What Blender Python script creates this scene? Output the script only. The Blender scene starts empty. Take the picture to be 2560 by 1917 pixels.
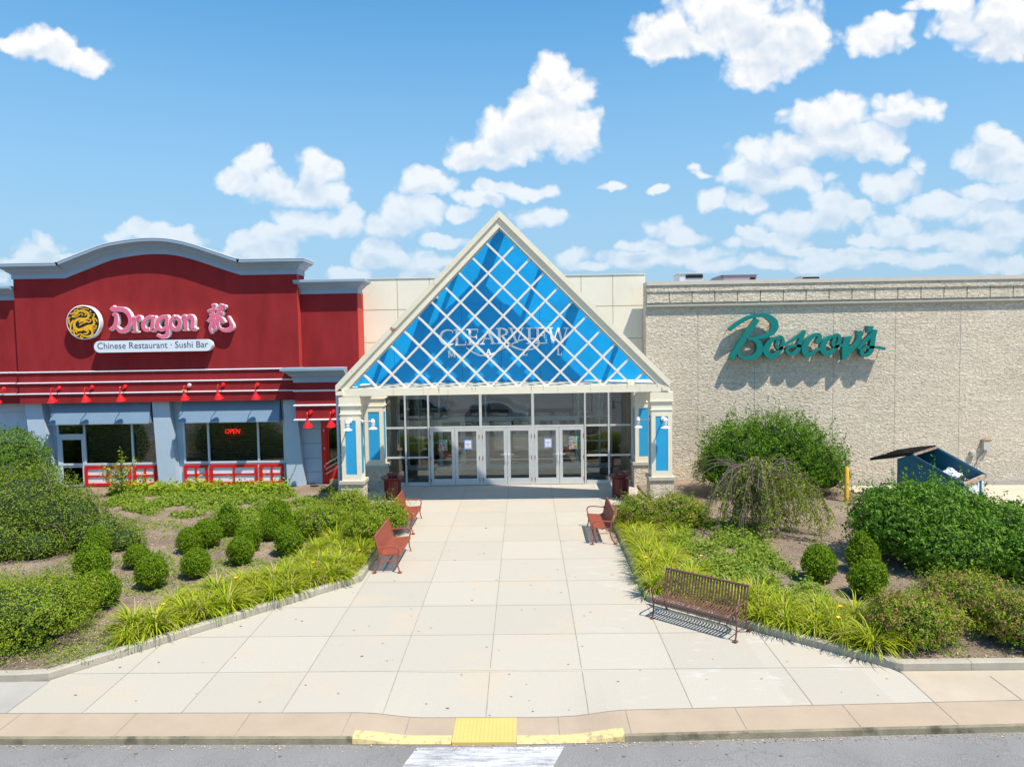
import bpy, bmesh, math, random
import numpy as np
from mathutils import Vector, Matrix, noise as mnoise
random.seed(7); RNG = np.random.default_rng(11)
sc = bpy.context.scene
col = sc.collection
rad = math.radians

# ------------------------------------------------------------------ camera
F, CX, CY = 1777.0, 1280.0, 958.5           # the photograph is 2560 x 1917
CAMZ, SLOPE, YD = 5.65, 0.017, 28.1          # eye height, rise of the plaza, line of the doors
a_ = np.array([(1312 - CX) / F, -(856 - CY) / F, -1.0]); a_ /= np.linalg.norm(a_)
ROLL = 0.0165
h_ = np.array([math.cos(ROLL), math.sin(ROLL), 0.0])
x_ = h_ - (h_ @ a_) * a_; x_ /= np.linalg.norm(x_)
z_ = np.cross(x_, a_)
CM = np.array([x_, a_, z_])
cam_d = bpy.data.cameras.new('camera'); cam = bpy.data.objects.new('camera', cam_d); col.objects.link(cam)
cam_d.sensor_width = 36.0; cam_d.lens = F / 2560 * 36.0; cam_d.clip_start = 0.1; cam_d.clip_end = 6000
mw = Matrix([[CM[i][j] for j in range(3)] for i in range(3)]).to_4x4(); mw.translation = (0, 0, CAMZ)
cam.matrix_world = mw
sc.camera = cam

def ray(px, py):
    return CM @ np.array([(px - CX) / F, -(py - CY) / F, -1.0])
def pw(px, py, Y):                            # pixel -> point on the vertical plane at distance Y
    d = ray(px, py); t = Y / d[1]
    return (d[0] * t, Y, CAMZ + d[2] * t)
def pg(px, py, hh=0.0):                       # pixel -> point on the sloping ground
    d = ray(px, py); t = (CAMZ + SLOPE * YD - hh) / (SLOPE * d[1] - d[2])
    return (d[0] * t, d[1] * t, CAMZ + d[2] * t)
def zg(y):
    return SLOPE * (min(max(y, -30.0), 28.4) - YD)

# ------------------------------------------------------------------ light
EXPOSURE = 0.6
sc.view_settings.view_transform = 'Standard'; sc.view_settings.look = 'None'
sc.view_settings.exposure = EXPOSURE; sc.view_settings.gamma = 1.0
try: sc.view_settings.use_curve_mapping = False
except Exception: pass
SUN_EL, SUN_AZ = 62.0, 42.0                   # azimuth: in front of the facade plane, from the right
sd = Vector((math.cos(rad(SUN_EL)) * math.cos(rad(SUN_AZ)), -math.cos(rad(SUN_EL)) * math.sin(rad(SUN_AZ)), math.sin(rad(SUN_EL))))
sl = bpy.data.lights.new('sun', 'SUN'); sl.energy = 4.25; sl.angle = rad(0.55); sl.color = (1.0, 0.925, 0.80)
so = bpy.data.objects.new('sun', sl); col.objects.link(so)
so.rotation_euler = sd.to_track_quat('Z', 'Y').to_euler(); so.location = (10, -10, 40)

CLOUDS = [(110,118,95,44),(185,148,75,32),(225,165,45,24),(20,120,40,22),
 (1395,195,60,50),(1405,240,72,60),(1345,270,70,50),(1320,330,120,62),(1225,375,105,42),(1430,350,70,48),(1450,310,50,36),(1160,400,60,26),
 (631,410,42,50),(600,445,48,30),(680,465,80,36),(790,430,55,46),(740,490,110,28),(825,480,45,30),
 (790,560,110,34),(870,555,50,34),(700,585,95,24),(640,625,85,32),(600,600,40,20),
 (1077,457,70,32),(1025,530,72,42),(990,565,80,32),(1060,520,40,22),(1146,538,44,17),(1345,542,58,24),(1330,478,62,16),(1250,470,60,14),(1200,500,60,18),
 (980,645,90,26),(1060,655,70,18),(1110,600,60,14),(940,620,40,24),(860,690,60,18),(1050,690,60,14),
 (1690,85,110,52),(1830,55,160,78),(1930,115,125,66),(2010,85,70,66),(1900,175,95,38),(1650,120,70,32),
 (2195,90,78,38),(2160,122,50,22),(2240,60,45,26),
 (2470,45,130,52),(2500,110,85,46),(2370,5,90,18),(2540,60,90,70),
 (2020,300,62,46),(2110,290,85,40),(2260,275,82,38),(2100,345,120,46),(2190,365,68,46),(1930,390,105,38),(1880,435,80,34),(1960,455,110,26),(1780,505,46,24),(1870,505,58,22),(2235,380,35,30),(1990,370,80,30),
 (2210,465,58,34),(2270,450,40,28),(2298,425,22,26),
 (2500,395,105,44),(2480,350,50,30),(2540,430,90,30),(2500,480,100,22),
 (2080,525,52,46),(2000,555,85,28),(1930,605,100,20),(2140,535,50,26),(1885,580,40,20),
 (2350,520,100,26),(2480,535,90,30),(2240,565,70,28),(2300,590,90,22),(2450,610,95,26),(2520,570,60,24),
 (1650,570,46,24),(1700,590,60,24),(1620,645,110,24),(1720,640,110,20),(1800,655,90,16),(1430,640,50,26),(1480,665,60,14),(1610,610,60,18),
 (2050,655,120,22),(2150,640,70,20),(2250,640,60,18),(2350,650,110,20),(2500,660,80,18),(1900,660,80,16),(2000,625,70,12),(2180,600,60,14),
 (1540,465,38,12),(1650,475,24,11),(1735,420,20,14),(1750,432,28,10),
 (100,625,78,28),(120,600,40,20),(180,650,70,16),(370,580,90,22),(300,590,50,20),(450,600,50,20),(440,575,40,14),(8,695,26,14),(60,650,70,16)]
W = bpy.data.worlds.new('World'); sc.world = W; W.use_nodes = True
nt = W.node_tree; nt.nodes.clear()
def N(tree, typ, **kw):
    n = tree.nodes.new(typ)
    for k, v in kw.items(): setattr(n, k, v)
    return n
def setin(n, d):
    for k, v in d.items(): n.inputs[k].default_value = v
    return n
def cloud_group():
    g = bpy.data.node_groups.new('cloud_field', 'ShaderNodeTree')
    g.interface.new_socket('P', in_out='INPUT', socket_type='NodeSocketVector')
    g.interface.new_socket('F', in_out='OUTPUT', socket_type='NodeSocketFloat')
    gi = g.nodes.new('NodeGroupInput'); go = g.nodes.new('NodeGroupOutput')
    prev = None
    for cx, cy, rx, ry in CLOUDS:
        d = ray(cx, cy); u, v = d[0] / d[1], d[2] / d[1]
        ru, rv = rx / F, ry * (1.10 if ry < 34 else 1.02) / F
        m = N(g, 'ShaderNodeVectorMath', operation='MULTIPLY_ADD')
        m.inputs[1].default_value = (1 / ru, 1 / rv, 0); m.inputs[2].default_value = (-u / ru, -v / rv, 0)
        g.links.new(gi.outputs[0], m.inputs[0])
        dt = N(g, 'ShaderNodeVectorMath', operation='DOT_PRODUCT')
        g.links.new(m.outputs[0], dt.inputs[0]); g.links.new(m.outputs[0], dt.inputs[1])
        if prev is None: prev = dt.outputs['Value']
        else:
            mn = N(g, 'ShaderNodeMath', operation='MINIMUM')
            g.links.new(prev, mn.inputs[0]); g.links.new(dt.outputs['Value'], mn.inputs[1]); prev = mn.outputs[0]
    s = N(g, 'ShaderNodeMath', operation='SUBTRACT'); s.inputs[0].default_value = 1.0
    g.links.new(prev, s.inputs[1]); g.links.new(s.outputs[0], go.inputs[0])
    return g
CG = cloud_group()
def L(a, b): nt.links.new(a, b)
tc = N(nt, 'ShaderNodeTexCoord'); sep = N(nt, 'ShaderNodeSeparateXYZ'); L(tc.outputs['Generated'], sep.inputs[0])
ymax = N(nt, 'ShaderNodeMath', operation='MAXIMUM'); ymax.inputs[1].default_value = 0.08; L(sep.outputs[1], ymax.inputs[0])
du = N(nt, 'ShaderNodeMath', operation='DIVIDE'); L(sep.outputs[0], du.inputs[0]); L(ymax.outputs[0], du.inputs[1])
dv = N(nt, 'ShaderNodeMath', operation='DIVIDE'); L(sep.outputs[2], dv.inputs[0]); L(ymax.outputs[0], dv.inputs[1])
P = N(nt, 'ShaderNodeCombineXYZ'); L(du.outputs[0], P.inputs[0]); L(dv.outputs[0], P.inputs[1])
# cauliflower distortion of the cloud outlines
n1 = setin(N(nt, 'ShaderNodeTexNoise', noise_dimensions='2D'), {'Scale': 15.0, 'Detail': 6.0, 'Roughness': 0.55}); L(P.outputs[0], n1.inputs['Vector'])
nc = N(nt, 'ShaderNodeVectorMath', operation='SUBTRACT'); nc.inputs[1].default_value = (0.5, 0.5, 0.5); L(n1.outputs['Color'], nc.inputs[0])
ns = N(nt, 'ShaderNodeVectorMath', operation='SCALE'); ns.inputs['Scale'].default_value = 0.034; L(nc.outputs[0], ns.inputs[0])
Q = N(nt, 'ShaderNodeVectorMath', operation='ADD'); L(P.outputs[0], Q.inputs[0]); L(ns.outputs[0], Q.inputs[1])
ns2 = N(nt, 'ShaderNodeVectorMath', operation='SCALE'); ns2.inputs['Scale'].default_value = 0.03; L(nc.outputs[0], ns2.inputs[0])
P2 = N(nt, 'ShaderNodeVectorMath', operation='ADD'); L(P.outputs[0], P2.inputs[0]); L(ns2.outputs[0], P2.inputs[1])
g1 = N(nt, 'ShaderNodeGroup'); g1.node_tree = CG; L(Q.outputs[0], g1.inputs[0])
vor = setin(N(nt, 'ShaderNodeTexVoronoi', voronoi_dimensions='2D', feature='SMOOTH_F1'), {'Scale': 26.0, 'Detail': 2.0, 'Roughness': 0.5, 'Smoothness': 0.3}); L(Q.outputs[0], vor.inputs['Vector'])
puff = setin(N(nt, 'ShaderNodeMath', operation='MULTIPLY_ADD'), {1: -1.25, 2: 0.80}); L(vor.outputs['Distance'], puff.inputs[0])
n2 = setin(N(nt, 'ShaderNodeTexNoise', noise_dimensions='2D'), {'Scale': 34.0, 'Detail': 7.0, 'Roughness': 0.6}); L(P.outputs[0], n2.inputs['Vector'])
n2s = setin(N(nt, 'ShaderNodeMath', operation='MULTIPLY_ADD'), {1: 0.55, 2: -0.275}); L(n2.outputs['Fac'], n2s.inputs[0])
s1 = N(nt, 'ShaderNodeMath', operation='ADD'); L(g1.outputs[0], s1.inputs[0]); L(puff.outputs[0], s1.inputs[1])
s2 = N(nt, 'ShaderNodeMath', operation='ADD'); L(s1.outputs[0], s2.inputs[0]); L(n2s.outputs[0], s2.inputs[1])
mask = N(nt, 'ShaderNodeMapRange', interpolation_type='SMOOTHSTEP'); setin(mask, {'From Min': -0.68, 'From Max': 0.46}); L(s2.outputs[0], mask.inputs['Value'])
# self shade: lumps away from the light and the thick middles are greyer
v2 = setin(N(nt, 'ShaderNodeTexVoronoi', voronoi_dimensions='2D', feature='SMOOTH_F1'), {'Scale': 30.0, 'Detail': 2.0, 'Roughness': 0.5, 'Smoothness': 0.6})
off2 = N(nt, 'ShaderNodeVectorMath', operation='ADD'); off2.inputs[1].default_value = (0.004, 0.011, 0); L(P2.outputs[0], off2.inputs[0]); L(off2.outputs[0], v2.inputs['Vector'])
v3 = setin(N(nt, 'ShaderNodeTexVoronoi', voronoi_dimensions='2D', feature='SMOOTH_F1'), {'Scale': 30.0, 'Detail': 2.0, 'Roughness': 0.5, 'Smoothness': 0.6}); L(P2.outputs[0], v3.inputs['Vector'])
vd = N(nt, 'ShaderNodeMath', operation='SUBTRACT'); L(v3.outputs['Distance'], vd.inputs[0]); L(v2.outputs['Distance'], vd.inputs[1])
offg = N(nt, 'ShaderNodeVectorMath', operation='ADD'); offg.inputs[1].default_value = (0.004, 0.020, 0); L(Q.outputs[0], offg.inputs[0]); g2 = N(nt, 'ShaderNodeGroup'); g2.node_tree = CG; L(offg.outputs[0], g2.inputs[0])
sh = N(nt, 'ShaderNodeMapRange', interpolation_type='SMOOTHSTEP'); setin(sh, {'From Min': 0.15, 'From Max': 1.0}); L(g2.outputs[0], sh.inputs['Value'])
n5 = setin(N(nt, 'ShaderNodeTexNoise', noise_dimensions='2D'), {'Scale': 7.0, 'Detail': 3.0, 'Roughness': 0.5}); L(P2.outputs[0], n5.inputs['Vector'])
r5 = setin(N(nt, 'ShaderNodeMapRange', interpolation_type='SMOOTHSTEP'), {'From Min': 0.30, 'From Max': 0.60, 'To Min': 0.45, 'To Max': 1.0}); L(n5.outputs['Fac'], r5.inputs['Value'])
sh5 = N(nt, 'ShaderNodeMath', operation='MULTIPLY'); L(sh.outputs[0], sh5.inputs[0]); L(r5.outputs[0], sh5.inputs[1])
shb = setin(N(nt, 'ShaderNodeMath', operation='MULTIPLY_ADD'), {1: -0.50, 2: 0.02}); L(vd.outputs[0], shb.inputs[0])
sh2 = N(nt, 'ShaderNodeMath', operation='MULTIPLY_ADD', use_clamp=True); sh2.inputs[1].default_value = 0.62; L(sh5.outputs[0], sh2.inputs[0]); L(shb.outputs[0], sh2.inputs[2])
ccol = N(nt, 'ShaderNodeMix', data_type='RGBA'); L(sh2.outputs[0], ccol.inputs[0])
ccol.inputs[6].default_value = (5.2, 5.2, 5.2, 1); ccol.inputs[7].default_value = (3.0, 3.6, 4.35, 1)
sky = N(nt, 'ShaderNodeTexSky', sky_type='NISHITA'); sky.sun_disc = False
sky.sun_elevation = rad(SUN_EL); sky.sun_rotation = math.atan2(sd.x, sd.y)
sky.air_density = 1.0; sky.dust_density = 0.6; sky.ozone_density = 2.2; sky.altitude = 300
hsv = setin(N(nt, 'ShaderNodeHueSaturation'), {'Hue': 0.489, 'Saturation': 1.42, 'Value': 1.08}); L(sky.outputs[0], hsv.inputs['Color'])
front = N(nt, 'ShaderNodeMapRange'); setin(front, {'From Min': 0.1, 'From Max': 0.25}); L(sep.outputs[1], front.inputs['Value'])
up = N(nt, 'ShaderNodeMapRange'); setin(up, {'From Min': 0.0, 'From Max': 0.02}); L(sep.outputs[2], up.inputs['Value'])
mfar = N(nt, 'ShaderNodeMapRange'); setin(mfar, {'From Min': 0.06, 'From Max': 0.30, 'To Min': 0.42, 'To Max': 1.0}); L(sep.outputs[2], mfar.inputs['Value'])
mf = N(nt, 'ShaderNodeMath', operation='MULTIPLY'); L(mask.outputs[0], mf.inputs[0]); L(front.outputs[0], mf.inputs[1])
mf2 = N(nt, 'ShaderNodeMath', operation='MULTIPLY'); L(mf.outputs[0], mf2.inputs[0]); L(up.outputs[0], mf2.inputs[1]); mf3 = N(nt, 'ShaderNodeMath', operation='MULTIPLY'); L(mf2.outputs[0], mf3.inputs[0]); L(mfar.outputs[0], mf3.inputs[1]); mf2 = mf3
hz = N(nt, 'ShaderNodeMapRange', interpolation_type='SMOOTHSTEP'); setin(hz, {'From Min': -0.05, 'From Max': 0.62, 'To Min': 1.0, 'To Max': 0.05}); L(sep.outputs[2], hz.inputs['Value'])
hzc = N(nt, 'ShaderNodeMix', data_type='RGBA'); L(hz.outputs[0], hzc.inputs[0]); L(hsv.outputs[0], hzc.inputs[6]); hzc.inputs[7].default_value = (1.9, 3.0, 4.05, 1)
mx = N(nt, 'ShaderNodeMix', data_type='RGBA'); L(mf2.outputs[0], mx.inputs[0]); L(hzc.outputs[2], mx.inputs[6]); L(ccol.outputs[2], mx.inputs[7])
bg = N(nt, 'ShaderNodeBackground'); bg.inputs['Strength'].default_value = 0.13; L(mx.outputs[2], bg.inputs['Color'])
try: W.cycles.sampling_method = 'MANUAL'; W.cycles.sample_map_resolution = 256
except Exception: pass
wo = N(nt, 'ShaderNodeOutputWorld'); L(bg.outputs[0], wo.inputs['Surface'])

# ------------------------------------------------------------------ materials
MATS = {}
def mat(name, color, rough=0.6, metal=0.0, var=0.0, vscale=3.0, bump=0.0, bscale=40.0, spec=0.4, coat=0.0, emit=None, detail=6.0,
        stretch=None, col2=None, c2lo=0.5, c2hi=0.7, c2scale=2.0, transl=None, island=0.0, coords='Object', bdist=0.02):
    m = bpy.data.materials.new(name); m.use_nodes = True; t = m.node_tree
    b = t.nodes['Principled BSDF']; out = t.nodes['Material Output']
    b.inputs['Roughness'].default_value = rough; b.inputs['Metallic'].default_value = metal
    b.inputs['Specular IOR Level'].default_value = spec; b.inputs['Coat Weight'].default_value = coat
    c = None
    co = N(t, 'ShaderNodeTexCoord'); vec = co.outputs[coords]
    if stretch:
        mp = N(t, 'ShaderNodeMapping'); mp.inputs['Scale'].default_value = stretch; t.links.new(vec, mp.inputs[0]); vec = mp.outputs[0]
    base = N(t, 'ShaderNodeRGB'); base.outputs[0].default_value = (*color, 1); c = base.outputs[0]
    if col2:
        n = setin(N(t, 'ShaderNodeTexNoise'), {'Scale': c2scale, 'Detail': 8.0, 'Roughness': 0.65}); t.links.new(vec, n.inputs['Vector'])
        r = setin(N(t, 'ShaderNodeMapRange', interpolation_type='SMOOTHSTEP'), {'From Min': c2lo, 'From Max': c2hi}); t.links.new(n.outputs['Fac'], r.inputs['Value'])
        mi = N(t, 'ShaderNodeMix', data_type='RGBA'); t.links.new(r.outputs[0], mi.inputs[0]); t.links.new(c, mi.inputs[6]); mi.inputs[7].default_value = (*col2, 1); c = mi.outputs[2]
    if var > 0:
        n = setin(N(t, 'ShaderNodeTexNoise'), {'Scale': vscale, 'Detail': detail, 'Roughness': 0.62}); t.links.new(vec, n.inputs['Vector'])
        r = setin(N(t, 'ShaderNodeMapRange'), {'From Min': 0.25, 'From Max': 0.75, 'To Min': 1 - var, 'To Max': 1 + var}); t.links.new(n.outputs['Fac'], r.inputs['Value'])
        mm = N(t, 'ShaderNodeVectorMath', operation='SCALE'); t.links.new(c, mm.inputs[0]); t.links.new(r.outputs[0], mm.inputs['Scale']); c = mm.outputs[0]
    if island > 0:
        g = N(t, 'ShaderNodeNewGeometry')
        r = setin(N(t, 'ShaderNodeMapRange'), {'To Min': 1 - island, 'To Max': 1 + island}); t.links.new(g.outputs['Random Per Island'], r.inputs['Value'])
        mm = N(t, 'ShaderNodeVectorMath', operation='SCALE'); t.links.new(c, mm.inputs[0]); t.links.new(r.outputs[0], mm.inputs['Scale']); c = mm.outputs[0]
    t.links.new(c, b.inputs['Base Color'])
    if bump > 0:
        n = setin(N(t, 'ShaderNodeTexNoise'), {'Scale': bscale, 'Detail': 6.0, 'Roughness': 0.6}); t.links.new(vec, n.inputs['Vector'])
        bp = setin(N(t, 'ShaderNodeBump'), {'Strength': bump, 'Distance': bdist}); t.links.new(n.outputs['Fac'], bp.inputs['Height']); t.links.new(bp.outputs[0], b.inputs['Normal'])
    if emit:
        b.inputs['Emission Color'].default_value = (*color, 1); b.inputs['Emission Strength'].default_value = emit
    if transl:
        tr = N(t, 'ShaderNodeBsdfTranslucent'); t.links.new(c, tr.inputs['Color'])
        ms = N(t, 'ShaderNodeMixShader'); ms.inputs[0].default_value = transl
        t.links.new(b.outputs[0], ms.inputs[1]); t.links.new(tr.outputs[0], ms.inputs[2]); t.links.new(ms.outputs[0], out.inputs['Surface'])
    MATS[name] = m
    return m
def glassmat(name, tint, refl=0.10, rough=0.0):
    m = bpy.data.materials.new(name); m.use_nodes = True; t = m.node_tree; t.nodes.clear()
    out = N(t, 'ShaderNodeOutputMaterial'); tr = N(t, 'ShaderNodeBsdfTransparent'); tr.inputs[0].default_value = (*tint, 1)
    gl = N(t, 'ShaderNodeBsdfGlossy'); gl.inputs['Roughness'].default_value = rough; gl.inputs['Color'].default_value = (0.95, 0.97, 1, 1)
    fr = N(t, 'ShaderNodeFresnel'); fr.inputs[0].default_value = 1.5
    ad = N(t, 'ShaderNodeMath', operation='ADD', use_clamp=True); ad.inputs[1].default_value = refl; t.links.new(fr.outputs[0], ad.inputs[0])
    ms = N(t, 'ShaderNodeMixShader'); t.links.new(ad.outputs[0], ms.inputs[0]); t.links.new(tr.outputs[0], ms.inputs[1]); t.links.new(gl.outputs[0], ms.inputs[2])
    # faint waviness of the panes
    n = setin(N(t, 'ShaderNodeTexNoise'), {'Scale': 1.3, 'Detail': 1.0}); co = N(t, 'ShaderNodeTexCoord'); t.links.new(co.outputs['Object'], n.inputs['Vector'])
    bp = setin(N(t, 'ShaderNodeBump'), {'Strength': 0.06, 'Distance': 0.02}); t.links.new(n.outputs['Fac'], bp.inputs['Height']); t.links.new(bp.outputs[0], gl.inputs['Normal'])
    t.links.new(ms.outputs[0], out.inputs['Surface']); MATS[name] = m
    return m
RED = mat('red_stucco', (0.285, 0.024, 0.027), 0.9, spec=0.15, var=0.17, vscale=1.1, stretch=(1.6, 1.6, 0.55), bump=0.25, bscale=60, col2=(0.24, 0.019, 0.022), c2scale=0.5, c2lo=0.45, c2hi=0.7)
RED_LIT = mat('sunlit_red_stucco', (0.50, 0.045, 0.03), 0.8, var=0.08, bump=0.2, bscale=60)  # sunlit copy of the red stucco: sunshine put into the colour
TRIM = mat('blue_grey_trim', (0.27, 0.36, 0.45), 0.6, var=0.07, vscale=1.2, bump=0.1, bscale=60)
BAND = mat('pale_band', (0.70, 0.73, 0.80), 0.5, var=0.05)
PLB = mat('pale_blue_stucco', (0.43, 0.53, 0.63), 0.8, var=0.08, vscale=1.0, bump=0.2, bscale=70)
AWN = mat('awning_cloth', (0.16, 0.245, 0.335), 0.8, var=0.06, vscale=2.0, bump=0.08, bscale=120)
FRM = mat('window_frame_paint', (0.55, 0.64, 0.72), 0.4, var=0.04)
REDP = mat('red_gloss_paint', (0.60, 0.012, 0.010), 0.35, var=0.06, coat=0.2)
REDL = mat('red_lamp_enamel', (0.72, 0.012, 0.012), 0.25, coat=0.4)
YEL = mat('yellow_plastic', (0.80, 0.42, 0.02), 0.4)
BLK = mat('black_rubber', (0.012, 0.012, 0.014), 0.7)
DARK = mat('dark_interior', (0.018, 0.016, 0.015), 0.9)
BLIND = mat('brown_blind_slats', (0.42, 0.33, 0.22), 0.6, var=0.2, vscale=6)
CREAM = mat('cream_panel', (0.86, 0.785, 0.62), 0.75, var=0.07, vscale=0.8, bump=0.12, bscale=50, col2=(0.73, 0.66, 0.49), c2scale=1.6, c2lo=0.5, c2hi=0.85)
CREAM2 = mat('cream_boards', (0.82, 0.745, 0.58), 0.6, var=0.05, vscale=2.0, bump=0.1, bscale=30, col2=(0.62, 0.53, 0.36), c2scale=2.5, c2lo=0.58, c2hi=0.85)
RUSTC = mat('peeled_cream_boards', (0.76, 0.69, 0.53), 0.65, var=0.06, vscale=2, col2=(0.36, 0.13, 0.08), c2scale=2.3, c2lo=0.62, c2hi=0.63)
LATT = mat('cream_lattice', (0.80, 0.74, 0.62), 0.5, var=0.05, vscale=3)
BLUE = mat('blue_panel', (0.0, 0.335, 0.74), 0.45, var=0.14, vscale=0.9, col2=(0.01, 0.27, 0.62), c2scale=1.2, c2lo=0.5, c2hi=0.75, bump=0.03, bscale=10)
BLUEP = mat('light_blue_panel', (0.03, 0.36, 0.66), 0.45, var=0.06, vscale=1.5)
WHT = mat('white_enamel', (0.80, 0.80, 0.80), 0.35, var=0.03)
LETW = mat('white_letters', (0.95, 0.95, 0.93), 0.5)
ALU = mat('aged_aluminium', (0.62, 0.63, 0.62), 0.42, metal=0.25, var=0.06, vscale=4)
ALUI = mat('lightened_green_aluminium', (0.80, 0.90, 0.90), 0.5, metal=0.0)  # inner frames whitened in place of light missing in the vestibule
RUST = mat('rust', (0.33, 0.14, 0.04), 0.85, var=0.3, vscale=30)
GLASS = glassmat('storefront_glass', (0.90, 0.95, 0.94), 0.045)
GLASS2 = glassmat('restaurant_glass', (0.72, 0.74, 0.70), 0.05)
GLASSI = glassmat('inner_glass', (0.7, 0.75, 0.72), 0.05)
PINK = mat('pink_letter_face', (0.74, 0.14, 0.24), 0.35, var=0.10, vscale=4, coat=0.3)
GOLD = mat('gold_paint', (0.80, 0.42, 0.008), 0.5)
NAVY = mat('black_disc', (0.006, 0.008, 0.025), 0.5)
BOARD = mat('pale_sign_board', (0.70, 0.76, 0.82), 0.35, var=0.03)
INK = mat('dark_lettering', (0.05, 0.05, 0.09), 0.5)
TEAL = mat('teal_letters', (0.0, 0.185, 0.165), 0.4, var=0.05)
TEALD = mat('teal_letter_sides', (0.0, 0.12, 0.13), 0.45)
NEON = mat('red_neon', (1.0, 0.03, 0.02), 0.4, emit=1.6)
STONE2 = mat('smooth_stone', (0.50, 0.455, 0.36), 0.85, var=0.1, vscale=6, bump=0.25, bscale=40)
COPE = mat('metal_coping', (0.60, 0.54, 0.44), 0.5, var=0.06)
BENCHR = mat('red_bench_paint', (0.31, 0.075, 0.045), 0.5, var=0.16, vscale=12, col2=(0.30, 0.10, 0.04), c2scale=16, c2lo=0.55, c2hi=0.7)
BENCHB = mat('brown_bench_paint', (0.150, 0.070, 0.055), 0.45, var=0.14, vscale=14, col2=(0.19, 0.085, 0.045), c2scale=18, c2lo=0.55, c2hi=0.7)
MAROON = mat('maroon_paint', (0.13, 0.014, 0.018), 0.35, var=0.1, coat=0.3)
DUMP = mat('dumpster_paint', (0.018, 0.115, 0.165), 0.5, var=0.16, vscale=3, col2=(0.05, 0.14, 0.17), c2scale=6, c2lo=0.6, c2hi=0.75)
DUMPI = mat('dumpster_inside', (0.045, 0.035, 0.03), 0.8, var=0.3, vscale=5)
DUMPR = mat('rusty_dumpster_rim', (0.36, 0.31, 0.26), 0.7, var=0.2, vscale=8, col2=(0.32, 0.15, 0.06), c2scale=7, c2lo=0.45, c2hi=0.6)
DUMPW = mat('peeling_white_paint', (0.62, 0.65, 0.66), 0.6, var=0.1, vscale=6, col2=(0.08, 0.16, 0.2), c2scale=5, c2lo=0.52, c2hi=0.6)
LIDB = mat('black_lid_plastic', (0.008, 0.008, 0.010), 0.35)
BAGB = mat('black_bin_bag', (0.02, 0.02, 0.025), 0.18, bump=0.9, bscale=14)
BAGW = mat('white_bin_bag', (0.75, 0.76, 0.78), 0.3, bump=0.6, bscale=14)
BOLY = mat('bollard_yellow', (0.72, 0.40, 0.035), 0.45, var=0.14, vscale=8)
GREYM = mat('grey_metal_box', (0.50, 0.50, 0.46), 0.5, var=0.08)
BARK = mat('bark', (0.16, 0.125, 0.10), 0.9, var=0.3, vscale=20, bump=0.5, bscale=60)
TWIG = mat('grey_twigs', (0.15, 0.112, 0.092), 0.9, var=0.2, vscale=8)
KERB = mat('kerb_concrete', (0.38, 0.345, 0.28), 0.9, var=0.14, vscale=2.2, bump=0.25, bscale=80, col2=(0.36, 0.33, 0.26), c2scale=3, c2lo=0.55, c2hi=0.85)
KERBD = mat('weathered_road_kerb', (0.25, 0.22, 0.15), 0.95, var=0.3, vscale=2.5, bump=0.4, bscale=50, col2=(0.10, 0.09, 0.06), c2scale=2.2, c2lo=0.5, c2hi=0.7)
SWG = mat('grey_sidewalk', (0.355, 0.335, 0.30), 0.9, var=0.09, vscale=1.5, bump=0.2, bscale=120)
SWR = mat('tan_sidewalk', (0.44, 0.37, 0.28), 0.9, var=0.09, vscale=1.5, bump=0.2, bscale=120)
STRIP = mat('pinkish_kerb_slabs', (0.40, 0.312, 0.225), 0.9, var=0.10, vscale=1.3, bump=0.2, bscale=110, col2=(0.38, 0.26, 0.18), c2scale=1.4, c2lo=0.58, c2hi=0.8)
YPAINT = mat('faded_yellow_paint', (0.60, 0.48, 0.22), 0.8, var=0.12, vscale=5, col2=(0.40, 0.30, 0.17), c2scale=9, c2lo=0.52, c2hi=0.64)
YPAD = mat('yellow_tactile_pad', (0.60, 0.44, 0.14), 0.6, var=0.06, vscale=2)
JOINT = mat('dark_joint', (0.27, 0.245, 0.205), 0.95, var=0.3, vscale=3)
MULCHC = mat('mulch_chips', (0.42, 0.32, 0.235), 0.9, island=0.55)
STONEW = None

def leafmat(name, c, c2, transl=0.28, rough=0.6):
    m = bpy.data.materials.new(name); m.use_nodes = True; t = m.node_tree
    b = t.nodes['Principled BSDF']; out = t.nodes['Material Output']
    b.inputs['Roughness'].default_value = rough; b.inputs['Specular IOR Level'].default_value = 0.16
    g = N(t, 'ShaderNodeNewGeometry')
    mi = N(t, 'ShaderNodeMix', data_type='RGBA'); t.links.new(g.outputs['Random Per Island'], mi.inputs[0])
    mi.inputs[6].default_value = (*c, 1); mi.inputs[7].default_value = (*c2, 1)
    t.links.new(mi.outputs[2], b.inputs['Base Color'])
    tr = N(t, 'ShaderNodeBsdfTranslucent'); t.links.new(mi.outputs[2], tr.inputs['Color'])
    ms = N(t, 'ShaderNodeMixShader'); ms.inputs[0].default_value = transl
    t.links.new(b.outputs[0], ms.inputs[1]); t.links.new(tr.outputs[0], ms.inputs[2]); t.links.new(ms.outputs[0], out.inputs['Surface'])
    MATS[name] = m
    return m
LF_BOX = leafmat('boxwood_leaves', (0.085, 0.185, 0.005), (0.235, 0.345, 0.012))
LF_DRY = leafmat('dry_blades', (0.34, 0.25, 0.11), (0.50, 0.40, 0.20), 0.2)
LF_LILY = leafmat('daylily_leaves', (0.17, 0.29, 0.008), (0.56, 0.57, 0.035), 0.3)
LF_SPIR = leafmat('spirea_leaves', (0.11, 0.215, 0.010), (0.37, 0.44, 0.035))
LF_SPIRT = leafmat('tan_spirea_heads', (0.34, 0.20, 0.08), (0.42, 0.30, 0.12))
LF_PINK = leafmat('pink_flowers', (0.55, 0.18, 0.32), (0.65, 0.35, 0.42))
LF_WEEP = leafmat('cotoneaster_leaves', (0.075, 0.155, 0.012), (0.27, 0.345, 0.04))
LF_YEW = leafmat('yew_leaves', (0.055, 0.154, 0.0150), (0.180, 0.288, 0.0300))
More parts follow.
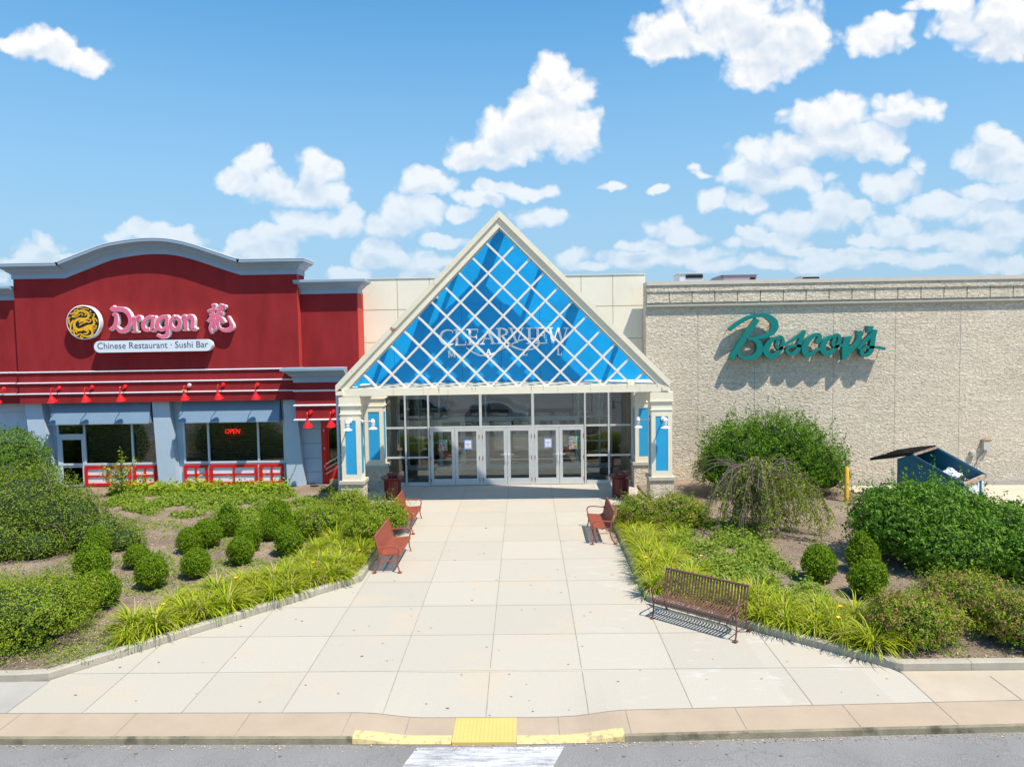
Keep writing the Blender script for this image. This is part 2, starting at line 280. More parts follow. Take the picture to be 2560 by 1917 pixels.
LF_HEDGE = leafmat('hedge_leaves', (0.046, 0.144, 0.0108), (0.190, 0.340, 0.0330))
LF_SHRUB = leafmat('shrub_leaves', (0.051, 0.144, 0.0072), (0.190, 0.330, 0.0180))
LF_YG = leafmat('yellow_green_leaves', (0.20, 0.31, 0.015), (0.38, 0.46, 0.035), 0.35)
LF_WEED = leafmat('weed_leaves', (0.115, 0.22, 0.02), (0.31, 0.38, 0.045), 0.3)
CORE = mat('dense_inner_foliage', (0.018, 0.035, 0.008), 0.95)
CAR1 = mat('silver_car_paint', (0.52, 0.54, 0.56), 0.25, metal=0.5, coat=0.8)
CAR2 = mat('black_car_paint', (0.02, 0.022, 0.025), 0.2, coat=0.9)
CAR3 = mat('white_car_paint', (0.7, 0.7, 0.7), 0.25, coat=0.8)
CGL = mat('car_glass', (0.01, 0.012, 0.014), 0.05, spec=0.8)
LAMPR = mat('red_tail_lamp', (0.5, 0.01, 0.01), 0.3)

def plaza_material():
    m = bpy.data.materials.new('plaza_concrete'); m.use_nodes = True; t = m.node_tree; b = t.nodes['Principled BSDF']
    b.inputs['Roughness'].default_value = 0.9; b.inputs['Specular IOR Level'].default_value = 0.25
    co = N(t, 'ShaderNodeTexCoord'); sp = N(t, 'ShaderNodeSeparateXYZ'); t.links.new(co.outputs['Object'], sp.inputs[0])
    def cell(sock, off, size):
        m1 = setin(N(t, 'ShaderNodeMath', operation='MULTIPLY_ADD'), {1: 1 / size, 2: -off / size}); t.links.new(sock, m1.inputs[0])
        f = N(t, 'ShaderNodeMath', operation='FLOOR'); t.links.new(m1.outputs[0], f.inputs[0]); return f.outputs[0]
    cb = N(t, 'ShaderNodeCombineXYZ'); t.links.new(cell(sp.outputs[0], -0.73, 1.66), cb.inputs[0]); t.links.new(cell(sp.outputs[1], 12.5, 1.6), cb.inputs[1])
    wn = N(t, 'ShaderNodeTexWhiteNoise', noise_dimensions='2D'); t.links.new(cb.outputs[0], wn.inputs['Vector'])
    ramp = N(t, 'ShaderNodeMix', data_type='RGBA'); t.links.new(wn.outputs['Value'], ramp.inputs[0])
    ramp.inputs[6].default_value = (0.418, 0.380, 0.316, 1); ramp.inputs[7].default_value = (0.450, 0.410, 0.342, 1)
    n = setin(N(t, 'ShaderNodeTexNoise'), {'Scale': 0.55, 'Detail': 7.0, 'Roughness': 0.62}); t.links.new(co.outputs['Object'], n.inputs['Vector'])
    r = setin(N(t, 'ShaderNodeMapRange', interpolation_type='SMOOTHSTEP'), {'From Min': 0.52, 'From Max': 0.72}); t.links.new(n.outputs['Fac'], r.inputs['Value'])
    m2 = N(t, 'ShaderNodeMix', data_type='RGBA'); t.links.new(r.outputs[0], m2.inputs[0]); t.links.new(ramp.outputs[2], m2.inputs[6]); m2.inputs[7].default_value = (0.47, 0.395, 0.305, 1)
    # pale scuffs on the right half
    mp = N(t, 'ShaderNodeMapping'); mp.inputs['Scale'].default_value = (0.7, 1.8, 1); t.links.new(co.outputs['Object'], mp.inputs[0])
    n3 = setin(N(t, 'ShaderNodeTexNoise'), {'Scale': 1.6, 'Detail': 9.0, 'Roughness': 0.7}); t.links.new(mp.outputs[0], n3.inputs['Vector'])
    r3 = setin(N(t, 'ShaderNodeMapRange', interpolation_type='SMOOTHSTEP'), {'From Min': 0.54, 'From Max': 0.66}); t.links.new(n3.outputs['Fac'], r3.inputs['Value'])
    rx = setin(N(t, 'ShaderNodeMapRange'), {'From Min': 0.2, 'From Max': 3.0, 'To Max': 0.6}); t.links.new(sp.outputs[0], rx.inputs['Value'])
    mm = N(t, 'ShaderNodeMath', operation='MULTIPLY'); t.links.new(r3.outputs[0], mm.inputs[0]); t.links.new(rx.outputs[0], mm.inputs[1])
    m3 = N(t, 'ShaderNodeMix', data_type='RGBA'); t.links.new(mm.outputs[0], m3.inputs[0]); t.links.new(m2.outputs[2], m3.inputs[6]); m3.inputs[7].default_value = (0.50, 0.49, 0.475, 1)
    n4 = setin(N(t, 'ShaderNodeTexNoise'), {'Scale': 60.0, 'Detail': 4.0}); t.links.new(co.outputs['Object'], n4.inputs['Vector'])
    r4 = setin(N(t, 'ShaderNodeMapRange'), {'From Min': 0.3, 'From Max': 0.7, 'To Min': 0.94, 'To Max': 1.05}); t.links.new(n4.outputs['Fac'], r4.inputs['Value'])
    sc_ = N(t, 'ShaderNodeVectorMath', operation='SCALE'); t.links.new(m3.outputs[2], sc_.inputs[0]); t.links.new(r4.outputs[0], sc_.inputs['Scale'])
    t.links.new(sc_.outputs[0], b.inputs['Base Color'])
    bp = setin(N(t, 'ShaderNodeBump'), {'Strength': 0.15, 'Distance': 0.01}); t.links.new(n4.outputs['Fac'], bp.inputs['Height']); t.links.new(bp.outputs[0], b.inputs['Normal'])
    return m
PLAZA = plaza_material()
def asphalt_material():
    m = bpy.data.materials.new('asphalt'); m.use_nodes = True; t = m.node_tree; b = t.nodes['Principled BSDF']
    b.inputs['Roughness'].default_value = 0.95; b.inputs['Specular IOR Level'].default_value = 0.2
    co = N(t, 'ShaderNodeTexCoord')
    n1 = setin(N(t, 'ShaderNodeTexNoise'), {'Scale': 85.0, 'Detail': 3.0, 'Roughness': 0.7}); t.links.new(co.outputs['Object'], n1.inputs['Vector'])
    r1 = setin(N(t, 'ShaderNodeMapRange'), {'From Min': 0.3, 'From Max': 0.7, 'To Min': 0.62, 'To Max': 1.4}); t.links.new(n1.outputs['Fac'], r1.inputs['Value'])
    n2 = setin(N(t, 'ShaderNodeTexNoise'), {'Scale': 0.7, 'Detail': 5.0}); t.links.new(co.outputs['Object'], n2.inputs['Vector'])
    r2 = setin(N(t, 'ShaderNodeMapRange'), {'From Min': 0.3, 'From Max': 0.7, 'To Min': 0.88, 'To Max': 1.1}); t.links.new(n2.outputs['Fac'], r2.inputs['Value'])
    v = setin(N(t, 'ShaderNodeTexVoronoi', feature='DISTANCE_TO_EDGE'), {'Scale': 0.9}); 
    wv = setin(N(t, 'ShaderNodeTexNoise'), {'Scale': 2.5, 'Detail': 5.0}); t.links.new(co.outputs['Object'], wv.inputs['Vector'])
    ws = N(t, 'ShaderNodeVectorMath', operation='SCALE'); ws.inputs['Scale'].default_value = 0.7; t.links.new(wv.outputs['Color'], ws.inputs[0])
    wa = N(t, 'ShaderNodeVectorMath', operation='ADD'); t.links.new(co.outputs['Object'], wa.inputs[0]); t.links.new(ws.outputs[0], wa.inputs[1]); t.links.new(wa.outputs[0], v.inputs['Vector'])
    rc = setin(N(t, 'ShaderNodeMapRange'), {'From Min': 0.0, 'From Max': 0.010, 'To Min': 0.80, 'To Max': 1.0}); t.links.new(v.outputs['Distance'], rc.inputs['Value'])
    a = N(t, 'ShaderNodeMath', operation='MULTIPLY'); t.links.new(r1.outputs[0], a.inputs[0]); t.links.new(r2.outputs[0], a.inputs[1])
    a2 = N(t, 'ShaderNodeMath', operation='MULTIPLY'); t.links.new(a.outputs[0], a2.inputs[0]); t.links.new(rc.outputs[0], a2.inputs[1])
    s_ = N(t, 'ShaderNodeVectorMath', operation='SCALE'); s_.inputs[0].default_value = (0.22, 0.211, 0.204); t.links.new(a2.outputs[0], s_.inputs['Scale'])
    t.links.new(s_.outputs[0], b.inputs['Base Color'])
    bp = setin(N(t, 'ShaderNodeBump'), {'Strength': 0.35, 'Distance': 0.01}); t.links.new(n1.outputs['Fac'], bp.inputs['Height']); t.links.new(bp.outputs[0], b.inputs['Normal'])
    return m
ASPH = asphalt_material()
def worn_paint():
    m = bpy.data.materials.new('worn_white_paint'); m.use_nodes = True; t = m.node_tree; b = t.nodes['Principled BSDF']
    b.inputs['Roughness'].default_value = 0.9
    co = N(t, 'ShaderNodeTexCoord'); mp = N(t, 'ShaderNodeMapping'); mp.inputs['Scale'].default_value = (0.5, 3.5, 1); t.links.new(co.outputs['Object'], mp.inputs[0])
    n1 = setin(N(t, 'ShaderNodeTexNoise'), {'Scale': 2.4, 'Detail': 9.0, 'Roughness': 0.75}); t.links.new(mp.outputs[0], n1.inputs['Vector'])
    n2 = setin(N(t, 'ShaderNodeTexNoise'), {'Scale': 90.0, 'Detail': 2.0}); t.links.new(co.outputs['Object'], n2.inputs['Vector'])
    a = N(t, 'ShaderNodeMath', operation='MULTIPLY_ADD'); a.inputs[1].default_value = 0.35; t.links.new(n2.outputs['Fac'], a.inputs[0]); t.links.new(n1.outputs['Fac'], a.inputs[2])
    r = setin(N(t, 'ShaderNodeMapRange'), {'From Min': 0.58, 'From Max': 0.80}); t.links.new(a.outputs[0], r.inputs['Value'])
    mi = N(t, 'ShaderNodeMix', data_type='RGBA'); t.links.new(r.outputs[0], mi.inputs[0]); mi.inputs[6].default_value = (0.60, 0.60, 0.62, 1); mi.inputs[7].default_value = (0.21, 0.205, 0.205, 1)
    t.links.new(mi.outputs[2], b.inputs['Base Color'])
    return m
WORN = worn_paint()
def mulch_material():
    m = bpy.data.materials.new('mulch_soil'); m.use_nodes = True; t = m.node_tree; b = t.nodes['Principled BSDF']
    b.inputs['Roughness'].default_value = 1.0; b.inputs['Specular IOR Level'].default_value = 0.1
    co = N(t, 'ShaderNodeTexCoord')
    n1 = setin(N(t, 'ShaderNodeTexNoise'), {'Scale': 24.0, 'Detail': 8.0, 'Roughness': 0.8}); t.links.new(co.outputs['Object'], n1.inputs['Vector'])
    mi = N(t, 'ShaderNodeValToRGB'); t.links.new(n1.outputs['Fac'], mi.inputs[0])
    e = mi.color_ramp.elements; e[0].position = 0.34; e[0].color = (0.115, 0.080, 0.058, 1); e[1].position = 0.66; e[1].color = (0.43, 0.335, 0.25, 1)
    n2 = setin(N(t, 'ShaderNodeTexNoise'), {'Scale': 0.9, 'Detail': 6.0}); t.links.new(co.outputs['Object'], n2.inputs['Vector'])
    r2 = setin(N(t, 'ShaderNodeMapRange'), {'From Min': 0.3, 'From Max': 0.7, 'To Min': 0.75, 'To Max': 1.25}); t.links.new(n2.outputs['Fac'], r2.inputs['Value'])
    s_ = N(t, 'ShaderNodeVectorMath', operation='SCALE'); t.links.new(mi.outputs[0], s_.inputs[0]); t.links.new(r2.outputs[0], s_.inputs['Scale'])
    t.links.new(s_.outputs[0], b.inputs['Base Color'])
    bp = setin(N(t, 'ShaderNodeBump'), {'Strength': 0.9, 'Distance': 0.05}); t.links.new(n1.outputs['Fac'], bp.inputs['Height']); t.links.new(bp.outputs[0], b.inputs['Normal'])
    return m
MULCH = mulch_material()
def stone_material(name, fine):
    m = bpy.data.materials.new(name); m.use_nodes = True; t = m.node_tree; b = t.nodes['Principled BSDF']
    b.inputs['Roughness'].default_value = 0.95; b.inputs['Specular IOR Level'].default_value = 0.15
    co = N(t, 'ShaderNodeTexCoord'); mp = N(t, 'ShaderNodeMapping'); mp.inputs['Scale'].default_value = (1.0, 1.0, 1.55); t.links.new(co.outputs['Object'], mp.inputs[0])
    n1 = setin(N(t, 'ShaderNodeTexNoise'), {'Scale': fine, 'Detail': 9.0, 'Roughness': 0.66, 'Distortion': 0.7}); t.links.new(mp.outputs[0], n1.inputs['Vector'])
    n3 = setin(N(t, 'ShaderNodeTexNoise'), {'Scale': 0.35, 'Detail': 6.0}); t.links.new(co.outputs['Object'], n3.inputs['Vector'])
    r = N(t, 'ShaderNodeValToRGB'); t.links.new(n1.outputs['Fac'], r.inputs[0])
    e = r.color_ramp.elements; e[0].position = 0.30; e[0].color = (0.55, 0.43, 0.28, 1); e[1].position = 0.56; e[1].color = (0.86, 0.76, 0.61, 1)
    # block courses, barely visible
    br = N(t, 'ShaderNodeTexBrick'); br.inputs['Scale'].default_value = 1.0
    setin(br, {'Mortar Size': 0.012, 'Brick Width': 0.60, 'Row Height': 0.205, 'Color1': (1, 1, 1, 1), 'Color2': (0.88, 0.885, 0.89, 1), 'Mortar': (0.86, 0.85, 0.83, 1)})
    mp2 = N(t, 'ShaderNodeMapping'); mp2.inputs['Rotation'].default_value = (rad(90), 0, 0); t.links.new(co.outputs['Object'], mp2.inputs[0]); t.links.new(mp2.outputs[0], br.inputs['Vector'])
    r3 = setin(N(t, 'ShaderNodeMapRange'), {'From Min': 0.3, 'From Max': 0.7, 'To Min': 0.92, 'To Max': 1.07}); t.links.new(n3.outputs['Fac'], r3.inputs['Value'])
    mu = N(t, 'ShaderNodeVectorMath', operation='MULTIPLY'); t.links.new(r.outputs[0], mu.inputs[0]); t.links.new(br.outputs['Color'], mu.inputs[1])
    s_ = N(t, 'ShaderNodeVectorMath', operation='SCALE'); t.links.new(mu.outputs[0], s_.inputs[0]); t.links.new(r3.outputs[0], s_.inputs['Scale'])
    t.links.new(s_.outputs[0], b.inputs['Base Color'])
    bp = setin(N(t, 'ShaderNodeBump'), {'Strength': 1.0, 'Distance': 0.115}); t.links.new(n1.outputs['Fac'], bp.inputs['Height']); t.links.new(bp.outputs[0], b.inputs['Normal'])
    return m
STONE = stone_material('split_face_stone', 8.5)

# ------------------------------------------------------------------ mesh helpers
class MB:
    def __init__(s): s.v = []; s.f = []; s.m = []; s.cur = 0
    def add(s, vs, fs):
        o = len(s.v); s.v += [tuple(p) for p in vs]
        for f in fs: s.f.append(tuple(i + o for i in f)); s.m.append(s.cur)
        return s
    def box(s, x0, x1, y0, y1, z0, z1):
        return s.add([(x0,y0,z0),(x1,y0,z0),(x1,y1,z0),(x0,y1,z0),(x0,y0,z1),(x1,y0,z1),(x1,y1,z1),(x0,y1,z1)],
                     [(0,3,2,1),(4,5,6,7),(0,1,5,4),(1,2,6,5),(2,3,7,6),(3,0,4,7)])
    def hexa(s, p):     # 8 points: bottom 4 (ccw), top 4
        return s.add(p, [(0,3,2,1),(4,5,6,7),(0,1,5,4),(1,2,6,5),(2,3,7,6),(3,0,4,7)])
    def prism(s, poly, y0, y1):   # poly in (x, z); front at y0, back at y1
        n = len(poly)
        ar = sum(poly[i][0]*poly[(i+1)%n][1]-poly[(i+1)%n][0]*poly[i][1] for i in range(n))
        if ar < 0: poly = poly[::-1]
        vs = [(x, y0, z) for x, z in poly] + [(x, y1, z) for x, z in poly]
        fs = [tuple(range(n)), tuple(range(2*n-1, n-1, -1))]
        fs += [((i+1) % n, i, n+i, n+(i+1) % n) for i in range(n)]
        return s.add(vs, fs)
    def vprism(s, poly, zf0, zf1):  # poly in (x, y); z functions
        n = len(poly)
        ar = sum(poly[i][0]*poly[(i+1)%n][1]-poly[(i+1)%n][0]*poly[i][1] for i in range(n))
        if ar < 0: poly = poly[::-1]
        vs = [(x, y, zf0(x, y)) for x, y in poly] + [(x, y, zf1(x, y)) for x, y in poly]
        fs = [tuple(range(n-1, -1, -1)), tuple(range(n, 2*n))] + [(i, (i+1) % n, n+(i+1) % n, n+i) for i in range(n)]
        return s.add(vs, fs)
    def tube(s, pts, r, n=8, caps=True):
        pts = [Vector(p) for p in pts]; rs = r if isinstance(r, (list, tuple)) else [r]*len(pts)
        o = len(s.v); up = None
        for i, p in enumerate(pts):
            t = (pts[min(i+1, len(pts)-1)] - pts[max(i-1, 0)]).normalized()
            if up is None: up = t.orthogonal().normalized()
            up = (up - t * up.dot(t)); up = up.normalized() if up.length > 1e-6 else t.orthogonal().normalized()
            b = t.cross(up)
            for k in range(n):
                a = 2*math.pi*k/n; q = p + (up*math.cos(a) + b*math.sin(a))*rs[i]; s.v.append(tuple(q))
        for i in range(len(pts)-1):
            for k in range(n):
                s.f.append((o+i*n+k, o+i*n+(k+1) % n, o+(i+1)*n+(k+1) % n, o+(i+1)*n+k)); s.m.append(s.cur)
        if caps:
            s.f.append(tuple(o+k for k in range(n))[::-1]); s.m.append(s.cur)
            e = o+(len(pts)-1)*n; s.f.append(tuple(e+k for k in range(n))); s.m.append(s.cur)
        return s
    def lathe(s, prof, c=(0,0,0), n=24, M=None):   # prof (r, z)
        o = len(s.v)
        for r, z in prof:
            for k in range(n):
                a = 2*math.pi*k/n; q = Vector((r*math.cos(a), r*math.sin(a), z))
                if M is not None: q = M @ q
                s.v.append((q.x+c[0], q.y+c[1], q.z+c[2]))
        for i in range(len(prof)-1):
            for k in range(n):
                s.f.append((o+i*n+k, o+i*n+(k+1) % n, o+(i+1)*n+(k+1) % n, o+(i+1)*n+k)); s.m.append(s.cur)
        return s
    def sweep(s, frames, prof):   # frames: (point, out, up)
        o = len(s.v); n = len(prof)
        for p, ou, u in frames:
            p, ou, u = Vector(p), Vector(ou), Vector(u)
            for d, h in prof: s.v.append(tuple(p + ou*d + u*h))
        for i in range(len(frames)-1):
            for k in range(n):
                s.f.append((o+i*n+k, o+(i+1)*n+k, o+(i+1)*n+(k+1) % n, o+i*n+(k+1) % n)); s.m.append(s.cur)
        s.f.append(tuple(o+k for k in range(n))); s.m.append(s.cur)
        e = o+(len(frames)-1)*n; s.f.append(tuple(e+k for k in range(n))[::-1]); s.m.append(s.cur)
        return s
    def build(s, name, mats, parent=None, label=None, smooth=False, bevel=0.0):
        me = bpy.data.meshes.new(name)
        r = Vector((0,0,0)); q = parent
        while q is not None: r = r + q.location; q = q.parent
        me.from_pydata([(x-r.x, y-r.y, z-r.z) for x, y, z in s.v], [], s.f); me.update()
        if not isinstance(mats, (list, tuple)): mats = [mats]
        for m in mats: me.materials.append(m)
        if len(mats) > 1: me.polygons.foreach_set('material_index', s.m)
        bm = bmesh.new(); bm.from_mesh(me); bmesh.ops.recalc_face_normals(bm, faces=bm.faces); bm.to_mesh(me); bm.free()
        if smooth: me.polygons.foreach_set('use_smooth', [True]*len(me.polygons)); me.set_sharp_from_angle(angle=rad(40))
        o = bpy.data.objects.new(name, me); col.objects.link(o)
        if parent is not None: o.parent = parent
        if label: o['label'] = label
        if bevel > 0:
            b = o.modifiers.new('bevel', 'BEVEL'); b.width = bevel; b.segments = 2; b.limit_method = 'ANGLE'
        return o
def thing(name, label, cat, loc=(0,0,0), group=None, rotz=0.0):
    o = bpy.data.objects.new(name, None); o.empty_display_size = 0.2; col.objects.link(o)
    o.location = loc; o.rotation_euler = (0, 0, rotz); o['label'] = label; o['category'] = cat
    if group: o['group'] = group
    return o
def tag(o, label, cat, group=None):
    o['label'] = label; o['category'] = cat
    if group: o['group'] = group
    return o
def struct(o, label=None, kind='structure'):
    o['kind'] = kind
    if label: o['label'] = label
    return o
def copy_tree(o, parent=None):
    c = o.copy(); col.objects.link(c)
    if parent is not None: c.parent = parent
    for ch in list(o.children): copy_tree(ch, c)
    return c
def spline(pts, k=6):
    P_ = [np.array(p, float) for p in pts]; out = []
    for i in range(len(P_)-1):
        p0 = P_[max(i-1, 0)]; p1 = P_[i]; p2 = P_[i+1]; p3 = P_[min(i+2, len(P_)-1)]
        for j in range(k):
            t = j/k
            out.append(0.5*((2*p1)+(-p0+p2)*t+(2*p0-5*p1+4*p2-p3)*t*t+(-p0+3*p1-3*p2+p3)*t**3))
    out.append(P_[-1]); return out
def ribbon(mb, pts, y0, y1, k=6, grow=0.0):   # pts (x, z, width) in metres; solid stroke
    sp = spline(pts, k) if len(pts) > 2 else [np.array(p, float) for p in pts]
    n = len(sp); Lp, Rp = [], []
    for i in range(n):
        t = sp[min(i+1, n-1)][:2]-sp[max(i-1, 0)][:2]; t = t/(np.linalg.norm(t)+1e-9); nn = np.array([-t[1], t[0]])
        w = max(sp[i][2]+grow, 0.004)/2; c = sp[i][:2].copy()
        if grow and i == 0: c = c-t*grow/2
        if grow and i == n-1: c = c+t*grow/2
        Lp.append(c+nn*w); Rp.append(c-nn*w)
    o = len(mb.v)
    for i in range(n):
        for q, yy in ((Lp[i], y0), (Rp[i], y0), (Rp[i], y1), (Lp[i], y1)): mb.v.append((q[0], yy, q[1]))
    for i in range(n-1):
        a, b = o+4*i, o+4*(i+1)
        for j in range(4): mb.f.append((a+j, a+(j+1) % 4, b+(j+1) % 4, b+j)); mb.m.append(mb.cur)
    mb.f.append((o, o+3, o+2, o+1)); mb.m.append(mb.cur); e = o+4*(n-1); mb.f.append((e, e+1, e+2, e+3)); mb.m.append(mb.cur)
def traced(strokes, ox, oy, s, Y):            # strokes traced on an enlargement of the sign -> metres on its wall
    out = []
    for st in strokes:
        q = []
        for x, y, w in st:
            p = pw(ox+x*s, oy+y*s, Y); q.append((p[0], p[2], w*s*Y/F))
        out.append(q)
    return out
def text_mesh(txt, size, depth, shear=0.0, space=1.0):
    cu = bpy.data.curves.new('t', 'FONT'); cu.body = txt; cu.size = size; cu.extrude = depth; cu.shear = shear; cu.space_character = space; cu.resolution_u = 3
    ob = bpy.data.objects.new('t', cu); col.objects.link(ob); dg = bpy.context.evaluated_depsgraph_get()
    me = bpy.data.meshes.new_from_object(ob.evaluated_get(dg)); bpy.data.objects.remove(ob); bpy.data.curves.remove(cu)
    vs = [v.co.copy() for v in me.vertices]; fs = [tuple(p.vertices) for p in me.polygons]; bpy.data.meshes.remove(me)
    return vs, fs
def X_(px, py, Y): return pw(px, py, Y)[0]
def Z_(px, py, Y): return pw(px, py, Y)[2]

# ================================================================== ground
ROADH = -0.12
def ramp(x, y):
    def ss(a, b, t): t = min(max((t-a)/(b-a), 0), 1); return t*t*(3-2*t)
    rx = ss(-2.75, -1.75, x) * (1-ss(0.55, 1.5, x))
    return -0.085 * rx * min(max((12.6-y)/1.4, 0), 1)
def yfar(x): return 11.12 + max(0, min(x, 9))*0.034 + max(0, min(-x, 9))*0.009
def ynear(x): return 10.46 + max(0, min(x, 9))*0.034 + max(0, min(-x, 9))*0.009
g = MB()
ys = [-3000, -30, 0, 10, 20, 28.4, 60, 3000]; xs = [-3000, -60, 0, 60, 3000]
vs = [(x, y, zg(y)+ROADH) for y in ys for x in xs]
g.add(vs, [(j*5+i, j*5+i+1, (j+1)*5+i+1, (j+1)*5+i) for j in range(len(ys)-1) for i in range(4)])
struct(g.build('road', ASPH))
# worn white crossing paint, slightly proud of the asphalt
g = MB(); q = [(-1.72, 10.36), (0.50, 10.37), (0.10, 9.30), (-2.05, 9.30)]
g.add([(x, y, zg(y)+ROADH+0.004) for x, y in q], [(0, 3, 2, 1)])
struct(g.build('crossing_marking', WORN))
# kerb slabs along the road with a dropped crossing
g = MB(); gx = [-60, -30, -15, -9] + [round(-8+0.25*i, 3) for i in range(69)] + [12, 20, 40, 60]
rows = 4; n = len(gx)
vs = []
for x in gx:
    for j in range(rows+1):
        y = ynear(x)+(yfar(x)-ynear(x))*j/rows; vs.append((x, y, zg(y)+ramp(x, y)))
g.add(vs, [(i*(rows+1)+j, (i+1)*(rows+1)+j, (i+1)*(rows+1)+j+1, i*(rows+1)+j+1) for i in range(n-1) for j in range(rows)])
struct(g.build('kerb_slabs', STRIP))
g = MB(); vs = []
for x in gx:
    y = ynear(x); zt = zg(y)+ramp(x, y); vs += [(x, y, zt), (x, y-0.025, zt-0.03), (x, y-0.035, zg(y)+ROADH-0.05)]
g.add(vs, [(i*3+j, i*3+j+1, (i+1)*3+j+1, (i+1)*3+j) for i in range(n-1) for j in range(2)])
struct(g.build('road_kerb', KERBD))
# narrow gutter line of grit by the kerb
g = MB()
for i in range(520):
    x = RNG.uniform(-9, 9); y = ynear(x)-0.05-abs(RNG.normal())*0.07; s = RNG.uniform(0.006, 0.02); a = RNG.uniform(0, 6.28); z = zg(y)+ROADH+0.004
    c_, s_ = math.cos(a)*s, math.sin(a)*s
    g.add([(x+c_, y+s_, z), (x-s_, y+c_, z+s*0.5), (x-c_, y-s_, z), (x+s_, y-c_, z+s*0.5)], [(0, 1, 2, 3)])
struct(g.build('kerb_grit', MULCHC), 'loose grit and dry leaf bits along the road kerb', 'stuff')
# faded yellow paint on the kerb edge either side of the pad
g = MB()
for x0, x1 in ((-2.72, -1.215), (-0.215, 1.42)):
    m_ = 14
    vs = []
    for i in range(m_+1):
        x = x0+(x1-x0)*i/m_; y = ynear(x)
        vs += [(x, y+0.15, zg(y+0.15)+ramp(x, y+0.15)+0.004), (x, y-0.001, zg(y)+ramp(x, y)+0.004), (x, y-0.030, zg(y)+ramp(x, y)-0.027), (x, y-0.041, zg(y)+ROADH+0.01)]
    g.add(vs, [(i*4+j, i*4+j+1, (i+1)*4+j+1, (i+1)*4+j) for i in range(m_) for j in range(3)])
struct(g.build('yellow_kerb_paint', YPAINT))
# plaza
PL = [(-8.46, 12.5), (-4.12, 17.24), (-4.12, 28.03), (2.66, 28.03), (2.66, 15.72), (6.44, 12.5)]
g = MB(); g.vprism(PL, lambda x, y: zg(y)-0.3, lambda x, y: zg(y))
g.vprism([(-6.2, 24.2), (-4.12, 24.2), (-4.12, 28.03), (-6.2, 28.03)], lambda x, y: zg(y)-0.3, lambda x, y: zg(y))
g.vprism([(2.66, 24.2), (4.3, 24.2), (4.3, 28.03), (2.66, 28.03)], lambda x, y: zg(y)-0.3, lambda x, y: zg(y))
vs = []; m_ = 60; R_ = 6
for j in range(R_+1):
    for i in range(m_+1):
        t = i/m_; x = -8.64+(6.55+8.64)*t; y = yfar(x)+(12.5-yfar(x))*j/R_
        if j == R_: x = -8.46+(6.44+8.46)*t
        vs.append((x, y, zg(y)+ramp(x, y)))
g.add(vs, [(j*(m_+1)+i, j*(m_+1)+i+1, (j+1)*(m_+1)+i+1, (j+1)*(m_+1)+i) for j in range(R_) for i in range(m_)])
plaza = struct(g.build('plaza', PLAZA))
# joints between slabs: narrow sunken strips of dark sealant
def clipseg(p, q, poly):
    p, q = np.array(p, float), np.array(q, float); d = q-p; ts = [0.0, 1.0]; n_ = len(poly)
    for i in range(n_):
        a, b = np.array(poly[i]), np.array(poly[(i+1) % n_]); e = b-a; den = d[0]*e[1]-d[1]*e[0]
        if abs(den) < 1e-9: continue
        w_ = a-p; t = (w_[0]*e[1]-w_[1]*e[0])/den; u = (w_[0]*d[1]-w_[1]*d[0])/den
        if 0 < t < 1 and 0 <= u <= 1: ts.append(t)
    ts.sort(); out = []
    def inside(pt):
        c = False
        for i in range(n_):
            x1, y1 = poly[i]; x2, y2 = poly[(i+1) % n_]
            if (y1 > pt[1]) != (y2 > pt[1]) and pt[0] < (x2-x1)*(pt[1]-y1)/(y2-y1)+x1: c = not c
        return c
    for t0, t1 in zip(ts[:-1], ts[1:]):
        if t1-t0 > 1e-4 and inside(p+d*(t0+t1)/2): out.append((p+d*t0, p+d*t1))
    return out
def inpoly(pt, poly):
    c = False; n_ = len(poly)
    for i in range(n_):
        x1, y1 = poly[i]; x2, y2 = poly[(i+1) % n_]
        if (y1 > pt[1]) != (y2 > pt[1]) and pt[0] < (x2-x1)*(pt[1]-y1)/(y2-y1)+x1: c = not c
    return c
FULL = [(-8.62, 11.14), (-8.62, 12.29), (-4.12, 17.24), (-4.12, 24.2), (-6.2, 24.2), (-6.2, 28.0), (4.3, 28.0), (4.3, 24.2), (2.66, 24.2), (2.66, 15.72), (6.55, 12.40), (6.55, 11.30), (0, 11.14)]
g = MB()
def strip(p, q, w, dz=0.004):
    d = q-p; Ln = np.linalg.norm(d); k = max(1, int(Ln/0.4)); nn = np.array([-d[1], d[0]])/Ln*w/2; vs = []
    for i in range(k+1):
        c = p+d*i/k
        for sgn in (1, -1):
            e = c+nn*sgn; vs.append((e[0], e[1], zg(e[1])+ramp(e[0], e[1])+dz))
    g.add(vs, [(2*i, 2*i+1, 2*i+3, 2*i+2) for i in range(k)])
for x in (-7.35, -5.70, -4.04, -2.39, -0.72, 0.94, 2.62, 4.58):
    for p, q in clipseg((x, 11.0), (x, 28), FULL):
        p = p.copy(); p[1] = max(p[1], yfar(p[0])+0.01); strip(p, q, 0.013)
for y in (12.54, 14.06, 15.58, 17.12, 18.78, 20.45, 22.12, 23.78, 25.4, 27.0):
    for p, q in clipseg((-9, y), (7, y+0.02), FULL): strip(p, q, 0.007)
strip(np.array([-8.62, 11.2]), np.array([-8.62, 12.28]), 0.02); strip(np.array([6.56, 11.36]), np.array([6.56, 12.4]), 0.02)
for x in (8.0, 9.6, 11.2, -10.2, -11.8): strip(np.array([x, yfar(x)]), np.array([x, 12.2]), 0.016)
for x in (-10.0, -8.35, -6.43, -4.55, -2.9, -1.95, -0.215+0.66, 1.53, 3.3, 5.05, 6.56, 8.2, 9.9): strip(np.array([x, ynear(x)+0.01]), np.array([x, yfar(x)]), 0.014)
for i in range(len(gx)-1):
    strip(np.array([gx[i], yfar(gx[i])]), np.array([gx[i+1], yfar(gx[i+1])]), 0.012, 0.005)
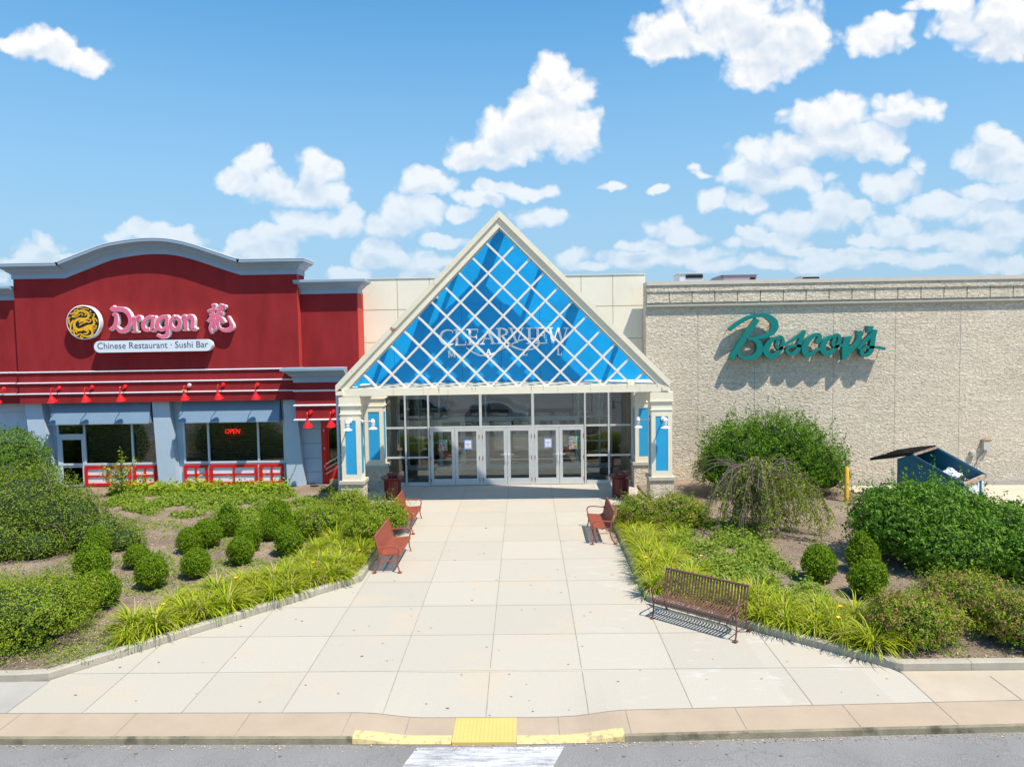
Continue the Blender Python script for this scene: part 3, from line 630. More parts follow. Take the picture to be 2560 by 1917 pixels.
struct(g.build('slab_joints', JOINT))
# small stones and stains dropped on the paving
g = MB()
for px, py in ((189,1737),(300,1668),(397,1655),(764,1712),(755,1552),(740,1548),(602,1565),(1224,1775),(1278,1733),(1332,1766),(1119,1759),(1137,1400),(1210,1383),(1304,1524),(1154,1340),(1215,1320),(986,1452),(1421,1660),(1545,1703),(2052,1634),(1953,1889),(1817,1885),(1700,1900),(340,1883),(700,1890),(165,1895),(1560,1890),(2495,1890),(1180,1500),(905,1640)):
    hh = ROADH if py > 1850 else 0.0
    x, y, z = pg(px, py, hh)
    r = RNG.uniform(0.012, 0.026); a = RNG.uniform(0, 3.1)
    z = zg(y)+hh+(ramp(x, y) if hh == 0 else 0)
    pts = [(x+r*1.5*math.cos(a+t), y+r*math.sin(a+t), z+0.005) for t in np.linspace(0, 6.28, 7)[:-1]]
    g.add(pts+[(x, y, z+r*0.8)], [(i, (i+1) % 6, 6) for i in range(6)])
struct(g.build('dropped_debris', BARK), 'small dark stones and droppings lying on the paving', 'stuff')
g = MB()
for i in range(170):
    x, y = RNG.uniform(-8, 6.2), RNG.uniform(11.3, 27)
    if not inpoly((x, y), FULL): continue
    r = RNG.uniform(0.012, 0.03); z = zg(y)+ramp(x, y)+0.0045
    g.add([(x+r*math.cos(t)*RNG.uniform(0.7, 1.2), y+r*math.sin(t)*RNG.uniform(0.7, 1.2), z) for t in np.linspace(0, 6.28, 8)[:-1]], [tuple(range(7))])
struct(g.build('gum_spots', mat('old_gum', (0.27, 0.25, 0.22), 0.9)), 'flattened old gum spots on the paving', 'stuff')
# pavements left and right of the plaza
g = MB(); g.vprism([(-60, 11.2), (-8.63, 11.2), (-8.63, 12.27), (-60, 12.2)], lambda x, y: zg(y)-0.3, lambda x, y: zg(y)-0.001)
struct(g.build('left_pavement', SWG))
g = MB(); g.vprism([(6.57, 11.36), (9, 11.43), (60, 11.43), (60, 12.6), (6.57, 12.4)], lambda x, y: zg(y)-0.3, lambda x, y: zg(y)-0.001)
struct(g.build('right_pavement', SWR))
# planter kerbs
def kerb(path, name):
    fr = []; n_ = len(path)
    prof = [(0, -0.05), (0.0, 0.125), (0.025, 0.15), (0.15, 0.15), (0.16, 0.0)]
    for i, p in enumerate(path):
        ns_ = []
        for j in (i-1, i):
            if 0 <= j < n_-1:
                d = np.array(path[j+1])-np.array(path[j]); d = d/np.linalg.norm(d); ns_.append(np.array([-d[1], d[0]]))
        nn = sum(ns_); nn = nn/np.linalg.norm(nn); nn = nn/max(nn @ ns_[0], 0.3)
        fr.append(((p[0], p[1], zg(p[1])), (nn[0], nn[1], 0), (0, 0, 1)))
    b = MB(); b.sweep(fr, prof); return struct(b.build(name, KERB))
KL = [(-60, 12.20), (-9.2, 12.25), (-8.66, 12.31), (-4.22, 17.15), (-4.13, 17.4), (-4.13, 24.2)]
KR = [(2.66, 24.2), (2.66, 15.78), (2.75, 15.66), (6.50, 12.46), (6.62, 12.41), (20, 12.5), (60, 12.7)]
kerb(KL, 'left_bed_kerb'); kerb(KR, 'right_bed_kerb')
g = MB()
for K in (KL, KR):
    for i in range(len(K)-1):
        a, b = np.array(K[i]), np.array(K[i+1]); d = b-a; Ln = np.linalg.norm(d)
        if Ln < 2: continue
        nn = np.array([-d[1], d[0]])/Ln
        t = 1.2
        while t < min(Ln, 20):
            c = (a+d/Ln*t) if K is KR or i else (b-d/Ln*t)
            e = d/Ln*0.006
            for (u0, z0), (u1, z1) in (((-0.003, 0.0), (-0.003, 0.125)), ((-0.003, 0.125), (0.023, 0.153)), ((0.023, 0.153), (0.15, 0.153))):
                P0 = c+nn*u0; P1 = c+nn*u1; zz = zg(c[1])
                g.add([(P0[0]-e[0], P0[1]-e[1], zz+z0), (P0[0]+e[0], P0[1]+e[1], zz+z0), (P1[0]+e[0], P1[1]+e[1], zz+z1), (P1[0]-e[0], P1[1]-e[1], zz+z1)], [(0, 1, 2, 3)])
            t += 2.4
struct(g.build('kerb_joints', JOINT))
BEDH = 0.11
LB = [(-60, 12.28), (-9.2, 12.33), (-8.72, 12.37), (-4.29, 17.2), (-4.21, 17.4), (-4.21, 24.18), (-6.18, 24.18), (-6.18, 28.1), (-60, 28.1)]
RB = [(2.74, 24.18), (2.74, 15.80), (2.80, 15.72), (6.53, 12.54), (6.65, 12.49), (13.6, 12.5), (13.2, 20), (12.0, 24.0), (11.6, 28.1), (4.28, 28.1), (4.28, 24.18)]
g = MB(); g.vprism(LB, lambda x, y: zg(y)-0.4, lambda x, y: zg(y)+BEDH); struct(g.build('left_planting_bed', MULCH))
g = MB(); g.vprism(RB, lambda x, y: zg(y)-0.4, lambda x, y: zg(y)+BEDH); struct(g.build('right_planting_bed', MULCH))
g = MB(); g.vprism([(11.7, 23.2), (24, 22.0), (24, 27.0), (11.7, 27.4)], lambda x, y: zg(y)-0.4, lambda x, y: zg(y)-0.06)
struct(g.build('concrete_pad', mat('tan_concrete_pad', (0.52, 0.44, 0.33), 0.9, var=0.14, vscale=1.0, bump=0.2, bscale=90)))
# mulch chips
g = MB(); cnt = 0
while cnt < 15000:
    if RNG.random() < 0.55: x, y = RNG.uniform(-11.5, -4.2), RNG.uniform(12.4, 24); po = LB
    else: x, y = RNG.uniform(2.8, 11), RNG.uniform(12.5, 24); po = RB
    if not inpoly((x, y), po): continue
    cnt += 1
    l, w_, a = RNG.uniform(0.012, 0.034), RNG.uniform(0.005, 0.011), RNG.uniform(0, 3.14); z = zg(y)+BEDH+RNG.uniform(0.003, 0.014); t = RNG.uniform(-0.5, 0.5)*l
    c_, s_ = math.cos(a), math.sin(a)
    g.add([(x+c_*l-s_*w_, y+s_*l+c_*w_, z+t), (x-c_*l-s_*w_, y-s_*l+c_*w_, z-t*0.3), (x-c_*l+s_*w_, y-s_*l-c_*w_, z-t*0.3), (x+c_*l+s_*w_, y+s_*l-c_*w_, z+t)], [(0, 1, 2, 3)])
struct(g.build('mulch_chips', MULCHC), 'brown bark chips strewn over both planting beds', 'stuff')
# tactile pad
tp = thing('tactile_paving', 'yellow bumpy tactile pad at the dropped kerb', 'tactile paving', (-0.715, 10.45, zg(10.45)+ramp(-0.7, 10.45)))
b = MB(); x0, x1, y0, y1 = -1.20, -0.225, 10.42, 11.10
def padz(x, y): return zg(y)+ramp(x, y)+0.012
b.vprism([(x0, y0), (x1, y0), (x1, y1), (x0, y1)], lambda x, y: padz(x, y)-0.06, padz); b.build('pad', YPAD, tp)
b = MB()
for i in range(15):
    for j in range(10):
        x = x0+0.05+(x1-x0-0.10)*i/14; y = y0+0.06+(y1-y0-0.12)*j/9
        b.lathe([(0.017, -0.002), (0.011, 0.009), (0.0, 0.0095)], (x, y, padz(x, y)), 8)
b.build('domes', YPAD, tp)['kind'] = 'stuff'

# ================================================================== restaurant
YM, YWG, YLW, YWW = 27.70, 28.00, 27.35, 28.30
YPF = 27.93
R0 = thing('restaurant_building', 'red and pale blue restaurant building with an arched cornice', 'building', (-14.5, 27.7, 0))
def px2xz(pts, Y): return [(pw(x, y, Y)[0], pw(x, y, Y)[2]) for x, y in pts]
CP = [(0, 0), (0.035, 0), (0.035, 0.17), (0.06, 0.19), (0.06, 0.21), (0.12, 0.26), (0.15, 0.29), (0.15, 0.315), (0.23, 0.38), (0.28, 0.41), (0.28, 0.43), (0.34, 0.455), (0.34, 0.55), (0.30, 0.565), (-0.15, 0.565), (-0.15, 0)]
bot = [(33,700.7),(100,699),(164,697.4),(195.7,684.3),(239,667),(282.6,650.6),(326,642),(369.6,636.5),(413,635.9),(447,640),(485,649),(530.6,663.8),(575.9,678.5),(603,685.7),(670,685),(741,684.2)]
CP = [(d*1.25 if d > 0 else d, u) for d, u in CP]
bw = px2xz(bot, YM)
zl = (bw[0][1]+bw[1][1]+bw[2][1])/3; zr = (bw[-1][1]+bw[-2][1]+bw[-3][1])/3; zz = (zl+zr)/2
bw = [(x, zz if i < 3 or i > 12 else z-(zl*(1-i/15)+zr*i/15)+zz) for i, (x, z) in enumerate(bw)]
xa, xb = bw[0][0], bw[-1][0]
arch = spline([(x, z, 0) for x, z in bw[2:14]], 4)
path = [(bw[0][0], bw[0][1])]+[(p[0], p[1]) for p in arch]+[bw[-1]]
wall = MB(); wall.prism([(xa, 3.55)]+[(x, z+0.3) for x, z in path]+[(xb, 3.55)], YM, YM+0.95)
wall.build('main_wall', RED, R0)
fr = [((xa, YM+0.9, zz), (-1, 0, 0), (0, 0, 1))]
for i, (x, z) in enumerate(path):
    if i == 0: fr.append(((x, YM, z), (-1, -1, 0), (0, 0, 1)))
    elif i == len(path)-1: fr.append(((x, YM, z), (1, -1, 0), (0, 0, 1)))
    else:
        a, c = path[i-1], path[i+1]; t = np.array([c[0]-a[0], c[1]-a[1]]); t /= np.linalg.norm(t); fr.append(((x, YM, z), (0, -1, 0), (-t[1], 0, t[0])))
fr.append(((xb, YM+0.9, zz), (1, 0, 0), (0, 0, 1)))
b = MB(); b.sweep(fr, CP); b.build('arched_cornice', TRIM, R0, smooth=True)
b = MB()                                         # thin metal flashing on top
b.sweep([(f[0], f[1], f[2]) for f in fr], [(0.36, 0.566), (0.435, 0.556), (0.435, 0.585), (-0.16, 0.585), (-0.16, 0.566)]); b.build('cornice_flashing', BAND, R0)
# recessed wall on the far left
zL = Z_(15, 751, YM+0.15)
b = MB(); b.box(-46, xa-0.001, YM+0.16, YM+0.9, 3.55, zL+0.3); b.build('recessed_wall', RED, R0)
b = MB(); b.sweep([((-46, YM+0.16, zL), (0, -1, 0), (0, 0, 1)), ((xa-0.002, YM+0.16, zL), (0, -1, 0), (0, 0, 1))], [(d*0.98, u*0.95) for d, u in CP]); b.build('recessed_cornice', TRIM, R0, smooth=True)
# set-back wing on the right with its own cornice
xw0, xw1 = X_(748, 800, YWG), X_(893, 760, YWG)
zw = (Z_(760, 736, YWG)+Z_(880, 733, YWG))/2
b = MB(); b.box(xb-0.3, xw1, YWG, YWG+0.75, 3.6, zw+0.3); b.build('wing_wall', RED, R0)
b = MB(); b.box(xw1-0.4, xw1-0.03, YWG+0.75, 29.3, 3.6, zw+0.1); b.build('wing_return_wall', RED_LIT, R0)  # return wall in the red with sunlight painted in
b = MB(); b.box(xw1, xw1+0.02, YWG+0.001, YWG+0.75, 3.6, zw); b.build('wing_side_face', RED_LIT, R0)  # thin slab, sun on the wing's right side painted as brighter red
b = MB(); b.box(xb, xb+0.015, YM+0.002, YWG+0.001, 4.6, zz+0.02); b.build('main_side_face', RED_LIT, R0)  # same painted sunlight on the narrow right side of the main wall
b = MB(); b.sweep([((xb-0.12, YWG, zw), (0, -1, 0), (0, 0, 1)), ((xw1+0.01, YWG, zw), (1, -1, 0), (0, 0, 1)), ((xw1+0.01, YWG+0.7, zw), (1, 0, 0), (0, 0, 1))], [(d*0.95, u*0.95) for d, u in CP]); b.build('wing_cornice', TRIM, R0, smooth=True)
# lower right block with cornice and bands
xl0, xl1 = X_(738, 1000, YLW), X_(868, 1000, YLW)
zlc = (Z_(745, 956, YLW)+Z_(850, 955, YLW))/2; zlb = Z_(800, 1049, YLW)
b = MB(); b.box(xl0, xl1, YLW, 28.4, zlb, zlc+0.3); b.build('entry_block_wall', RED, R0)
b = MB(); b.sweep([((xl0, YWG, zlc), (-1, 0, 0), (0, 0, 1)), ((xl0, YLW, zlc), (-1, -1, 0), (0, 0, 1)), ((xl1, YLW, zlc), (0, -1, 0), (0, 0, 1))], [(d, u*1.03) for d, u in CP]); b.build('entry_block_cornice', TRIM, R0, smooth=True)
for y in (976, 1013, 1049):
    z = Z_(800, y, YLW)
    b = MB(); b.sweep([((xl0, YLW+0.3, z), (-1, 0, 0), (0, 0, 1)), ((xl0, YLW, z), (-1, -1, 0), (0, 0, 1)), ((xl1, YLW, z), (0, -1, 0), (0, 0, 1))], [(0, -0.035), (0.04, -0.035), (0.07, -0.008), (0.07, 0.02), (0.04, 0.04), (0, 0.04)]); b.build('band', BAND, R0, smooth=True)
# three pale bands across the main wall
for i, (ya, yb2) in enumerate(((932.6, 920.5), (959, 948), (985.5, 976))):
    z = (Z_(40, ya, YM)+Z_(700, yb2, YM))/2
    b = MB(); pr = [(0, -0.028), (0.03, -0.030), (0.055, -0.008), (0.055, 0.012), (0.03, 0.028), (0, 0.028)]
    b.sweep([((-46, YM+0.16, z), (0, -1, 0), (0, 0, 1)), ((xa, YM+0.16, z), (0, -1, 0), (0, 0, 1))], pr)
    b.sweep([((xa, YM+0.1, z), (-1, 0, 0), (0, 0, 1)), ((xa, YM, z), (-1, -1, 0), (0, 0, 1)), ((xl0+0.05, YM, z), (0, -1, 0), (0, 0, 1))], pr)
    b.build('band', BAND, R0, smooth=True)
    if i == 2: zC = z
b = MB(); b.box(-46, xl0+0.02, YM+0.02, 28.4, zC-0.03, zC+0.02); b.build('soffit', PLB, R0)
# window wall: plain stretches between the openings
def frame_unit(name, px, pyt, pyb, mull, Y, parent, trans=None):
    x0, x1 = X_(px[0], (pyt+pyb)/2, Y), X_(px[-1], (pyt+pyb)/2, Y); xm = (px[0]+px[-1])/2
    z0, z1 = Z_(xm, pyb, Y), Z_(xm, pyt, Y)
    f = MB(); w_ = 0.075
    f.box(x0, x1, Y, Y+0.1, z0, z0+w_); f.box(x0, x1, Y, Y+0.1, z1-w_, z1)
    f.box(x0, x0+w_, Y+0.001, Y+0.1, z0+w_, z1-w_); f.box(x1-w_, x1, Y+0.001, Y+0.1, z0+w_, z1-w_)
    xs_ = [X_(m_, (pyt+pyb)/2, Y) for m_ in mull]
    for x in xs_: f.box(x-w_/2, x+w_/2, Y-0.004, Y+0.1, z0+w_, z1-w_)
    o = f.build(name, FRM, parent)
    ed = [x0+w_]+sum([[x-w_/2, x+w_/2] for x in xs_], [])+[x1-w_]
    return o, ed, z0, z1
YF = 28.20
awn_top = zC-0.06
w1, ed1, wz0, wz1 = frame_unit('window', [143, 212, 332, 393], 1056, 1162, [211.5, 331], YF, R0)
w2, ed2, wz0b, wz1b = frame_unit('window', [458, 520, 643, 713], 1050, 1157, [521, 645.5], YF, R0)
wz0 = wz0b = (wz0+wz0b)/2; wz1 = (wz1+wz1b)/2
def panes(o, ed, z0, z1, skip=()):
    for k in range(0, len(ed), 2):
        if k in skip: continue
        b = MB(); b.box(ed[k], ed[k+1], YF+0.045, YF+0.055, z0+0.07, z1-0.07); p = b.build('pane', GLASS2, o)
        b = MB(); z = z0+0.09
        while z < z1-0.1:
            b.add([(ed[k]+0.02, YF+0.14, z), (ed[k+1]-0.02, YF+0.14, z), (ed[k+1]-0.02, YF+0.17, z+0.05), (ed[k]+0.02, YF+0.17, z+0.05)], [(0, 1, 2, 3)]); z += 0.088
        b.build('blind', BLIND, o)
panes(w1, ed1, wz0, wz1, (0,)); panes(w2, ed2, wz0, wz1)
# glazed side door at the left of the first window
dx0, dx1 = ed1[0], ed1[1]; ztr = Z_(178, 1087, YF); zdoorb = 0.2
b = MB(); b.box(dx0, dx1, YF+0.002, YF+0.09, ztr-0.09, ztr+0.03); b.build('transom_bar', FRM, w1)
b = MB(); b.box(dx0, dx1, YF+0.045, YF+0.055, ztr+0.03, wz1-0.07); b.build('pane', GLASS2, w1)
sd_ = MB(); sd_.box(dx0, dx0+0.11, YF+0.01, YF+0.08, zdoorb, ztr-0.09); sd_.box(dx1-0.1, dx1, YF+0.01, YF+0.08, zdoorb, ztr-0.09); sd_.box(dx0+0.11, dx1-0.1, YF+0.011, YF+0.08, ztr-0.2, ztr-0.09)
sdo = sd_.build('side_door', FRM, R0)
b = MB(); b.box(dx0+0.11, dx1-0.1, YF+0.04, YF+0.05, wz0-0.1, ztr-0.2); b.build('pane', GLASS2, sdo)
b = MB(); b.box(dx0+0.11, dx1-0.1, YF+0.03, YF+0.06, zdoorb, wz0-0.1); b.build('kick_panel', REDP, sdo)
# dark room behind the windows
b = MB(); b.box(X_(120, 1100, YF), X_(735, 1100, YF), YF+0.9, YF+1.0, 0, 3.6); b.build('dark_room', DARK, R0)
# wall pieces
zs0 = wz0-0.001
def wbox(p0, p1, z0, z1, m, name, Ya=YWW, Yb=28.6):
    b = MB(); b.box(X_(p0, 1100, YWW), X_(p1, 1100, YWW), Ya, Yb, z0, z1); return b.build(name, m, R0)
wbox(-1400, 145, 0.0, zC-0.03, PLB, 'front_wall', YWW+0.03); wbox(392, 460, 0.0, zC-0.03, PLB, 'front_wall'); wbox(712, 760, 0.0, zC-0.03, PLB, 'front_wall')
wbox(145, 392, wz1-0.01, zC-0.031, PLB, 'front_wall', YF+0.02); wbox(460, 712, wz1-0.01, zC-0.031, PLB, 'front_wall', YF+0.02)
wbox(145, 392, 0.12, zs0, PLB, 'front_wall', YF+0.03); wbox(460, 712, 0.12, zs0, PLB, 'front_wall', YF+0.03)
for z in (1.0, 1.72, 2.44, 3.16): b = MB(); b.box(-40, X_(62, 1100, YWW), YWW+0.022, YWW+0.031, z, z+0.02); b.build('siding_joint', TRIM, R0)
b = MB(); b.box(-40, xl0+0.4, 28.12, 28.29, -0.1, 0.13); b.build('black_plinth', BLK, R0)
# red lattice aprons below the windows
def apron(pa, pb, cross=True):
    x0, x1 = X_(pa, 1190, YF), X_(pb, 1190, YF); z0, z1 = 0.14, wz0-0.05
    w_ = 0.115; y0 = YF-0.03
    b = MB(); b.box(x0, x1, y0, y0+0.05, z0, z0+w_); b.box(x0, x1, y0, y0+0.05, z1-w_, z1)
    b.box(x0, x0+w_, y0, y0+0.05, z0+w_, z1-w_); b.box(x1-w_, x1, y0, y0+0.05, z0+w_, z1-w_)
    xm, zm = (x0+x1)/2, (z0+z1)/2; t = 0.035
    b.box(xm-t, xm+t, y0+0.004, y0+0.045, z0+w_, z1-w_); b.box(x0+w_, x1-w_, y0+0.007, y0+0.043, zm-t, zm+t)
    b.prism([(xm-0.10, zm), (xm, zm-0.10), (xm+0.10, zm), (xm, zm+0.10)], y0+0.002, y0+0.04)
    f = b.build('apron_panel', REDP, R0)
    b = MB(); b.box(x0+w_, x1-w_, y0+0.047, y0+0.052, z0+w_, z1-w_); b.build('infill', BAND, f)
for pa, pb in ((213, 329), (334, 393), (461, 521), (526, 645), (650, 710)): apron(pa, pb)
# battered pilasters
for tl, tr_, bl, br, sb in ((58.7, 100, 90, 138, 150), (378, 420.5, 398, 444, 458), (706, 737, 719, 763, 766)):
    yt, yb2 = 985, 1218
    zt = zC-0.035
    A, B_, C_, D_ = X_(tl, yt, YPF), X_(tr_, yt, YPF), X_(br, yb2, YPF), X_(bl, yb2, YPF)
    b = MB(); b.prism([(A, zt), (B_, zt), (C_, -0.1), (D_, -0.1)], YPF, YWW+0.05); b.build('pilaster', PLB, R0)
    b = MB(); b.prism([(D_-0.03, -0.1), (C_+0.03, -0.1), (C_+0.02, 0.04), (D_-0.02, 0.04)], YPF-0.03, YWW); b.build('pilaster_base', TRIM, R0)
# awnings
for xl_, xr_ in ((126, 378.5), (446, 702)):
    ya, yb_ = 27.66, 28.16
    xL, xR = X_(xl_+6, 1040, 27.9), X_(xr_-2, 1040, 27.9); zt = zC-0.05; zb = (Z_(250, 1060, ya)+Z_(570, 1055, ya))/2
    b = MB(); b.hexa([(xL-0.03, ya, zb), (xR+0.03, ya, zb), (xR+0.03, ya+0.03, zb), (xL-0.03, ya+0.03, zb), (xL+0.05, yb_, zt), (xR-0.05, yb_, zt), (xR-0.05, yb_+0.03, zt), (xL+0.05, yb_+0.03, zt)])
    b.add([(xL, ya+0.02, zb), (xL+0.06, yb_+0.02, zt), (xL, yb_+0.03, zb)], [(0, 1, 2)]); b.add([(xR, ya+0.02, zb), (xR-0.06, yb_+0.02, zt), (xR, yb_+0.03, zb)], [(0, 2, 1)])
    aw = b.build('awning', AWN, R0)
    b = MB(); b.box(xL-0.035, xR+0.035, ya-0.012, ya-0.001, zb-0.01, zb+0.04); b.build('valance', TRIM, aw)
# entry: siding, red door
xs0, xs1 = X_(753, 1130, YWW), X_(806, 1130, YWW)
b = MB(); b.box(X_(745, 1130, YWW), xs1, YWW-0.02, 28.5, 0.0, zlb); b.build('front_wall', PLB, R0)
for py in (1073, 1109, 1146, 1180): z = Z_(780, py, YWW-0.02); b = MB(); b.box(xs0, xs1-0.02, YWW-0.032, YWW-0.018, z, z+0.03); b.build('siding_joint', TRIM, R0)
d0, d1, d2 = X_(805, 1130, YWW), X_(822.5, 1130, YWW), X_(872, 1130, YWW); dt = zlb-0.05
b = MB(); b.box(d0, d1-0.06, YWW-0.05, YWW+0.1, 0, dt); b.box(d1-0.06, d2, YWW-0.03, YWW+0.1, dt-0.28, dt); 
door = b.build('door', REDP, R0)
b = MB(); b.box(d1-0.06, d1+0.02, YWW-0.02, YWW+0.08, 0.03, dt-0.28); b.box(d1+0.02, d2, YWW-0.019, YWW+0.08, Z_(840, 1172, YWW)-0.02, Z_(840, 1166, YWW)+0.05); b.box(d1+0.02, d2, YWW-0.019, YWW+0.08, Z_(840, 1196, YWW), Z_(840, 1172, YWW)-0.021); b.build('leaf', REDP, door)
b = MB(); b.box(d1+0.02, d2, YWW+0.03, YWW+0.04, Z_(840, 1168, YWW), dt-0.28); b.build('pane', GLASS2, door)
b = MB(); b.box(d1-0.02, d2, YWW-0.03, YWW-0.021, 0.03, Z_(840, 1196, YWW)); b.build('kick_plate', mat('tan_kick_plate', (0.50, 0.37, 0.2), 0.4, metal=0.3), door)
for py in (1075, 1120, 1165):
    z = Z_(810, py, YWW); b = MB(); b.box(d0+0.10, d0+0.13, YWW-0.065, YWW-0.05, z-0.05, z+0.05); b.build('hinge', ALU, door)
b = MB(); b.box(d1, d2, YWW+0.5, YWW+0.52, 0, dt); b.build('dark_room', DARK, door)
# handrail by the door
hr = thing('handrail', 'pale three bar stair handrail sloping beside the red door', 'handrail', (X_(820, 1220, 27.6), 27.6, 0))
for k in range(3):
    a = pw(815+k*0.5, 1160+k*12, 27.6); c = pw(858, 1134+k*12.5, 26.6)
    b = MB(); b.tube([a, c], 0.022, 8); b.build('rail', ALU, hr, smooth=True)
b = MB(); p = pw(857, 1140, 26.6); b.tube([(p[0], 26.6, zg(26.6)), (p[0], 26.6, p[2]+0.15)], 0.025, 8); b.build('post', ALU, hr, smooth=True)
# body of the building behind the front
b = MB(); b.box(-46, xw1-0.45, 29.32, 60, 0, 6.6); b.box(-46, xb-0.3, YM+0.96, 29.3, 3.6, 6.5); b.build('body', CREAM, R0)
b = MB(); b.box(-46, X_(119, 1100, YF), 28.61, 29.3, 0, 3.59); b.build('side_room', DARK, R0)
# down pipe
dp = thing('downspout', 'pale blue round downspout beside the left portico column', 'downspout', (X_(848, 1200, 24.7), 24.75, zg(24.75)))
b = MB(); b.tube(spline([pw(853, 977, 24.5), pw(847, 979, 24.6), pw(843.5, 986, 24.75), pw(843.5, 1000, 24.75)], 5), 0.055, 12); b.tube([pw(843.5, 1000, 24.75), (pw(843.5, 1000, 24.75)[0], 24.75, zg(24.75)+0.05)], 0.055, 12); b.build('pipe', FRM, dp, smooth=True)
for z in (2.9, 1.4): x = pw(843.5, 1000, 24.75)[0]; b = MB(); b.box(x-0.07, x+0.3, 24.73, 24.76, z, z+0.03); b.build('bracket', FRM, dp)

# ------------------------------------------------------------------ restaurant signs
def letters(name, label, cat, strokes, ywall, depth, faces, sides, grow=0.03, face_part='face', step=0.0012, k=6):
    c = np.mean([[p[0], p[1]] for st in strokes for p in st], axis=0)
    t = thing(name, label, cat, (float(c[0]), ywall, float(c[1])))
    b = MB()
    for i, st in enumerate(strokes): ribbon(b, st, ywall-depth-step*i, ywall-depth*0.12, k, grow)
    b.build('letter_body', sides, t)
    b = MB()
    for i, st in enumerate(strokes): ribbon(b, st, ywall-depth-step*len(strokes)-0.006-step*i, ywall-depth*0.6, k, -0.012)
    b.build(face_part, faces, t)
    return t
D_ = [[(130,120,110),(180,165,120),(300,165,110),(430,190,110),(530,300,95),(560,450,85),(520,570,85),(430,650,90),(330,670,90),(240,590,70),(150,590,60),(95,640,55)],
 [(150,300,50),(225,285,70),(240,400,95),(225,500,95),(160,590,60)]]
r_ = [[(600,365,50),(655,390,95),(660,520,90),(665,650,80)],[(680,390,50),(760,350,90),(780,400,70),(750,435,50)],[(600,692,30),(740,682,30)]]
a_s = [[(1140,335,40),(1080,360,70),(1000,350,80),(905,430,90),(860,540,95),(910,640,80),(1000,620,70)],[(1095,370,75),(1070,560,85),(1080,650,90),(1150,615,50)]]
g_s = [[(1430,320,50),(1380,340,75),(1300,350,80),(1200,440,95),(1195,570,95),(1280,640,75),(1370,590,60)],[(1410,340,80),(1400,520,85),(1430,680,85),(1380,780,85),(1280,800,75),(1185,755,60)]]
o_s = [[(1590,330,85),(1505,430,85),(1505,560,85),(1600,630,90),(1690,560,85),(1700,430,95),(1600,335,75)]]
n_s = [[(1745,355,40),(1810,335,85),(1840,450,95),(1840,620,80)],[(1775,650,28),(1905,645,28)],[(1855,400,60),(1940,330,95),(2000,400,95),(1995,560,90),(2010,630,70),(2085,600,40)]]
letters('dragon_letters', 'pink white edged blackletter word Dragon on the red wall', 'sign lettering', traced([s_ for S_ in (D_, r_, a_s, g_s, o_s, n_s) for s_ in S_], 265, 755, 240/2212, YM-0.21), YM, 0.21, PINK, WHT, 0.018)
CH = [[(400,310,60),(500,290,120),(545,335,90),(430,425,60)],[(240,560,90),(400,490,100),(650,480,70)],[(440,520,130),(430,640,130),(320,730,90)],[(590,690,80),(430,680,90)],[(235,975,90),(350,860,130),(450,760,160),(560,720,100)],[(480,720,160),(460,950,170),(370,1150,120),(350,1300,120),(415,1450,90)],[(560,900,120),(545,1100,120),(545,1250,120),(470,1350,90)],
 [(790,240,70),(765,400,150),(700,600,165),(660,800,170),(660,950,150),(680,1100,95),(730,1230,95),(870,1320,130),(1060,1330,165),(1210,1250,175),(1230,1130,160),(1170,950,95),(1085,760,45)],[(800,300,60),(940,350,110),(830,480,70)],[(740,640,100),(860,600,60),(820,700,80)],[(760,760,90),(830,900,145),(900,1020,150)]]
letters('chinese_character_sign', 'pink white edged Chinese character right of the word Dragon', 'sign', traced(CH, 505, 745, 100/1656, YM-0.21), YM, 0.21, PINK, WHT, 0.018)
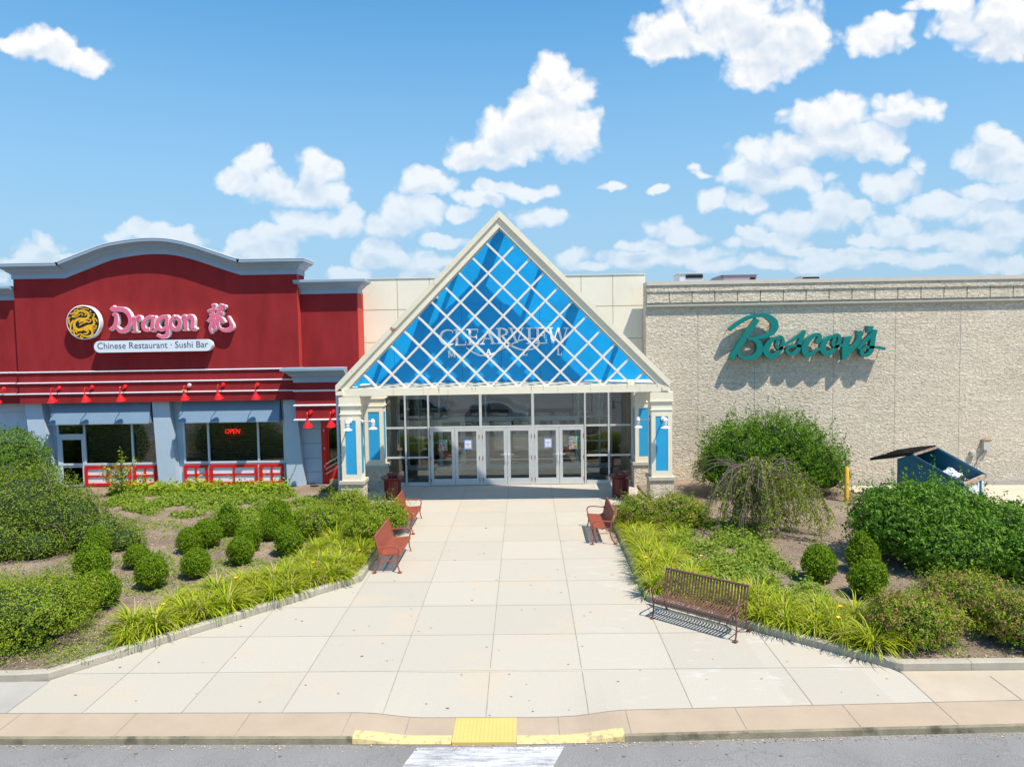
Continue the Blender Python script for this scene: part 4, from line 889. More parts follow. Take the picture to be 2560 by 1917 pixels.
# round emblem
ec = pw(209, 806, YM-0.25); er = 43.0*(YM-0.25)/F
em = thing('round_emblem_sign', 'round black sign with a golden coiled dragon, leftmost of the wall signs', 'sign', (ec[0], YM, ec[2]))
Mx = Matrix.Rotation(rad(90), 3, 'X')
b = MB(); b.lathe([(0, 0.06), (er, 0.06), (er, 0.27), (er-0.035, 0.285), (er-0.035, 0.262), (0, 0.262)], (ec[0], YM, ec[2]), 64, Mx); b.build('drum', WHT, em, smooth=True)
b = MB(); b.lathe([(0, 0.264), (er-0.036, 0.264), (er-0.036, 0.266), (0, 0.2665)], (ec[0], YM, ec[2]), 64, Mx); b.build('disc', NAVY, em)
DG = [[(840,400,60),(960,470,80),(1000,590,100),(950,690,110),(820,710,100),(640,710,110),(520,780,120),(455,900,120),(490,1050,140),(620,1125,135),(800,1080,140),(950,990,110),(1060,980,100),(1180,1080,50)],
 [(1050,960,80),(1180,930,100),(1210,820,85),(1160,690,75),(1200,600,55),(1215,535,45),(1160,535,35)],[(1180,700,50),(1260,705,55),(1340,820,40)],
 [(300,530,40),(400,505,70),(540,480,80),(640,420,80),(760,380,70),(850,405,70)],[(450,450,45),(500,390,55),(620,380,50)],[(370,600,50),(480,580,55),(620,500,45)],[(375,640,40),(500,640,45),(620,585,42),(700,520,38),(775,545,34),(745,605,34)],[(700,420,45),(850,470,45),(910,545,50),(840,590,35)],[(560,320,40),(680,285,45),(850,320,38),(1005,350,50)],[(1000,475,35),(1085,450,38),(1060,400,34)],[(1030,550,34),(1120,528,34)],[(1030,605,34),(1110,590,28)],
 [(230,690,55),(320,650,45)],[(250,700,50),(270,850,65),(330,960,75),(320,1100,65),(370,1180,65),(445,1140,45),(405,1100,34)],[(330,950,60),(400,800,75),(440,755,30)],
 [(640,830,90),(760,780,95),(900,800,70),(1020,835,50),(1090,780,45),(1060,725,38),(1000,745,34)],[(900,830,55),(760,890,50),(660,950,70)],
 [(820,1110,130),(950,1075,150),(1060,1080,120),(1150,1200,85),(1110,1330,95),(960,1370,80),(800,1340,55),(700,1270,45),(580,1330,65),(480,1320,65),(455,1210,55),(530,1185,48),(570,1250,42)],[(740,1330,40),(695,1390,45),(760,1430,48),(800,1395,38)],[(900,1150,80),(1000,1190,65),(930,1265,65),(820,1270,65)],[(1130,1090,34),(1300,1085,34)],[(1130,1130,34),(1250,1165,34)],[(1150,1020,34),(1280,1035,38),(1290,965,34),(1230,965,28)]]
b = MB(); DGm = traced(DG, 155, 750, 120/1807, YM-0.27)
for i, st in enumerate(DGm): ribbon(b, [(x, z, w*0.82) for x, z, w in st], YM-0.272-0.0007*i, YM-0.266, 6)
b.build('dragon_figure', GOLD, em)
# board with the small line of text
bc0, bc1 = pw(241, 867.5, YM-0.14), pw(534, 862, YM-0.14)
bx0, bx1 = bc0[0], bc1[0]; bz = (bc0[2]+bc1[2])/2; bh = 14.6*(YM-0.14)/F
bo = thing('restaurant_board_sign', 'pale rounded board reading Chinese Restaurant and Sushi Bar', 'sign', ((bx0+bx1)/2, YM, bz))
outl = [(bx1-bh+bh*math.cos(t), bz+bh*math.sin(t)) for t in np.linspace(-math.pi/2, math.pi/2, 14)]+[(bx0+bh+bh*math.cos(t), bz+bh*math.sin(t)) for t in np.linspace(math.pi/2, 1.5*math.pi, 14)]
b = MB(); b.prism(outl, YM-0.30, YM-0.06); b.build('board', BOARD, bo)
vs, fs = text_mesh('Chinese Restaurant · Sushi Bar', 1.0, 0.0)
mnx, mxx = min(v.x for v in vs), max(v.x for v in vs); k = (bx1-bx0-bh*1.25)/(mxx-mnx)
b = MB(); b.add([(bx0+bh*0.62+(v.x-mnx)*k, YM-0.305, bz-0.085+v.y*k*1.02) for v in vs], fs); b.build('lettering', INK, bo)
# OPEN sign in the window
oc = pw(582, 1078, YF+0.1)
op = thing('open_sign', 'small red neon OPEN sign inside the second restaurant window', 'sign', oc)
vs, fs = text_mesh('OPEN', 0.27, 0.008, shear=0.25, space=1.0)
mnx, mxx = min(v.x for v in vs), max(v.x for v in vs)
b = MB(); b.add([(oc[0]-(mxx-mnx)*0.44+(v.x-mnx)*0.88, oc[1]+v.z, oc[2]-0.085+v.y) for v in vs], fs); b.build('letters', NEON, op)

# ------------------------------------------------------------------ red gooseneck wall lamps
def make_lamp():
    t = thing('wall_lamp', 'x', 'wall lamp', (0, 0, 0), 'red gooseneck lamps on the restaurant front')
    b = MB(); b.lathe([(0, 0.0), (0.085, 0.0), (0.085, 0.03), (0.06, 0.065), (0, 0.075)], (0, 0, 0), 16, Mx); b.build('backplate', REDL, t, smooth=True)
    b = MB(); b.tube(spline([(0, -0.06, 0), (0, -0.16, -0.07), (0, -0.28, -0.05), (0, -0.38, 0.02), (0, -0.46, 0.0), (0, -0.49, -0.1), (0, -0.49, -0.24)], 5), 0.017, 8); b.build('arm', REDL, t, smooth=True)
    R_ = Matrix.Rotation(rad(14), 3, 'X')
    b = MB(); b.lathe([(0, 0.06), (0.035, 0.06), (0.05, 0.03), (0.05, -0.04), (0.07, -0.07), (0.185, -0.24), (0.19, -0.26), (0.175, -0.25), (0.06, -0.08), (0, -0.07)], (0, -0.49, -0.27), 20, R_); sh_ = b.build('shade', REDL, t, smooth=True)
    b = MB(); b.lathe([(0, -0.14), (0.04, -0.15), (0.045, -0.19), (0.0, -0.225)], (0, -0.49, -0.27), 10, R_); b.build('bulb', WHT, sh_, smooth=True)
    return t
lamp = make_lamp(); used = False
def place_lamp(px, py, Y, label, rz=0.0):
    global used
    p = pw(px, py, Y)
    o = lamp if not used else copy_tree(lamp); used = True
    o.location = p; o['label'] = label; o.rotation_euler = (0, 0, rad(rz)); return o
for i, (px, py, lb, rz) in enumerate(((10, 972, 'red gooseneck lamp cut by the left edge above the round green shrubs', 0), (149, 969.5, 'red gooseneck lamp above the left end of the first awning, over the side door', -4), (231, 967.5, 'red gooseneck lamp above the middle of the first awning', -2),
    (313.5, 966, 'red gooseneck lamp above the right end of the first awning', 6), (474, 963, 'red gooseneck lamp with a yellow ring and bare grey plate, left over the OPEN window', 0), (558.5, 961, 'red gooseneck lamp above the middle of the second awning', -3), (644, 961, 'red gooseneck lamp above the right end of the second awning, shade facing front', 10))):
    o = place_lamp(px, py, YM-0.002, lb, rz)
    if 'yellow ring' in lb:
        for ch in o.children:
            if ch.name.startswith('backplate'): ch.data = ch.data.copy(); ch.data.materials[0] = ALU; ch['label'] = 'bare grey backplate'
        b = MB(); b.lathe([(0.02, 0.012), (0.10, 0.008), (0.10, -0.008), (0.02, -0.012)], (0, -0.49, -0.16), 20); c = b.build('ring', YEL); c.parent = o; c['label'] = 'yellow ring round the lamp neck'
place_lamp(777, 1030, YLW-0.002, 'red gooseneck lamp above the pale siding left of the red door', 0)
place_lamp(834, 1028.5, YLW-0.002, 'red gooseneck lamp above the red door next to the downspout', 0)

# ================================================================== mall entrance building
YS, YC = 28.05, 29.20
cx0, cx1 = X_(905, 780, YC), X_(1613.5, 780, YC)
czt = (Z_(920, 696, YC)+Z_(1600, 688, YC))/2
ml = thing('mall_building', 'cream panelled mall building behind the gabled entrance', 'building', (-0.8, YC, 0))
STX = [958, 1013.5, 1071.5, 1202, 1332.5, 1463, 1522, 1580]
sx = [X_(p, 1080, YS) for p in STX]
zt_ = 4.35; ztr2 = Z_(1270, 1066, YS); zmid = Z_(1270, 1140.5, YS); zbot = 0.10
b = MB(); b.box(cx0, cx1, YC, YC+0.4, 4.0, czt); b.build('wall', CREAM, ml)
b = MB(); b.box(cx0-0.02, cx1, YC-0.03, YC+0.43, czt, czt+0.03); b.build('wall_cap', CREAM2, ml)
b = MB()
for px in (860, 995, 1073.5): pass
for px, yy in ((993.5, 740), (1073, 705), (1452.5, 705), (1532, 740)): x = X_(px, yy, YC); b.box(x-0.012, x+0.012, YC-0.003, YC+0.01, 4.2, czt-0.002)
for px, yy in ((880, 776), (880, 857)): z = Z_(px, yy, YC); b.box(cx0+0.01, cx1-0.01, YC-0.0035, YC+0.01, z-0.013, z+0.013)
b.build('panel_joints', mat('ochre_joint', (0.42, 0.33, 0.18), 0.9), ml)
b = MB(); b.box(cx0, sx[0]-0.01, YS-0.05, YC+0.39, 0, 4.0); b.box(sx[-1]+0.01, cx1, YS-0.05, YC+0.39, 0, 4.0); b.build('flank_wall', STONE, ml)
b = MB(); b.box(sx[0]-0.02, sx[-1]+0.02, YS-0.1, YC-0.001, zt_, zt_+0.2); b.build('canopy_slab', CREAM2, ml)
# storefront frame
fm = MB(); w_ = 0.065
for i, x in enumerate(sx):
    ww = 0.105 if i in (3, 4) else w_
    fm.box(x-ww/2, x+ww/2, YS-0.012, YS+0.11, 0.0, zt_)
for i in range(7):
    l, r = sx[i]+0.052, sx[i+1]-0.052
    fm.box(l, r, YS-0.008, YS+0.10, ztr2-0.035, ztr2+0.035); fm.box(l, r, YS-0.005, YS+0.1, zt_-0.08, zt_)
    if i in (0, 1, 5, 6): fm.box(l, r, YS-0.008, YS+0.10, zmid-0.035, zmid+0.035); fm.box(l, r, YS-0.008, YS+0.10, 0.0, 0.14)
sf = fm.build('storefront_frame', ALU, ml)
for i in range(7):
    l, r = sx[i]+0.03, sx[i+1]-0.03
    b = MB(); b.box(l, r, YS+0.045, YS+0.055, ztr2+0.03, zt_-0.05); b.build('pane', GLASS, sf)
    if i in (0, 1, 5, 6):
        b = MB(); b.box(l, r, YS+0.045, YS+0.055, zmid+0.03, ztr2-0.03); b.build('pane', GLASS, sf)
        b = MB(); b.box(l, r, YS+0.045, YS+0.055, 0.12, zmid-0.03); b.build('pane', GLASS, sf)
# doors
leafs = []
for i in (2, 3, 4):
    l, r = sx[i]+0.052, sx[i+1]-0.052; m_ = (l+r)/2
    leafs += [(l+0.004, m_-0.006, 1), (m_+0.006, r-0.004, -1)]
for l, r, sgn in leafs:
    zt = ztr2-0.045; b = MB(); st = 0.125
    b.box(l, l+st, YS-0.02, YS+0.035, 0.015, zt); b.box(r-st, r, YS-0.02, YS+0.035, 0.015, zt)
    b.box(l+st, r-st, YS-0.018, YS+0.033, 0.015, 0.27); b.box(l+st, r-st, YS-0.018, YS+0.033, zt-0.12, zt)
    d = b.build('door', ALU, ml)
    b = MB(); b.box(l+st, r-st, YS+0.005, YS+0.012, 0.27, zt-0.12); b.build('pane', GLASS, d)
    b = MB(); b.box(l+st, r-st, YS+0.03, YS+0.05, 1.0, 1.04); b.build('push_bar', ALU, d)
    hx = r-0.05 if sgn > 0 else l+0.05
    b = MB(); b.tube([(hx, YS-0.02, 0.95), (hx, YS-0.075, 0.97), (hx, YS-0.075, 1.23), (hx, YS-0.02, 1.25)], 0.012, 8)
    b.tube([(hx-sgn*0.0, YS-0.07, 1.23), (hx-sgn*0.2, YS-0.07, 1.23)], 0.008, 6); b.build('pull_handle', WHT, d, smooth=True)
    gx_ = l+0.012 if sgn > 0 else r-0.012
    for z in (0.22, 1.1, 1.95): b = MB(); b.box(gx_-0.014, gx_+0.014, YS-0.034, YS-0.02, z-0.075, z+0.075); b.build('hinge', RUST, d)
# vestibule and second row of doors
YI = 31.6
b = MB(); b.box(sx[0]-0.3, sx[-1]+0.3, YS+0.12, YI+7, -0.3, -0.004); b.build('interior_floor', mat('brown_tile_floor', (0.36, 0.30, 0.22), 0.45, var=0.15, vscale=2), ml)
b = MB(); b.box(sx[1], sx[-2], YS+0.2, YI-1.9, -0.003, 0.012); b.build('entry_mat', mat('dark_entry_mat', (0.02, 0.03, 0.04), 0.95), ml)
fm = MB()
six = [sx[0]+0.4]+[x*1.0 for x in sx[1:-1]]+[sx[-1]-0.4]
for i, x in enumerate(six): fm.box(x-0.04, x+0.04, YI, YI+0.08, 0, 4.0)
for i in range(7):
    l, r = six[i]+0.04, six[i+1]-0.04
    fm.box(l, r, YI+0.002, YI+0.08, 2.28, 2.36); fm.box(l, r, YI+0.002, YI+0.08, 0, 0.22)
    if i in (0, 1, 5, 6): fm.box(l, r, YI+0.002, YI+0.08, 1.2, 1.26)
    if i in (2, 3, 4):
        m_ = (l+r)/2; fm.box(m_-0.11, m_+0.11, YI+0.004, YI+0.07, 0.22, 2.28); fm.box(l, l+0.1, YI+0.004, YI+0.07, 0.22, 2.28); fm.box(r-0.1, r, YI+0.004, YI+0.07, 0.22, 2.28)
        fm.box(l+0.1, m_-0.11, YI+0.004, YI+0.07, 2.16, 2.28); fm.box(m_+0.11, r-0.1, YI+0.004, YI+0.07, 2.16, 2.28)
inn = fm.build('inner_storefront', ALUI, ml)
b = MB(); b.box(six[0], six[-1], YI+0.03, YI+0.036, 0.2, 4.0); b.build('pane', GLASSI, inn)
b = MB(); b.box(sx[0]-0.32, sx[0]-0.02, YS+0.12, YI+7, 0, 4.6); b.box(sx[-1]+0.02, sx[-1]+0.32, YS+0.12, YI+7, 0, 4.6); b.build('vestibule_wall', STONE2, ml)
b = MB(); b.box(sx[0]-0.32, sx[-1]+0.32, YI+7, YI+7.3, 0, 4.6); b.build('back_wall', mat('dim_back_wall', (0.22, 0.19, 0.14), 0.9), ml)
b = MB(); b.box(sx[0]-0.32, sx[-1]+0.32, YC+0.41, YI+7.3, 4.36, 4.6); b.build('ceiling', WHT, ml)
b = MB(); b.box(cx0, cx1, YC+0.41, 60, 4.62, czt-0.3); b.build('body', CREAM, ml)
# posters on the doors
POST = bpy.data.materials.new('colourful_printed_poster'); POST.use_nodes = True; t_ = POST.node_tree
co_ = N(t_, 'ShaderNodeTexCoord'); vo_ = setin(N(t_, 'ShaderNodeTexVoronoi', distance='CHEBYCHEV'), {'Scale': 17.0}); t_.links.new(co_.outputs['Object'], vo_.inputs['Vector'])
hs_ = setin(N(t_, 'ShaderNodeHueSaturation'), {'Saturation': 1.05, 'Value': 0.62}); t_.links.new(vo_.outputs['Color'], hs_.inputs['Color']); t_.links.new(hs_.outputs[0], t_.nodes['Principled BSDF'].inputs['Base Color'])
PAPER = mat('white_paper', (0.80, 0.81, 0.86), 0.7); PBLUE = mat('blue_paper_border', (0.20, 0.34, 0.72), 0.7); PRED = mat('red_print', (0.55, 0.1, 0.1), 0.7)
def poster(px0, py0, px1, py1, label, kind):
    xa_, xb_, za, zb = X_(px0, py0, YS), X_(px1, py0, YS), Z_(px0, py1, YS), Z_(px0, py0, YS)
    y = YS-0.004
    t = thing('poster', label, 'poster', ((xa_+xb_)/2, y, (za+zb)/2), 'printed posters taped to the entrance doors')
    if kind == 0:
        b = MB(); b.box(xa_, xb_, y, y+0.006, za, zb); b.build('sheet', POST, t)
    else:
        b = MB(); b.box(xa_, xb_, y, y+0.006, za, zb); b.build('border', PBLUE, t)
        b = MB(); b.box(xa_+0.045, xb_-0.045, y-0.002, y, za+0.045, zb-0.045); b.build('sheet', PAPER, t)
        b = MB(); xm = (xa_+xb_)/2; wd = (xb_-xa_)/2
        for k_, (f_, w2_) in enumerate(((0.68, .35), (0.56, .62), (0.52, .5), (0.42, .3), (0.3, .5), (0.22, .4))):
            z = za+(zb-za)*f_; b.box(xm-wd*w2_, xm+wd*w2_, y-0.0035, y-0.002, z, z+(0.014 if k_ in (1, 3) else 0.007))
        b.build('print', PRED, t)
poster(1098, 1099, 1118, 1127, 'colourful mosaic poster on the leftmost entrance door', 0)
poster(1160, 1099, 1180, 1123, 'white notice with blue border on the second entrance door from the left', 1)
poster(1360, 1095, 1380, 1119.5, 'white notice with blue border on the fifth entrance door from the left', 1)
poster(1423, 1090, 1443, 1122, 'colourful mosaic poster on the rightmost entrance door', 0)

# ================================================================== gabled portico
YP, YB = 24.30, 25.30
pc = X_(1253, 700, YP); apz = Z_(1253, 527, YP); tipz = (Z_(840, 962, YP)+Z_(1674, 952, YP))/2; hw = (X_(1674, 955, YP)-X_(840, 962, YP))/2; pc = (X_(1674, 955, YP)+X_(840, 962, YP))/2
bt = Z_(1253, 966, YP); bb = Z_(1253, 984.5, YP); sl_ = (apz-tipz)/hw; vt = 0.555
po = thing('entrance_portico', 'cream gabled entrance portico with white lattice over blue panels', 'portico', (pc, YP, zg(YP)))
# raking boards
def rake(sgn, y0, y1, o0, o1, m, name, ext=0.0):
    # band between vertical offsets o0 and o1 below the outer line
    def P_(t, o): return (pc+sgn*t, apz-sl_*t-o)
    b = MB(); e = hw+ext
    b.prism([P_(0, o0), P_(e, o0), (pc+sgn*e, apz-sl_*e-o1), P_(0, o1)], y0, y1); return b.build(name, m, po)
for sgn in (-1, 1):
    rake(sgn, YP-0.10, YP+0.24, 0.0, 0.235, RUSTC if sgn < 0 else CREAM2, 'rake_cap')
    # lower board is cut at the beam
    tb = (apz-vt-bt)/sl_; te = (apz-0.235-bt)/sl_
    b = MB(); b.prism([(pc, apz-0.237), (pc+sgn*te, bt+0.001), (pc+sgn*tb, bt+0.001), (pc, apz-vt)], YP-0.03, YP+0.20); b.build('rake_board', CREAM2, po)
    b = MB(); b.prism([(pc, apz-vt-0.001), (pc+sgn*(tb-0.0), bt+0.002), (pc+sgn*(tb-0.055), bt+0.002), (pc, apz-vt-0.055)], YP+0.0, YP+0.18); b.build('inner_trim', STONE2, po)
    b = MB(); b.box(*sorted((pc+sgn*(hw-0.26), pc+sgn*(hw+0.0))), YP-0.09, YP+0.23, tipz-0.34, tipz-0.20); b.build('eave_block', CREAM2, po)
# beam
bx_0, bx_1 = X_(855, 980, YP), X_(1669, 968, YP)
b = MB(); b.box(bx_0, bx_1, YP-0.05, YP+0.30, bb, bt); 
beam = b.build('beam', CREAM2, po)
b = MB()
for px, w1_, hh_ in ((1097, .05, .2), (1180, .03, .15), (1189, .02, .16), (1240, .02, .1), (1328, .035, .19), (1335, .015, .08), (1358, .02, .17), (1568, .03, .12), (1576, .02, .08), (1590, .02, .08), (1643, .03, .12), (1619, .015, .07), (1075, .02, .05), (1460, .02, .05)):
    x = X_(px, 970, YP-0.05); b.prism([(x-w1_/2, bt-0.012), (x+w1_/2, bt-0.012), (x+w1_*0.15, bt-hh_), (x-w1_*0.2, bt-hh_*0.9)], YP-0.0525, YP-0.049)
b.build('rust_streaks', mat('rust_stain', (0.56, 0.29, 0.08), 0.8, var=0.2, vscale=12), po)
b = MB()
for px in (983, 1058, 1120, 1395, 1476, 1530, 1600): x = X_(px, 975, YP-0.05); b.box(x-0.006, x+0.006, YP-0.053, YP-0.049, bb+0.01, bt-0.01)
b.build('beam_joints', STONE2, po)
# sill rising to the blue wall
b = MB(); zb_ = bt+0.115; b.hexa([(bx_0+0.3, YP+0.22, bt-0.05), (bx_1-0.3, YP+0.22, bt-0.05), (bx_1-0.3, YB+0.05, bt-0.05), (bx_0+0.3, YB+0.05, bt-0.05), (bx_0+0.45, YP+0.22, bt+0.005), (bx_1-0.45, YP+0.22, bt+0.005), (bx_1-0.45, YB+0.05, zb_), (bx_0+0.45, YB+0.05, zb_)]); b.build('sill', CREAM2, po)
# lattice
feet = [944.5, 1014.5, 1083.5, 1155, 1226, 1296.5, 1366.5, 1437.8, 1508.8, 1579]
fx = [X_(p, 964, YP) for p in feet]; dxf = (fx[-1]-fx[0])/9; fx = [fx[0]+dxf*i for i in range(10)]
b = MB(); wv_ = 0.066; zin = apz-vt-0.03
for x in fx:
    for sgn in (-1, 1):     # climbs towards sgn until it meets that rake
        # bar: z = bt + |x'-x|*1.0 ; rake: z = zin - sl*|x'-pc|
        s_b = (1.0)
        # solve bt + s = zin - sl_*sgn*(x+sgn*s-pc)
        s = (zin-bt-sl_*sgn*(x-pc))/(1+sl_)
        if s <= 0.15: continue
        x2, z2 = x+sgn*s, bt+s; y0 = YP+0.02+(0.004 if sgn > 0 else 0)
        n_ = wv_*0.7071
        b.prism([(x-n_/1.0, bt-0.02), (x+n_/1.0, bt-0.02), (x2+n_, z2), (x2-n_, z2)], y0, y0+0.12)
# bars that start on the left and right rakes above the feet on the other diagonal
for k in range(1, 12):
    for sgn in (-1, 1):
        x = (fx[0]-dxf*k) if sgn > 0 else (fx[-1]+dxf*k)      # virtual foot outside the triangle
        s = (zin-bt-sl_*sgn*(x-pc))/(1+sl_)
        s0 = (zin-bt-sl_*abs(x-pc))/(1-sl_) if abs(1-sl_) > 1e-3 else None
        # parallel family: they run beside the other rake, skip
b.build('lattice', LATT, po)
# blue wall behind
b = MB(); e = 0.12
b.prism([(pc, apz-0.28), (pc+hw-0.1, tipz-0.22), (pc+hw-0.45, bt+0.0), (pc-hw+0.45, bt+0.0), (pc-hw+0.1, tipz-0.22)], YB, YB+0.12); bw_ = b.build('blue_wall', BLUE, po)
b = MB(); xq0, xq1 = X_(1060, 850, YB), X_(1459, 850, YB); zq = Z_(1253, 761, YB); b.box(xq0, xq1, YB-0.03, YB-0.001, zb_+0.01, zq); b.build('centre_panel', BLUE, po)
b = MB(); b.box(xq0, xq1, YB-0.035, YB-0.0305, Z_(1253, 803, YB), Z_(1253, 803, YB)+0.012); b.build('panel_seam', BLUEP, po)
b = MB()
for px in (900, 985, 1155, 1253, 1350, 1530, 1610):
    x = X_(px, 850, YB); zt2 = apz-sl_*abs(x-pc)-0.45; yy = YB-0.0345 if xq0 < x < xq1 else YB-0.004
    if yy < YB-0.01: zt2 = min(zt2, zq-0.01)
    b.box(x-0.006, x+0.006, yy, YB+0.01, zb_+0.02, zt2)
b.build('panel_seams', mat('dark_blue_seam', (0.0, 0.14, 0.36), 0.6), po)
# purlins joining the two frames
for px, py, w1_ in ((1253, 568, 0.34), (1137, 693, 0.10), (1074, 757, 0.34), (955, 880, 0.10), (1357, 680, 0.10), (1447, 772, 0.34), (1556, 880, 0.10)):
    x = X_(px, py, YP); zo_ = apz-sl_*abs(x-pc); z = min(Z_(px, py, YP)+0.14, apz-sl_*abs(x-pc)-0.27)
    b = MB(); b.box(x-w1_/2, x+w1_/2, YP+0.205, YB, zo_-0.39, zo_-0.21); b.build('purlin', CREAM2, po)
# columns
CS = thing
def column(px0, px1, yf, side, lab):
    xa_, xb_ = X_(px0, 1110, yf), X_(px1, 1110, yf); w_c = xb_-xa_; yb = yf+0.62; zb0 = 0.97; zc = 3.0
    g0 = zg(yf)
    b = MB(); b.box(xa_+0.02, xb_-0.02, yf, yb, zb0, bb-0.001)
    c = b.build('column', CREAM2, po, label=lab)
    b = MB(); b.box(xa_-0.04, xb_+0.04, yf-0.05, yb+0.05, bb-0.30, bb-0.03); b.box(xa_+0.0, xb_-0.0, yf-0.02, yb+0.02, bb-0.60, bb-0.34); b.box(xa_-0.06, xb_+0.06, yf-0.07, yb+0.07, bb-0.34, bb-0.30); b.box(xa_-0.03, xb_+0.03, yf-0.05, yb+0.05, bb-0.64, bb-0.60); b.build('capital', CREAM2, c)
    pw_ = 0.13; b = MB(); b.box(xa_+0.02+pw_, xb_-0.02-pw_, yf-0.012, yf-0.001, zb0+0.22, bb-0.86); b.build('panel', BLUEP, c)
    b = MB()   # raised frame round the panel
    b.box(xa_, xa_+pw_+0.01, yf-0.03, yf-0.001, zb0, bb-0.65); b.box(xb_-pw_-0.01, xb_, yf-0.03, yf-0.001, zb0, bb-0.65)
    b.box(xa_+pw_+0.01, xb_-pw_-0.01, yf-0.03, yf-0.001, zb0, zb0+0.20); b.box(xa_+pw_+0.01, xb_-pw_-0.01, yf-0.03, yf-0.001, bb-0.84, bb-0.65); b.build('trim', CREAM2, c)
    for xs_, d in ((xa_, -1), (xb_, 1)):
        b = MB(); l_, r_2 = sorted((xs_-d*0.019, xs_-d*0.008)); b.box(l_, r_2, yf+0.13, yb-0.13, zb0+0.22, bb-0.86); b.build('panel', BLUEP, c)
        l_, r_2 = sorted((xs_-d*0.018, xs_+d*0.0)); b = MB(); b.box(l_, r_2, yf+0.001, yf+0.12, zb0, bb-0.65); b.box(l_, r_2, yb-0.12, yb-0.001, zb0, bb-0.65); b.build('trim', CREAM2, c)
    b = MB(); b.box(xa_-0.10, xb_+0.10, yf-0.10, yb+0.10, zb0-0.11, zb0-0.001); b.build('ledge', STONE2, c)
    b = MB(); b.box(xa_-0.05, xb_+0.05, yf-0.05, yb+0.05, g0-0.1, zb0-0.111); b.build('pedestal', STONE, c)
    return xa_, xb_
cl = column(853.5, 901, YP-0.02, 1, 'front column beside the downspout')
cr = column(1628.5, 1680, YP-0.02, -1, 'front column beside the rough stone wall')
rl = column(913, 959, 27.35, 1, 'rear column left of the glazed entrance')
rr = column(1588, 1632, 27.35, -1, 'rear column right of the glazed entrance')
for xa_, xb_ in (cl, cr):
    b = MB(); b.box(xa_+0.12, xb_-0.12, YP+0.301, 28.0, bb+0.02, bb+0.26); b.build('side_beam', CREAM2, po)
# lettering on the blue wall
def t7(s): return [[(x, y, w) for x, y, w in st] for st in s]
L7 = [[(632,400,14),(625,340,22),(560,315,32),(450,312,38),(330,370,62),(262,500,72),(270,620,72),(350,720,56),(470,775,38),(580,760,30),(650,725,16)],
 [(765,310,66),(765,750,66)],[(670,310,22),(860,303,22)],[(720,764,24),(1032,762,28)],[(1032,770,18),(1040,650,12)],
 [(1165,290,66),(1165,742,66)],[(1070,295,24),(1402,284,28)],[(1397,280,18),(1400,380,12)],[(1185,520,24),(1362,516,24)],[(1366,440,14),(1370,580,14)],[(1090,748,24),(1422,738,28)],[(1422,745,18),(1432,600,12)],
 [(1702,330,28),(1550,722,28)],[(1716,318,60),(1882,712,66)],[(1620,572,22),(1812,570,22)],[(1480,737,18),(1622,733,18)],[(1800,727,18),(1962,722,18)],
 [(2065,262,66),(2065,712,66)],[(1975,262,22),(2090,258,22)],[(1990,722,18),(2150,716,18)],
 [(520,950,18),(517,1130,18)],[(522,945,32),(602,1122,26)],[(690,950,18),(604,1120,18)],[(690,955,32),(696,1126,32)],[(500,1137,12),(545,1135,12)],[(668,1130,12),(718,1128,12)],
 [(1732,890,16),(1680,1055,16)],[(1730,885,30),(1803,1060,30)],[(1702,1003,14),(1782,1000,14)]]
L8 = [[(-30,252,22),(90,262,34),(190,310,60),(212,370,62),(170,440,48),(40,488,26)],
 [(60,480,50),(200,640,58),(330,770,54),(480,850,48),(680,912,38),(850,915,32),(1030,875,34),(1150,800,46),(1205,700,46),(1140,605,36),(980,565,26),(850,575,26),(620,625,30),(400,720,30),(200,820,28),(0,920,26),(-150,1000,28),(-300,1062,30),(-440,1088,34),(-640,1075,34),(-800,1000,30),(-940,920,24),(-1030,850,10)],
 [(330,258,60),(512,695,54)],[(682,268,26),(530,692,26)],[(270,252,20),(442,250,20)],[(580,250,20),(732,248,20)],
 [(900,258,66),(900,712,66)],[(800,250,20),(992,248,20)],[(810,720,20),(992,716,20)],
 [(1160,258,66),(1160,706,66)],[(1060,250,24),(1392,243,28)],[(1387,240,18),(1390,345,12)],[(1180,482,24),(1352,478,24)],[(1356,400,14),(1359,560,14)],[(1080,714,22),(1412,706,26)],[(1412,712,18),(1420,600,12)],
 [(1540,262,60),(1616,700,54)],[(1782,245,28),(1628,700,26)],[(1790,250,60),(1912,692,54)],[(2052,262,26),(1928,690,26)],[(1480,252,20),(1622,250,20)],[(1960,250,20),(2102,247,20)],
 [(730,900,30),(735,1072,30)],[(715,1078,14),(832,1072,18)],[(830,1080,12),(836,1020,8)],
 [(1785,878,30),(1790,1062,30)],[(1760,878,12),(1812,878,12)],[(1765,1068,14),(1882,1063,18)],[(1880,1070,12),(1888,1010,8)]]
YL = YB-0.06
sg = thing('mall_lettering', 'white serif CLEARVIEW MALL letters with a swoosh behind the lattice', 'sign lettering', (pc, YL, 6.2))
b = MB(); ALLS = traced(L7, 1080, 800, 180/2212, YL)+traced(L8, 1250, 800, 180/2212, YL)
for i, st in enumerate(ALLS): ribbon(b, st, YL-0.012-0.0007*i, YL+0.02, 5, 0.014)
b.build('letters', LETW, sg)
